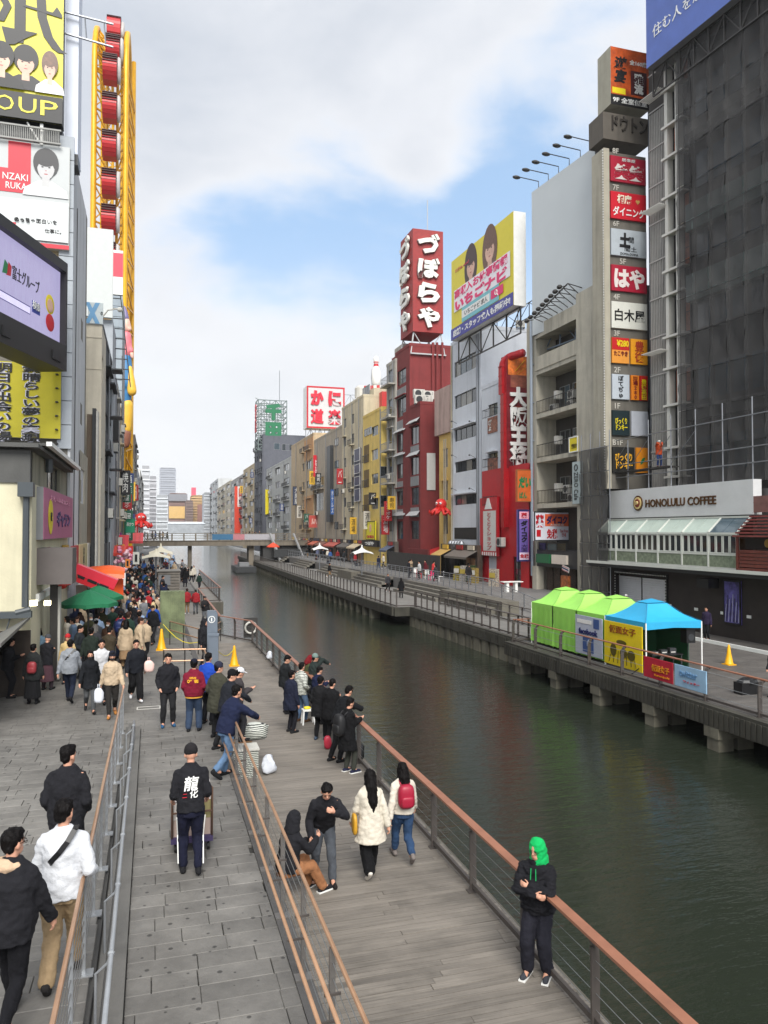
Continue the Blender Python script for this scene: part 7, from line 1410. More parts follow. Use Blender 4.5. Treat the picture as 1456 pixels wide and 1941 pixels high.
for k,(x0,x1,y0,y1,z0,z1,c,l)in enumerate(((-.32,.32,.05,.5,.24,.48,(170,150,140),'wide grey-brown carton at the bottom of the cart'),(-.33,.0,.05,.5,.48,.72,(196,190,184),'pale carton in the left middle of the cart load'),(.02,.33,.05,.5,.48,.74,(150,140,96),'olive carton in the right middle of the cart load'),(-.32,.32,.05,.5,.74,.92,(214,206,206),'white and pink carton on top of the cart load'),(-.32,.32,.52,.93,.24,.86,(180,176,170),'tall pale carton at the front of the cart'))):
    b=MB().box(x0,x1,y0,y1,z0,z1-.004);
    if k==3:b.box(x0+.03,x0+.2,y0-.004,y0,z0+.03,z1-.04,1);b.box(x1-.2,x1-.03,y0-.004,y0,z0+.03,z1-.04,1)
    tag(b.build('carton',[mat('carton_%d'%k,c,.8,0,.1,3),paint((206,90,100))],None,M0),l,'box')
for k in range(5):
    F=FF;x=FF.w*(.86+.1*k);p=FF.world(x,-1.6-.3*(k%2),1.0)
    r=thing('street_chair','%s plastic chair outside the %s'%(('white','red','white','pink','white')[k],('red awning','yellow building','grey shopfront','white office block','white pillar')[k]),'chair',loc=p,rz=k*1.1,group='chairs on the upper promenade');m=(WHITE,RED,WHITE,PINK,WHITE)[k]
    MB().box(-.22,.22,-.22,.22,.42,.46).build('seat',m,r);MB().box(-.22,.22,.2,.24,.46,.9).build('backrest',m,r)
    for sx in(-.2,.2):
        for sy in(-.2,.2):MB().box(sx-.02,sx+.02,sy-.02,sy+.02,0,.42).build('leg',m,r)
for k,(u,c,l)in enumerate(((868,(190,170,60),'yellow food display stand'),(880,(214,206,196),'white menu board with dark writing'),(893,(70,90,50),'potted plant stand'),(898,(196,170,90),'gold display case'),(936,(226,210,190),'cream drinks display'),(818,(190,50,60),'red banner stand'))):
    X=26.5;p=at_x(u,1006,X);r=thing('display_stand',l+' before the right-bank shopfronts, %s'%('near the white block','beside the yellow one','in green','left of the red sign','in the red shop doorway','by the red awning')[k],'stand',loc=(X,p.y,1.0),rz=-pi/2+.4)
    MB().box(-.42,.42,-.2,.2,0,.6).box(-.4,.4,-.1,.2,.6,1.3+.1*(k%3)).build('cabinet',mat('display_%d'%k,tuple(int(q*.8)for q in c),.6,0,.9,9),r);MB().box(-.3,.3,-.23,-.2,.7,1.1).build('printed_panel',(ACW,paint((170,150,70)),paint((150,60,50)))[k%3],r)
wt=thing('white_table','white cafe table with white stools by the upper railing','table',loc=at_z(970,1122,1.0));MB().box(-.8,.8,-.3,.3,.72,.78).box(-.5,-.3,-.2,.2,0,.72).box(.2,.4,-.2,.2,0,.72).build('tabletop',WHITE,wt)
bo=thing('barge','low dark work barge moored under the far footbridge','boat',loc=(14.6,131,-1.3));b=MB();b.prismz([(-1.6,-5),(1.6,-5),(1.6,4),(.6,6),(-.6,6),(-1.6,4)],0,.9);b.build('hull',DKG,bo);MB().box(-.8,.8,-2,1,.9,1.5).build('cabin',GREYP,bo)
for k,(u,v,Y)in enumerate(((506,1015,122),(600,1022,92))):pass
for k,(u,Y)in enumerate(((505,0),(826,0))):pass
# ================================================================== PEOPLE
def ik(a,t,l1,l2,pole):
    a,t=Vector(a),Vector(t);d=t-a;L=d.length
    if L>(l1+l2)*.995:t=a+d.normalized()*(l1+l2)*.995;d=t-a;L=d.length
    x=(l1*l1-l2*l2+L*L)/(2*L);h=sqrt(max(0,l1*l1-x*x));dn=d.normalized();p=Vector(pole);p=(p-dn*p.dot(dn)).normalized();return a+dn*x+p*h,t
def wrinkle(me,amp,sc=(9,9,4),seed=0):
    n=len(me.vertices);co=np.zeros(n*3);me.vertices.foreach_get('co',co);no=np.zeros(n*3);me.vertices.foreach_get('normal',no);co=co.reshape(-1,3);no=no.reshape(-1,3)
    w=np.array([mnoise.noise((c[0]*sc[0]+seed,c[1]*sc[1],c[2]*sc[2]+(c[0]+c[1])*6))+.5*mnoise.noise((c[0]*sc[0]*2.4,c[1]*sc[1]*2.4+seed,c[2]*sc[2]*2.4))for c in co])
    co+=no*(w*amp)[:,None];me.vertices.foreach_set('co',co.ravel());me.update()
POSES={
 'stand':dict(fl=(-.11,.02),fr=(.11,-.03),hl=(-.27,.04,.80),hr=(.27,.03,.80)),
 'walk':dict(fl=(-.08,.27),fr=(.08,-.33,.12),hl=(-.27,-.14,.84),hr=(.27,.2,.86),lean=4),
 'walk2':dict(fl=(-.08,-.30,.10),fr=(.08,.25),hl=(-.27,.18,.86),hr=(.27,-.12,.84),lean=4),
 'phone':dict(fl=(-.11,.02),fr=(.12,.06),hl=(-.05,.3,1.18),hr=(.06,.32,1.2),headp=-22),
 'pocket':dict(fl=(-.12,.0),fr=(.12,.05),hl=(-.2,.12,.93),hr=(.2,.12,.93),polel=(-.3,-1,0),poler=(.3,-1,0)),
 'crossed':dict(fl=(-.12,.0),fr=(.12,.05),hl=(.03,.21,1.19),hr=(-.03,.26,1.13),polel=(-1,.3,-.6),poler=(1,.3,-.6)),
 'lean':dict(fl=(-.12,-.25),fr=(.12,-.18),hl=(-.22,.42,1.02),hr=(.22,.42,1.02),lean=24,polel=(-1,-.3,0),poler=(1,-.3,0),headp=-8),
 'push':dict(fl=(-.10,.02),fr=(.10,-.14,.03),hl=(-.235,.2,.93),hr=(.235,.2,.93),lean=9,headp=-12,polel=(-.08,-1,-.2),poler=(.08,-1,-.2)),
 'sit':dict(hip=.47,fl=(-.12,.46),fr=(.14,.56),hl=(-.1,.42,.78),hr=(.12,.45,.86),lean=12,headp=-4),
 'bend':dict(fl=(-.12,.12),fr=(.15,-.12),hl=(-.1,.50,1.24),hr=(.24,.30,.84),lean=34,headp=-34,hip=.9,polel=(-1,0,-.8)),
 'bagl':dict(fl=(-.08,.24),fr=(.08,-.3,.1),hl=(-.3,.02,.80),hr=(.12,.26,1.12),lean=3),
 'photo':dict(fl=(-.11,.02),fr=(.12,.06),hl=(-.08,.42,1.42),hr=(.1,.42,1.42),headp=-3),
}
SKIN=mat('skin',(196,146,122),.55,0,.06,12,spec=.3);SKIN2=mat('skin_pale',(206,164,142),.55,0,.06,12,spec=.3)
HAIRB=mat('black_hair',(15,12,12),.6,0,.3,30,.3,90,spec=.12);HAIRBR=mat('brown_hair',(50,33,27),.6,0,.3,30,.3,90,spec=.12);HAIRG=mat('grey_hair',(110,106,102),.6,0,.2,30,.3,90,spec=.12)
def make_person(pose,wear,vox=.02,near=False,seed=0,sex='m'):
    """meshes of one figure, in its own frame: x right, y forward; returns {part: (mesh, material)}"""
    P=dict(lean=3,hip=.90,headp=-4,heady=0,side=0,polel=(-.2,-1,0),poler=(.2,-1,0));P.update(POSES[pose]);P.update(wear.get('pose',{}))
    fat=wear.get('fat',1.0)*(1.0 if sex=='m' else.93);sw=.168 if sex=='m' else.148;ln=radians(P['lean'])
    hip=Vector((0,-.02-.25*sin(ln)*.5,P['hip']));s=Vector((sin(radians(P['side'])),sin(ln),cos(ln))).normalized();X=Vector((1,0,0));Y=s.cross(X)*-1;
    if Y.y<0:Y=-Y
    at=lambda h,x=0,y=0:hip+s*h+X*x+Y*y
    tw=wear.get('twist',0)
    shl,shr=at(.455,-sw,0),at(.455,sw,0)
    nb=at(.54,0,-.005);hp=radians(P['headp']);hy=radians(P['heady']);hs=(s*.6+Vector((0,0,.4))).normalized()
    Hc=nb+hs*.15+Vector((0,.025,0))if P['headp']>-20 else nb+hs*.15+Vector((0,.055,0))
    HM=Matrix.Translation(Hc)@Matrix.Rotation(-hy,4,'Z')@Matrix.Rotation(hp,4,'X')
    hl,hr=Vector((-.09,0,0))+hip-Vector((0,0,.02)),Vector((.09,0,0))+hip-Vector((0,0,.02))
    legs=[]
    for h_,ft in((hl,P['fl']),(hr,P['fr'])):
        z=ft[2]if len(ft)>2 else 0;an=Vector((ft[0],ft[1],.085+z));kn,an=ik(h_,an,.42,.41,(0,1,.15));legs.append((h_,kn,an,z))
    arms=[]
    for sh,hd,pl in((shl,P['hl'],P['polel']),(shr,P['hr'],P['poler'])):
        el,wr=ik(sh,Vector(hd),.29,.255,pl);arms.append((sh,el,wr))
    out={}
    # ---- body
    b=MB();hb_=MB();hb_.ball((0,0,.02),(.076,.094,.108),16);hb_.ball((0,.032,-.055),(.058,.062,.062),12);hb_.ball((0,.098,-.012),(.014,.02,.02),8)
    hb_.ball((-.078,-.005,-.01),(.014,.022,.032),8);hb_.ball((.078,-.005,-.01),(.014,.022,.032),8);hb_.ball((0,.082,-.055),(.024,.014,.012),8)
    b.add([HM@Vector(v)for v in hb_.v],hb_.f)
    limb(b,[at(.50),nb,Hc-hs*.05+Vector((0,-.015,0))],[.06,.052,.05])
    loft(b,[(at(-.1),.13,.09,X,Y),(at(.0),.15,.10,X,Y),(at(.15),.125*fat,.09*fat,X,Y),(at(.3),.15,.10,X,Y),(at(.42),.165,.10,X,Y),(at(.5),.13,.075,X,Y),(at(.55),.06,.05,X,Y)])
    for sh,el,wr in arms:
        limb(b,[sh,sh.lerp(el,.5),el],[.052,.045,.038]);limb(b,[el,el.lerp(wr,.4),wr],[.038,.036,.026])
        d=(wr-el).normalized();side_=1 if sh.x>0 else-1
        px=Vector((0,0,1))if abs(d.z)<.75 else Vector((0,1,0));wv_=(px-d*px.dot(d)).normalized();nv=d.cross(wv_)*(-side_)
        limb(b,[wr,wr+d*.075],[.026,.032],8)
        if near:
            for k,L in enumerate((.060,.070,.066,.052)):
                o_=wr+d*.085+wv_*(.033-.022*k);limb(b,[o_,o_+d*L*.55+nv*.006,o_+d*L*.8+nv*.026,o_+d*L*.85+nv*.044],[.0095,.0088,.008,.0075],6)
            o_=wr+d*.03+wv_*.028;limb(b,[o_,o_+d*.035+wv_*.028+nv*.012,o_+d*.062+wv_*.030+nv*.026],[.013,.0105,.009],6)
        else:limb(b,[wr+d*.07,wr+d*.13+nv*.02],[.03,.018],8)
    for h_,kn,an,z in legs:limb(b,[h_,h_.lerp(kn,.5),kn],[.075,.07,.05]);limb(b,[kn,kn.lerp(an,.35),an],[.05,.05,.036]);limb(b,[an,an+Vector((0,.12,-.045))],[.036,.03])
    me=b.mesh('body',SKIN);out['body']=remesh(me,vox if not near else.0085,3)
    # ---- trousers / skirt
    tk=wear.get('baggy',0);b=MB()
    loft(b,[(at(.10),.135*fat,.105*fat,X,Y),(at(.02),.158*fat,.125,X,Y),(at(-.05),.165,.13,X,Vector((0,1,0))),(at(-.11),.15,.125,X,Vector((0,1,0)))])
    short=wear.get('short',0)
    for h_,kn,an,z in legs:
        e=an+(kn-an)*(.06+short);limb(b,[h_,h_.lerp(kn,.5),kn],[.10+tk*.3,.092+tk*.6,.074+tk]);limb(b,[kn,kn.lerp(an,.5),e],[.074+tk,.067+tk*1.2,.060+tk*1.2])
    me=b.mesh('trousers',SKIN);m_=remesh(me,max(vox*.9,.016)if not near else.013,3);wrinkle(m_,.016 if near else.010,(10,10,7),seed=seed);out['trousers']=m_
    if wear.get('skirt'):
        L=wear['skirt'];b=MB();fl_=(Vector((0,(legs[0][2].y+legs[1][2].y)/2*.5,0)))
        loft(b,[(at(.10),.14,.11,X,Y),(at(-.02),.175,.14,X,Y),(hip+Vector((0,0,-L*.5))+fl_*.5,.20,.19,X,Vector((0,1,0))),(hip+Vector((0,0,-L))+fl_,.23,.22,X,Vector((0,1,0)))]);m_=remesh(b.mesh('skirt',SKIN),max(vox,.016),2);wrinkle(m_,.015,(14,14,2),seed);out['skirt']=m_
    # ---- shoes
    b=MB();sl_=MB()
    for h_,kn,an,z in legs:
        toe=Vector((0,1,0))if z<.05 else Vector((0,.75,-.66));base=an-Vector((0,0,.05))if z<.05 else an+Vector((0,-.0,-.045));base=Vector((base.x,base.y,max(base.z,.035)))
        ox=Vector((.02 if h_.x>0 else-.02,0,0))
        p0_,p1_=base-toe*.055,base+toe*.165+ox
        limb(b,[p0_,base+toe*.04,p1_],[.043,.046,.038]);limb(b,[an+Vector((0,0,.02)),base+toe*.02],[.042,.045])
        up_=Vector((0,0,1))if z<.05 else Vector((0,.66,.75))
        sl_.bar(p0_-toe*.04-up_*.026,p1_+toe*.035-up_*.026,.088,.022,up=up_)
    out['shoes']=remesh(b.mesh('shoes',SKIN),max(vox*.6,.012),2);out['_legs']=legs
    if wear.get('soles'):out['soles']=sl_.mesh('soles',WHITE)
    # ---- top
    b=MB();hem=wear.get('hem',-.10);th=wear.get('thick',.03);lap=wear.get('flare',0)
    rings=[(at(.59),.062+th*.3,.06+th*.3,X,Y),(at(.545),.10+th*.4,.072+th*.5,X,Y),(at(.50),.150+th*.5,.09+th*.8,X,Y),(at(.45),.170+th*.6,.105+th,X,Y),(at(.36),.165*fat+th,.12*fat+th,X,Y),(at(.2),.145*fat+th,.115*fat+th,X,Y),(at(.05),.16*fat+th,.125*fat+th,X,Y)]
    if hem<-.15:rings+=[(at(-.1)+Vector((0,0,0)),.175+th,.145+th,X,Y),(hip+Vector((0,.02,hem)),.19+th+lap,.17+th+lap,X,Vector((0,1,0)))]
    else:rings+=[(at(hem),.165+th*.8,.13+th*.8,X,Y)]
    loft(b,rings,20);cuff=wear.get('cuff',.97);sr=wear.get('sleeve',.018)
    for sh,el,wr in arms:e=el.lerp(wr,cuff);limb(b,[sh-Vector((0,0,.005)),sh.lerp(el,.5),el],[.054+sr,.052+sr,.048+sr]);limb(b,[el,el.lerp(e,.5),e],[.05+sr,.046+sr,.036+sr])
    m_=remesh(b.mesh('top',SKIN),vox*.95 if not near else.012,4);wrinkle(m_,wear.get('wr',.011)*1.5,(7,7,wear.get('wz',9)),seed+3);out[wear.get('top','jacket')]=m_
    # ---- hair and headwear
    hk=wear.get('hair','short');b=MB();hm=MB()
    if hk=='short':hm.ball((0,-.018,.045),(.087,.098,.098),14);hm.ball((0,.045,.095),(.062,.048,.034),10);hm.ball((0,-.055,-.02),(.068,.05,.06),10)
    elif hk in('long','bob','verylong'):
        hm.ball((0,-.02,.045),(.09,.1,.1),14);hm.ball((0,.05,.095),(.06,.045,.03),10);d={'bob':.12,'long':.3,'verylong':.42}[hk]
        limb(hm,[(0,-.06,.0),(0,-.085,-.12),(.01,-.11 if d>.2 else-.07,-.1-d*.7),(0,-.12 if d>.2 else-.07,-.1-d)],[.08,.1,.095,.05]);limb(hm,[(-.065,-.01,.03),(-.085,-.01,-.1-d*.35)],[.035,.03]);limb(hm,[(.065,-.01,.03),(.085,-.01,-.1-d*.35)],[.035,.03])
    if hk!='none':b.add([HM@Vector(v)for v in hm.v],hm.f);m_=remesh(b.mesh('hair',SKIN),max(vox*.6,.011),2);wrinkle(m_,.016,(26,26,9),seed);out['hair']=m_
    hat=wear.get('hat');hm=MB()
    if hat=='beanie':hm.ball((0,-.012,.065),(.094,.104,.1),14);hm.tube([(0,0,.03),(0,0,.07)],.0 or.096,16)
    elif hat=='cap':hm.ball((0,-.01,.07),(.092,.104,.085),14);hm.ball((0,.11,.065),(.065,.075,.012),12)
    elif hat=='hood':limb(hm,[(0,-.02,.055),(0,-.038,-.04),(0,-.05,-.15)],[.112,.113,.125],16)
    elif hat=='hood_down':hm.ball((0,-.09,-.17),(.13,.085,.07),12);hm.ball((-.09,-.02,-.17),(.06,.08,.05),10);hm.ball((.09,-.02,-.17),(.06,.08,.05),10)
    if hat:b=MB();b.add([HM@Vector(v)for v in hm.v],hm.f);m_=remesh(b.mesh('hat',SKIN),max(vox*.7,.011),2);wrinkle(m_,.012 if 'hood' in hat else.004,(12,12,16),seed);out['hood' if 'hood' in hat else hat]=m_
    if wear.get('mask'):hm=MB();hm.ball((0,.062,-.055),(.056,.05,.042),12);b=MB();b.add([HM@Vector(v)for v in hm.v],hm.f);out['face_mask']=b.mesh('mask',WHITE,True)
    hm=MB()
    for sx in(-1,1):hm.ball((sx*.03,.083,.008),(.012,.007,.005),8,0);hm.box(sx*.03-.017,sx*.03+.017,.088,.094,.026,.031,0)
    if not wear.get('mask'):hm.ball((0,.0945,-.056),(.02,.004,.005),8,1)
    if wear.get('glasses'):
        for sx in(-1,1):hm.tube([(sx*.033+.024*cos(t),.098,.005+.018*sin(t))for t in np.linspace(0,2*pi,10)],.003,4,0);hm.bar((sx*.057,.098,.01),(sx*.08,0,.01),.004)
    b=MB();b.add([HM@Vector(v)for v in hm.v],hm.f);b.m=hm.m;out['face_features']=b
    out['_HM']=HM;out['_at']=at;out['_arms']=arms;out['_X']=X;out['_Y']=Y;out['_s']=s
    return out
DARKEYE=paint((24,18,16));LIP=mat('lips',(150,86,78),.5,0,0)
def place(lbl,parts,loc,face,h,mats,group=None,skin=SKIN):
    """mats: part -> material"""
    M=Matrix.Translation(Vector(loc))@Matrix.Rotation(-radians(face),4,'Z')@Matrix.Scale(h/1.72,4)
    me=parts['body'];me.materials.clear();me.materials.append(skin);root=link('person',me,None,M);tag(root,lbl,'person',group)
    for k,v in parts.items():
        if k.startswith('_')or k=='body':continue
        if k=='face_features':v.build('face_features',[DARKEYE,LIP],root);continue
        if k=='soles':tag(link('shoe_soles',v,root),kind='stuff');continue
        v.materials.clear();v.materials.append(mats.get(k)or cloth((40,40,42)));link(k,v,root)
    return root
G=lambda y:left_h(y)
def person(lbl,u,vf,z,face,h,pose,wear,cols,near=False,vox=.016,sex='m',seed=None,Y=None,loc=None):
    p=Vector(loc)if loc else at_z(u,vf,z if not callable(z)else z(10))
    if callable(z):
        for _ in range(4):p=at_z(u,vf,z(p.y))
    parts=make_person(pose,wear,vox,near,seed or(hash(lbl)%97 if 0 else int(u)%97),sex)
    ms={k:(c if not isinstance(c,tuple)else cloth(c))for k,c in cols.items()}
    ms.setdefault('hair',HAIRB);ms.setdefault('shoes',cloth((30,30,32)))
    r=place(lbl,parts,p,face,h,ms,skin=wear.get('skin',SKIN));r['_h']=h
    return r,parts
K=(31,31,35)
r,q=person('person in black blazer and trousers seen from behind at the top left ramp, looking right',126,1686,G,8,1.76,'pocket',dict(thick=.05,hem=-.14,fat=1.12,wr=.014,pose=dict(heady=28)),dict(jacket=K,trousers=K),near=True)
r,q=person('person in white sweatshirt and beige trousers with black cross-body strap, walking away',117,1862,G,6,1.74,'walk2',dict(thick=.035,hem=-.08,wr=.012,top='sweatshirt',baggy=.012,pose=dict(heady=20,fl=(-.08,-.26,.05),hr=(.24,.16,.98))),dict(sweatshirt=(206,208,212),trousers=(150,128,98),shoes=(40,38,38)),near=True)
b=MB();ys=[(-.15,-.02,1.10),(-.08,-.150,1.20),(0,-.168,1.29),(.07,-.155,1.38),(.12,-.08,1.465),(.12,.02,1.47)]
for a,c in zip(ys,ys[1:]):b.bar(a,c,.05,.012,up=(0,-1,.3))
b.build('strap',BLACK,r)
r,q=person('person in black hooded jacket with beige hood lining and glasses at the left edge',18,1950,G,14,1.72,'walk',dict(thick=.055,hem=-.12,hat='hood_down',glasses=True,fat=1.1,wr=.014,pose=dict(heady=32)),dict(jacket=K,trousers=(20,20,24),hood=(196,168,140)),near=True,loc=(at_y(18,1600,6.6).x,6.6,G(6.6)))
r,q=person('person of whom only the top of the dark head shows at the bottom left corner',18,0,G,0,1.68,'stand',dict(thick=.03),dict(jacket=K,trousers=K),near=True,loc=(at_y(20,1930,4.3).x,4.3,1.20))
r,q=person('worker in black shirt with white and red brush lettering on the back, pushing the cart',361,1652,HZ,0,1.70,'push',dict(thick=.03,cuff=.35,hem=-.06,hair='none',hat='beanie',top='shirt',wr=.012,pose=dict(heady=0)),dict(shirt=K,trousers=(24,26,44),beanie=(34,32,34)),near=True)
mw=WHITE
for k,(t_,x,z,w_,h_,m_)in enumerate((('龍',.0,1.26,.2,.19,WHITE),('化',.035,1.12,.11,.11,WHITE),('二',-.09,1.1,.06,.05,RED))):
    me=text_mesh(t_,w_,h_,bold=.015,ext=.004,italic=.15);me.materials.append(m_);link('lettering',me,r,Matrix.Translation((x,-.05-.12-.02*(z-1),z))@Matrix.Rotation(radians(-9),4,'X'))
for(h_,kn,an,z_),sx in zip(q['_legs'],(-1,1)):
    o_=Vector((sx*.012,-.03,0));b=MB();pts_=[h_+Vector((sx*.10,-.03,-.1)),kn+Vector((sx*.077,-.02,0)),an+Vector((sx*.064,-.01,.04))]
    b.bar(pts_[0],pts_[1],.014,.010,up=(0,1,0)).bar(pts_[1],pts_[2],.014,.010,up=(0,1,0));b.build('white_stripe',WHITE,r)
r,q=person('person sitting on the terrace edge in a black hood and tan trousers, holding a snack',603,1700,0,62,1.66,'sit',dict(thick=.045,hat='hood',hair='none',soles=True,hem=-.05,baggy=.02,pose=dict(heady=-10,hip=.52)),dict(jacket=K,trousers=(146,100,68),hood=K,shoes=(30,30,34)),near=True,loc=(1.98,at_z(596,1700,0).y,0))
r,q=person('person in black sweater and grey trousers bending forward with a hand at the face',614,1672,0,185,1.74,'bend',dict(thick=.03,top='sweater',fat=1.05),dict(sweater=K,trousers=(74,78,84),shoes=(34,30,30)),near=True)
r,q=person('woman in long cream coat and wide black trousers walking away, long black hair',702,1658,0,2,1.66,'walk2',dict(thick=.045,hem=-.32,flare=.04,hair='verylong',baggy=.03,top='coat',fat=1.05),dict(coat=(204,196,180),trousers=(16,16,18),shoes=(206,200,190)),near=True,sex='f')
r2,q=person('woman in short cream jacket and blue jeans carrying a red backpack, walking away',764,1632,0,2,1.62,'walk',dict(thick=.04,hem=-.04,hair='long',baggy=.005,short=.1),dict(jacket=(206,198,184),trousers=(44,66,96),shoes=(120,112,108)),near=True,sex='f')
def bag_on(pr,name,lbl,m,off,r_,cat='bag',seed=1,strap=True):
    M=pr.matrix_basis@Matrix.Translation(off);b=MB();pl='plastic' in name or 'shopping' in name;sack(b,(0,0,0),r_,.6,top=.45 if pl else.9,seed=seed,cr=.12 if pl else.03)
    if 'backpack' in name:sack(b,(0,-r_[1]*.8,-r_[2]*.35),(r_[0]*.75,r_[1]*.45,r_[2]*.45),.5,cr=.02)
    if pl:b.tube([(-r_[0]*.2,0,r_[2]*.9),(-.02,0,r_[2]*1.5),(.02,0,r_[2]*1.5),(r_[0]*.2,0,r_[2]*.9)],.012,5)
    if strap:b.tube([(-r_[0]*.5,r_[1]*.6,r_[2]*.8),(-r_[0]*.55,r_[1]*1.5,r_[2]*1.15),(-r_[0]*.6,r_[1]*2.4,r_[2]*.9)],.018,5);b.tube([(r_[0]*.5,r_[1]*.6,r_[2]*.8),(r_[0]*.55,r_[1]*1.5,r_[2]*1.15),(r_[0]*.6,r_[1]*2.4,r_[2]*.9)],.018,5)
    return tag(b.build(name,m,None,M,smooth=True),lbl,cat)
bag_on(r2,'backpack','crimson red backpack on the back of the woman in jeans',paint((150,20,48)),(0,-.21,1.20),(.15,.1,.21))
bag_on(r,'tote_bag','mustard yellow tote bag at the side of the woman in the long cream coat',paint((196,146,40)),(-.27,.0,.86),(.04,.11,.17),strap=False)
r,q=person('person in black puffer jacket with bright green hood, arms crossed by the wooden handrail',1020,1848,0,224,1.66,'crossed',dict(thick=.055,hat='hood',hair='none',glasses=True,soles=True,fat=1.1,hem=-.08,wr=.02,wz=22,baggy=.02,pose=dict(heady=14)),dict(jacket=(26,26,30),trousers=(34,34,42),hood=(20,168,88),shoes=(60,62,68)),near=True)
b=MB()
for sx in(-1,1):b.tube([(sx*.03,.19,1.42),(sx*.035,.2,1.28)],.006,5)
b.build('drawstring',paint((20,168,88)),r)
person('man in black jacket and black trousers with blue shoes standing alone facing the camera',318,1376,HZ,176,1.72,'pocket',dict(thick=.05),dict(jacket=K,trousers=(34,34,36),shoes=(44,84,120)),vox=.013)
r,q=person('man in maroon jacket with yellow CAVALIERS lettering and navy cap, seen from behind',367,1386,HZ,10,1.66,'pocket',dict(thick=.06,hem=-.05,fat=1.12,hat='cap',baggy=.015),dict(jacket=(112,24,44),trousers=(52,66,88),cap=(24,26,40)),vox=.013)
for t_,z,w_ in(('CLEVELAND',1.31,.16),('CAVALIERS',1.23,.26)):me=text_mesh(t_,w_,.045 if z>1.3 else.08,bold=.05,ext=.003);me.materials.append(paint((236,176,40)));link('lettering',me,r,Matrix.Translation((0,-.195,z)))
MB().tube([(.19*cos(t),.155*sin(t)-.01,.83)for t in np.linspace(0,2*pi,20)],.02,6,cap=False).build('waistband',paint((220,160,60)),r)
person('man in bright blue jacket behind the maroon jacket',394,1372,HZ,30,1.70,'stand',dict(thick=.05),dict(jacket=(30,66,160),trousers=(26,26,30)),vox=.014)
person('older man in long dark olive coat and knitted hat leaning toward the rails',413,1398,HZ,40,1.68,'pocket',dict(thick=.06,hem=-.3,hat='beanie',top='coat',pose=dict(heady=-150+190)),dict(coat=(60,60,50),trousers=(26,26,28),beanie=(40,42,60)),vox=.014)
person('man in black beanie and black coat looking back at the rails',432,1418,HZ,60,1.66,'lean',dict(thick=.05,hat='beanie',pose=dict(heady=40,lean=12)),dict(jacket=(30,32,38),trousers=(28,28,30),beanie=(20,20,22)),vox=.014)
person('person in white cap with phone behind the black beanie man',450,1404,HZ,75,1.60,'phone',dict(thick=.04,hat='cap'),dict(jacket=(60,56,58),trousers=(40,40,44),cap=(214,214,216)),vox=.014)
person('man in navy jacket, white mask and light jeans leaning on the bronze rail',434,1470,HZ,62,1.72,'lean',dict(thick=.055,mask=True,fat=1.08,pose=dict(lean=20,fl=(-.1,-.05),fr=(.1,-.38,.1),hl=(-.2,.5,1.06),hr=(.2,.5,1.06))),dict(jacket=(28,34,58),trousers=(92,118,148)),near=True)
person('person in black crouched behind the grey pillar',386,1262,HZ,120,1.6,'stand',dict(thick=.06,hat='hood',hair='none'),dict(jacket=K,trousers=K,hood=K),vox=.02)
person('man in black jacket looking at a phone, leftmost at the boardwalk rail',541,1352,0,100,1.74,'phone',dict(thick=.055),dict(jacket=(28,30,32),trousers=(26,26,28)),vox=.014)
person('man in long navy coat and white mask standing sideways on the boardwalk',552,1388,0,60,1.68,'stand',dict(thick=.05,hem=-.25,mask=True,top='coat',hair='short'),dict(coat=(28,32,48),trousers=(24,24,30)),vox=.013)
r,q=person('man in grey and black striped sweater and jeans with white mask',571,1368,0,55,1.70,'pocket',dict(thick=.045,mask=True,top='sweater'),dict(sweater=stp,trousers=(78,98,124),shoes=(96,70,50)),vox=.013)
bag_on(r,'shoulder_bag','small black bag on the hip of the striped-sweater man',BLACK,(.2,.1,.95),(.12,.06,.12),strap=False)
person('person in green-grey beanie raising a phone at the rail',596,1345,0,80,1.70,'photo',dict(thick=.05,hat='beanie'),dict(jacket=(38,46,44),trousers=(34,36,40),beanie=(110,128,122)),vox=.014)
person('person with dark red hair and patterned scarf behind the striped sweater',585,1338,0,70,1.58,'phone',dict(thick=.04,hair='bob'),dict(jacket=(70,76,50),trousers=(30,30,34),hair=cloth((110,24,30))),vox=.016,sex='f')
person('man in navy jacket half hidden between the green beanie and the black coats',603,1372,0,60,1.62,'phone',dict(thick=.05),dict(jacket=(24,30,56),trousers=(26,26,30)),vox=.016)
person('man in black coat with back turned, left of the tall photographer',607,1402,0,30,1.66,'pocket',dict(thick=.06,hem=-.25,top='coat'),dict(coat=(24,24,26),trousers=(24,24,26),shoes=(60,74,90)),vox=.014)
person('second black-coated man with bowed head, directly left of the photographer',628,1412,0,40,1.68,'phone',dict(thick=.06,hem=-.2,top='coat'),dict(coat=(18,18,20),trousers=(24,24,26)),vox=.014)
r,q=person('tall man in black jacket leaning on the handrail with a camera',648,1440,0,62,1.78,'lean',dict(thick=.06,pose=dict(lean=22,hl=(-.1,.5,1.12),hr=(.12,.5,1.12),headp=-28)),dict(jacket=(20,21,24),trousers=(22,22,24)),vox=.013)
cm=thing('camera','small black camera held above the handrail by the tall man','camera',Matrix.Translation((4.62,at_z(648,1440,0).y+.25,1.22)));MB().box(-.07,.07,-.035,.035,-.045,.045).build('camera_body',BLACK,cm);MB().lathe([(0,0),(.03,0),(.03,.06),(0,.06)],12).build('lens',DKG,cm,Matrix.Translation((.07,0,0))@Matrix.Rotation(pi/2,4,'Y'))
r,q=person('man in long black coat, backpack and navy sneakers, nearest of the rail group',660,1464,0,66,1.68,'phone',dict(thick=.05,hem=-.36,top='coat',soles=True),dict(coat=(16,16,18),trousers=(56,58,52),shoes=(34,36,60)),vox=.013)
bag_on(r,'backpack','black backpack on the long-coated man at the rail',mat('black_nylon',(22,22,24),.6,0,.2,5),(0,-.26,1.14),(.16,.11,.25))
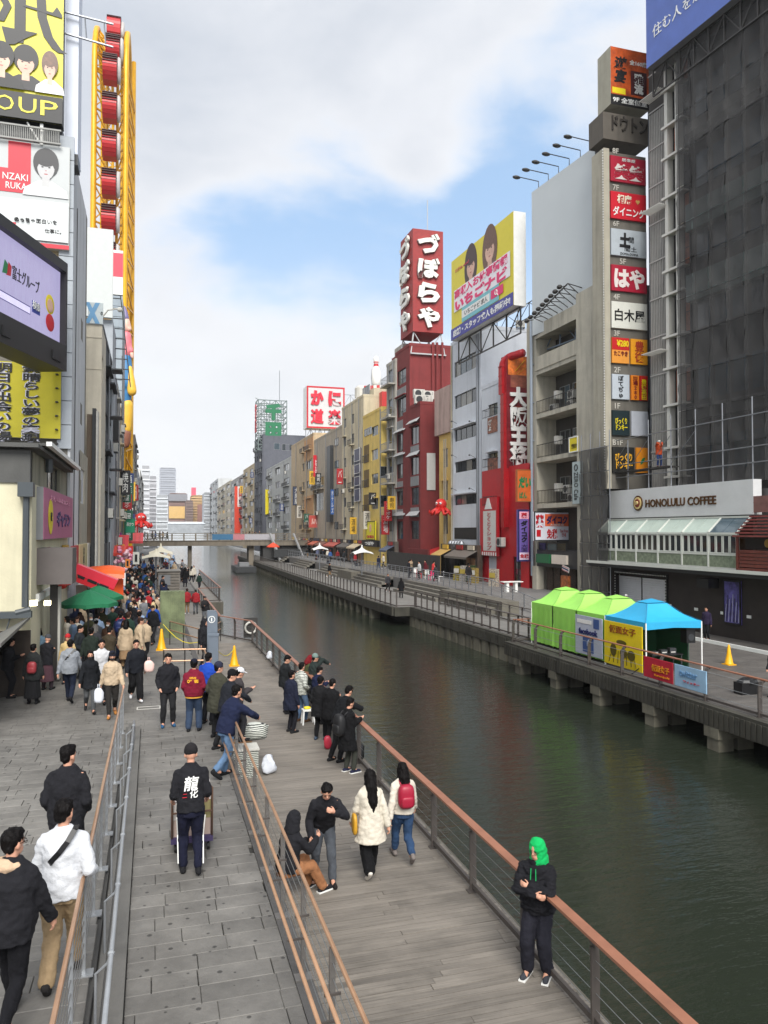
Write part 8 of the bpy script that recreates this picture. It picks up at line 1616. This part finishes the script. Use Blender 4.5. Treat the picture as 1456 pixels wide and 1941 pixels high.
r,q=person('man in light grey sweater with dark cross strap walking away on the left',132,1332,HZ,4,1.70,'walk',dict(thick=.05,top='sweater',fat=1.08),dict(sweater=(132,136,142),trousers=(28,34,50)),vox=.013)
b=MB().bar((-.19,-.1,1.05),(-.02,-.185,1.28),.05,.012,up=(0,-1,0)).bar((-.02,-.185,1.28),(.15,-.08,1.48),.05,.012,up=(0,-1,.3));b.build('strap',BLACK,r)
r,q=person('woman in black coat and white mask carrying a white plastic bag, walking to the camera',170,1350,HZ,172,1.58,'walk',dict(thick=.055,hem=-.22,mask=True,top='coat',hair='bob'),dict(coat=(24,26,30),trousers=(78,80,82)),vox=.013,sex='f')
r,q=person('woman in beige jacket, dark knit hat and mask with tan boots, walking to the camera',212,1358,HZ,176,1.62,'walk2',dict(thick=.06,hem=-.05,mask=True,hat='beanie',hair='bob'),dict(jacket=(184,164,138),trousers=(40,38,36),beanie=(30,32,44),shoes=(176,118,60)),vox=.013,sex='f')
bag_on(r,'plastic_bag','white plastic carrier bag in the hand of the woman in beige',MATS['white_plastic'],(.33,.0,.58),(.13,.08,.2),strap=False)
MB().lathe([(.15,1.4),(.13,1.0),(.15,.72),(.12,.7)],14,(0,.06,0)).build('dark_dress_panel',cloth((40,38,38)),r)if 0 else None
person('man in black jacket over white shirt behind the masked women',192,1332,HZ,178,1.70,'walk',dict(thick=.04),dict(jacket=(190,190,192),trousers=(34,34,36)),vox=.016)
r,q=person('man in black jacket and loose trousers with white shoes carrying a shopping bag',257,1328,HZ,170,1.66,'walk',dict(thick=.06,baggy=.03),dict(jacket=(26,28,34),trousers=(20,20,22),shoes=(214,214,216)),vox=.013)
bag_on(r,'shopping_bag','white and orange shopping bag held out by the man in white shoes',paint((224,190,180)),(-.35,.05,.95),(.15,.08,.17),strap=False)
person('woman in black top and long striped skirt at the dark post',88,1308,HZ,20,1.60,'phone',dict(thick=.05,hair='none',hat='beanie',skirt=.62),dict(jacket=K,trousers=(60,50,56),skirt=(84,58,66),beanie=(70,72,76)),vox=.014,sex='f')
r,q=person('woman in long dark dress carrying a tricolour backpack at the left shopfront',62,1334,HZ,10,1.60,'stand',dict(thick=.06,hem=-.2,top='coat',skirt=.72,hair='short'),dict(coat=(40,42,42),trousers=K,skirt=(30,30,32)),vox=.014,sex='f')
bag_on(r,'backpack','small backpack in red, navy and cream on the dark dress woman',[paint((150,50,56))],(.04,-.24,1.08),(.13,.09,.17),strap=False)
for k,(u,v,f,c,t,l,hr_)in enumerate(((16,1322,100,K,(30,30,34),'dark-coated person at the far left edge under the lean-to roof','long'),(34,1308,150,(70,90,106),K,'person with blue-grey top queueing under the lean-to roof','short'),(8,1296,120,(56,40,40),K,'brown-jacketed person deep under the lean-to roof','short'),(72,1290,200,(110,136,156),K,'person in pale denim jacket smoking near the shop lights','bob'),(52,1284,170,(34,34,38),(60,60,64),'person in charcoal facing out beside the cream house corner','long'),(128,1296,190,(196,170,120),K,'child in striped top and red knit hat below the green parasol','none'),(150,1285,100,(36,40,44),K,'person in dark jacket eating below the green parasol','short'),(172,1292,10,(34,42,36),K,'tall person in dark green coat under the front parasol','short'),(206,1290,20,(60,52,40),K,'person in fur-trimmed parka right of the parasols','short'),(228,1248,10,(34,40,70),(34,44,66),'person with blue backpack walking away beyond the parasols','short'),(264,1244,0,(34,38,46),(120,24,44),'stout person in dark padded jacket and dark red trousers walking away','short'),(290,1218,10,(30,70,150),(110,110,112),'person in blue jacket with pale hair beside the terrace cone','bob'),(232,1158,178,(24,26,34),(24,26,34),'man in black suit and white shirt walking towards the camera','short'),(216,1156,185,(60,60,66),K,'man in dark suit with phone beside the other suited man','short'))):
    w_=dict(thick=.05,hair=hr_);
    if 'red knit' in l:w_['hat']='beanie'
    cc=dict(jacket=c,trousers=t,beanie=(170,40,44));
    if 'pale hair' in l:cc['hair']=cloth((190,170,130))
    if 'padded' in l:w_['fat']=1.2;w_['thick']=.09
    r,q=person(l,u,v,HZ,f,1.66 if 'child' not in l else 1.5,('phone','stand','pocket','walk')[k%4]if k<12 else 'walk',w_,cc,vox=.016)
    if 'suit' in l:MB().prism([(-.05,1.45),(.05,1.45),(0,1.2)],.11,.155).build('shirt_front',WHITE,r)
    if 'blue backpack' in l:bag_on(r,'backpack','navy blue backpack of a person walking away beyond the parasols',paint((34,48,100)),(0,-.2,1.2),(.15,.1,.22))
for k,(u,v,z,f,c,t,l,ps_)in enumerate(((1340,1213,0,250,(46,38,62),(24,24,28),'man in dark purple jacket standing near the purple poster','stand'),(1187,1180,0,180,(30,34,38),(30,30,34),'guard in white helmet and reflective vest behind the green tents','stand'),(1268,1176,0,190,(60,50,50),K,'person with dark hair behind the blue tent, left one','stand'),(1290,1180,0,200,(150,120,100),K,'person with light hair behind the blue tent, middle one','stand'),(1303,1184,0,160,(170,140,110),K,'blond person behind the blue tent, right one','stand'),(1470,1322,0,250,K,K,'person in black cut off by the right edge of the stage deck','pocket'),(598,1074,0,90,(60,40,40),K,'person leaning on the far quay railing, brownish jacket','lean'),(622,1082,0,0,(40,42,50),K,'person standing below the steps on the far quay','stand'),(676,1088,0,30,(36,36,42),(160,160,160),'person seated height at the steps, pale trousers','stand'),(684,1088,0,50,(34,34,36),K,'dark person beside the pale-trousered one by the steps','phone'),(545,1047,1,30,(160,110,110),K,'pinkish person near the far orange-red parasol','stand'),(602,1060,1,10,(90,96,120),(40,40,60),'person under the farther white parasol, bluish top','walk'),(612,1062,1,100,(36,40,50),K,'dark person under the farther white parasol','stand'),(640,1064,1,190,(130,40,44),K,'person in red by the beige block doorway','stand'),(652,1066,1,60,(44,46,50),K,'person in grey by the beige block doorway','walk'),(775,1095,1,80,(34,34,40),K,'person seated near the timber fence, dark clothes','stand'),(795,1098,1,270,(190,190,190),K,'person in white near the timber fence','stand'),(822,1098,1,90,(200,60,60),(210,200,200),'person in red below the small red awning','stand'),(888,1104,1,10,(30,30,34),(190,180,160),'person in black top and pale trousers before the shop displays','stand'))):
    w_=dict(thick=.04,hair='short');cc=dict(jacket=c,trousers=t)
    if 'helmet' in l:w_['hat']='cap';cc['cap']=WHITE
    if 'light hair' in l or 'blond' in l:cc['hair']=cloth((176,140,96))
    r,q=person(l,u,v,z,f,1.68,ps_,w_,cc,vox=.024)
    if 'vest' in l:MB().bar((-.1,-.16+.32,1.42),(-.08,.175,1.0),.05,.01,up=(0,1,0)).bar((.1,.16,1.42),(.08,.175,1.0),.05,.01,up=(0,1,0)).build('reflective_stripe',WHITE,r)
wp=FH.px(1262,868,.3)
r,q=person('construction worker in orange jacket and blue trousers on the scaffold above the cafe',0,0,0,200,1.6,'photo',dict(thick=.05,hat='cap',pose=dict(heady=0)),dict(jacket=(176,70,36),trousers=(40,56,96),cap=WHITE),vox=.024,loc=FH.world(4.7,.5,9.28))
tmpl=[]
for k,(ps_,sx,hr_,hem,ht,sk)in enumerate((('walk','m','short',-.1,None,None),('walk2','f','long',-.1,None,None),('stand','m','short',-.28,None,None),('phone','f','bob',-.1,None,None),('walk','f','long',-.3,None,None),('walk2','m','short',-.1,'beanie',None),('pocket','m','short',-.1,None,None),('stand','f','bob',-.25,None,.55),('bagl','m','short',-.1,'cap',None),('photo','m','short',-.12,None,None),('walk','m','none',-.15,'hood',None))):
    w_=dict(thick=.05,hair=hr_,hem=hem,hat=ht,mask=(k%4==1));
    if sk:w_['skirt']=sk
    parts=make_person(ps_,w_,.026,False,k*5,sx);feat=parts.pop('face_features');me_=feat.mesh('face_features',[DARKEYE,LIP]);parts['_ff']=None
    P_={kk:v for kk,v in parts.items()if not kk.startswith('_')};P_['face_features_']=me_;tmpl.append((P_,ps_,sx,hr_,ht,sk,hem))
TOPC=[('black',(22,22,25)),('dark',(38,36,38)),('black',(26,26,30)),('black',(24,24,27)),('black',(30,30,34)),('charcoal',(54,54,58)),('navy',(30,36,58)),('brown',(78,56,44)),('beige',(176,156,130)),('grey',(118,120,124)),('olive',(72,72,52)),('maroon',(96,34,42)),('blue',(50,84,140)),('cream',(200,192,178)),('black',(20,20,22)),('dark green',(34,54,46)),('pale blue',(130,150,176)),('red',(150,40,46))]
BOTC=[('black',(24,24,26)),('jeans-blue',(54,72,100)),('grey',(90,92,96)),('tan',(140,114,86)),('black',(30,30,32)),('dark',(36,36,44))]
HRC=[('black',HAIRB),('black',HAIRB),('dark',HAIRB),('brown',HAIRBR),('brown',HAIRBR),('grey',HAIRG)]
used=set();rnd=random.Random(12);pts=[];blocked=[(-.85+1.7,34.7,1.3),(1.0,55.5,1.6)]
def zone(y):return('beneath green parasols' if y<30 else 'past green parasols' if y<35 else 'beside orange canopies' if y<42 else 'left of timber kiosk' if y<54 else 'before cream canopies' if y<66 else 'beyond cream canopies')
def spot(n,x0,x1,y0,y1,dmin):
    c=0;t=0
    while c<n and t<n*60:
        t+=1;x,y=rnd.uniform(x0,x1),rnd.uniform(y0,y1)
        if any((x-a)**2+(y-b_)**2<dmin**2 for a,b_ in pts)or any((x-a)**2+(y-b_)**2<r_**2 for a,b_,r_ in blocked):continue
        pts.append((x,y));c+=1
exist=[(o.matrix_basis.translation.x,o.matrix_basis.translation.y)for o in COL.objects if o.name.startswith('person')]
pts+=exist
spot(34,-3.0,.1,27.0,36,.5);spot(50,-2.7,.1,35,48,.5);spot(70,-2.6,1.0,46,72,.55);spot(34,-2.4,2.6,72,112,.9)
extra=[(19.5,60,10),(20.2,66,100),(25.2,70,180),(25.8,76,0),(24.6,84,10),(26.4,88,200),(25,96,0),(26,102,180),(24.4,108,90),(25.6,115,0),(19.8,88,0),(24,64,170),(25.5,60,20),(26.5,121,0),(25,128,180),(3.0,47,178),(2.6,66,5),(3.3,70,0),(4.2,74,180),(2.2,52.5,0),(2.75,52.3,0),(2.6,37.5,10),(2.3,34,90),(.6,39,90),(.2,37.5,200),(4.4,88,10),(3.6,84,170),(2.9,80,0)]
for a in extra:pts.append(a[:2])
for(x,y)in pts[len(exist):]:
    rb=x>15;on_deck=rb or x>1.62 and y<61 or x>3.3;z=(1 if x>22.5 else 0)if rb else 0 if on_deck else HZ
    for tr in range(300):
        T=rnd.choice(tmpl);(tn,tc),(bn_,bc),(hn,hm_)=rnd.choice(TOPC),rnd.choice(BOTC),rnd.choice(HRC);gar='long coat' if T[6]<-.24 else 'jacket';hw={'beanie':'knit hat','cap':'cap','hood':'raised hood',None:'%s %s hair'%(hn,{'short':'short','bob':'bobbed','long':'long','none':''}[T[3]])}[T[4]]
        ac_={'walk':'walking','walk2':'striding','stand':'standing','phone':'using phone','pocket':'hands in pockets','bagl':'stepping','photo':'photographing'}[T[1]]
        zz=zone(y)if not on_deck else 'on far right promenade' if rb else 'on far narrow boardwalk'
        lb='%s %s, %s %s, %s, %s'%(tn,gar,bn_,'skirt' if T[5]else 'trousers',hw,ac_);full='person, '+lb+' '+zz
        if full not in used:break
    used.add(full);f=rnd.choice((0,180,180,0,20,200,160,90,270))+rnd.uniform(-15,15);h=rnd.uniform(1.55,1.78)if T[2]=='m' else rnd.uniform(1.5,1.66)
    M=Matrix.Translation((x,y,z))@Matrix.Rotation(-radians(f),4,'Z')@Matrix.Scale(h/1.72,4)
    root=link('person',T[0]['body'],None,M);tag(root,full,'person','people crowding the left promenade')
    if not T[0]['body'].materials:T[0]['body'].materials.append(SKIN2)
    for kk,me in T[0].items():
        if kk=='body':continue
        if kk=='soles':continue
        if kk=='face_features_':
            if y<40:link('face_features',me,root)
            continue
        if not me.materials:me.materials.append(WHITE if kk=='face_mask' else cloth((40,40,42)))
        o=link(kk,me,root)
        m_={'jacket':cloth(tc),'trousers':cloth(bc),'skirt':cloth(bc),'hair':hm_,'shoes':cloth(rnd.choice(((28,28,30),(190,190,190),(60,44,36)))),'beanie':cloth(rnd.choice(((40,42,50),(140,40,44),(100,100,96)))),'cap':cloth(rnd.choice(((30,30,34),(200,200,200)))),'hood':cloth(tc)}.get(kk)
        if m_:o.material_slots[0].link='OBJECT';o.material_slots[0].material=m_
for k in range(22):
    x=-7+k*.62+rnd.uniform(-.2,.2)if k<16 else 6+k*.6;T=tmpl[k%len(tmpl)];(tn,tc)=TOPC[(k*7)%len(TOPC)]
    M=Matrix.Translation((x,BY+1.2+rnd.random()*2,3.7))@Matrix.Rotation(radians(90+180*(k%2)),4,'Z')@Matrix.Scale(rnd.uniform(.92,1.03),4);o=link('person',T[0]['body'],None,M);tag(o,'tiny distant person crossing the far footbridge','person','people on the far footbridge')
    for kk in('jacket','trousers','hair'):
        if kk in T[0]:
            c=link(kk,T[0][kk],o);c.material_slots[0].link='OBJECT';c.material_slots[0].material={'jacket':cloth(tc),'trousers':cloth((30,30,34)),'hair':HAIRB}[kk]
bpy.data.scenes.remove(TMP)
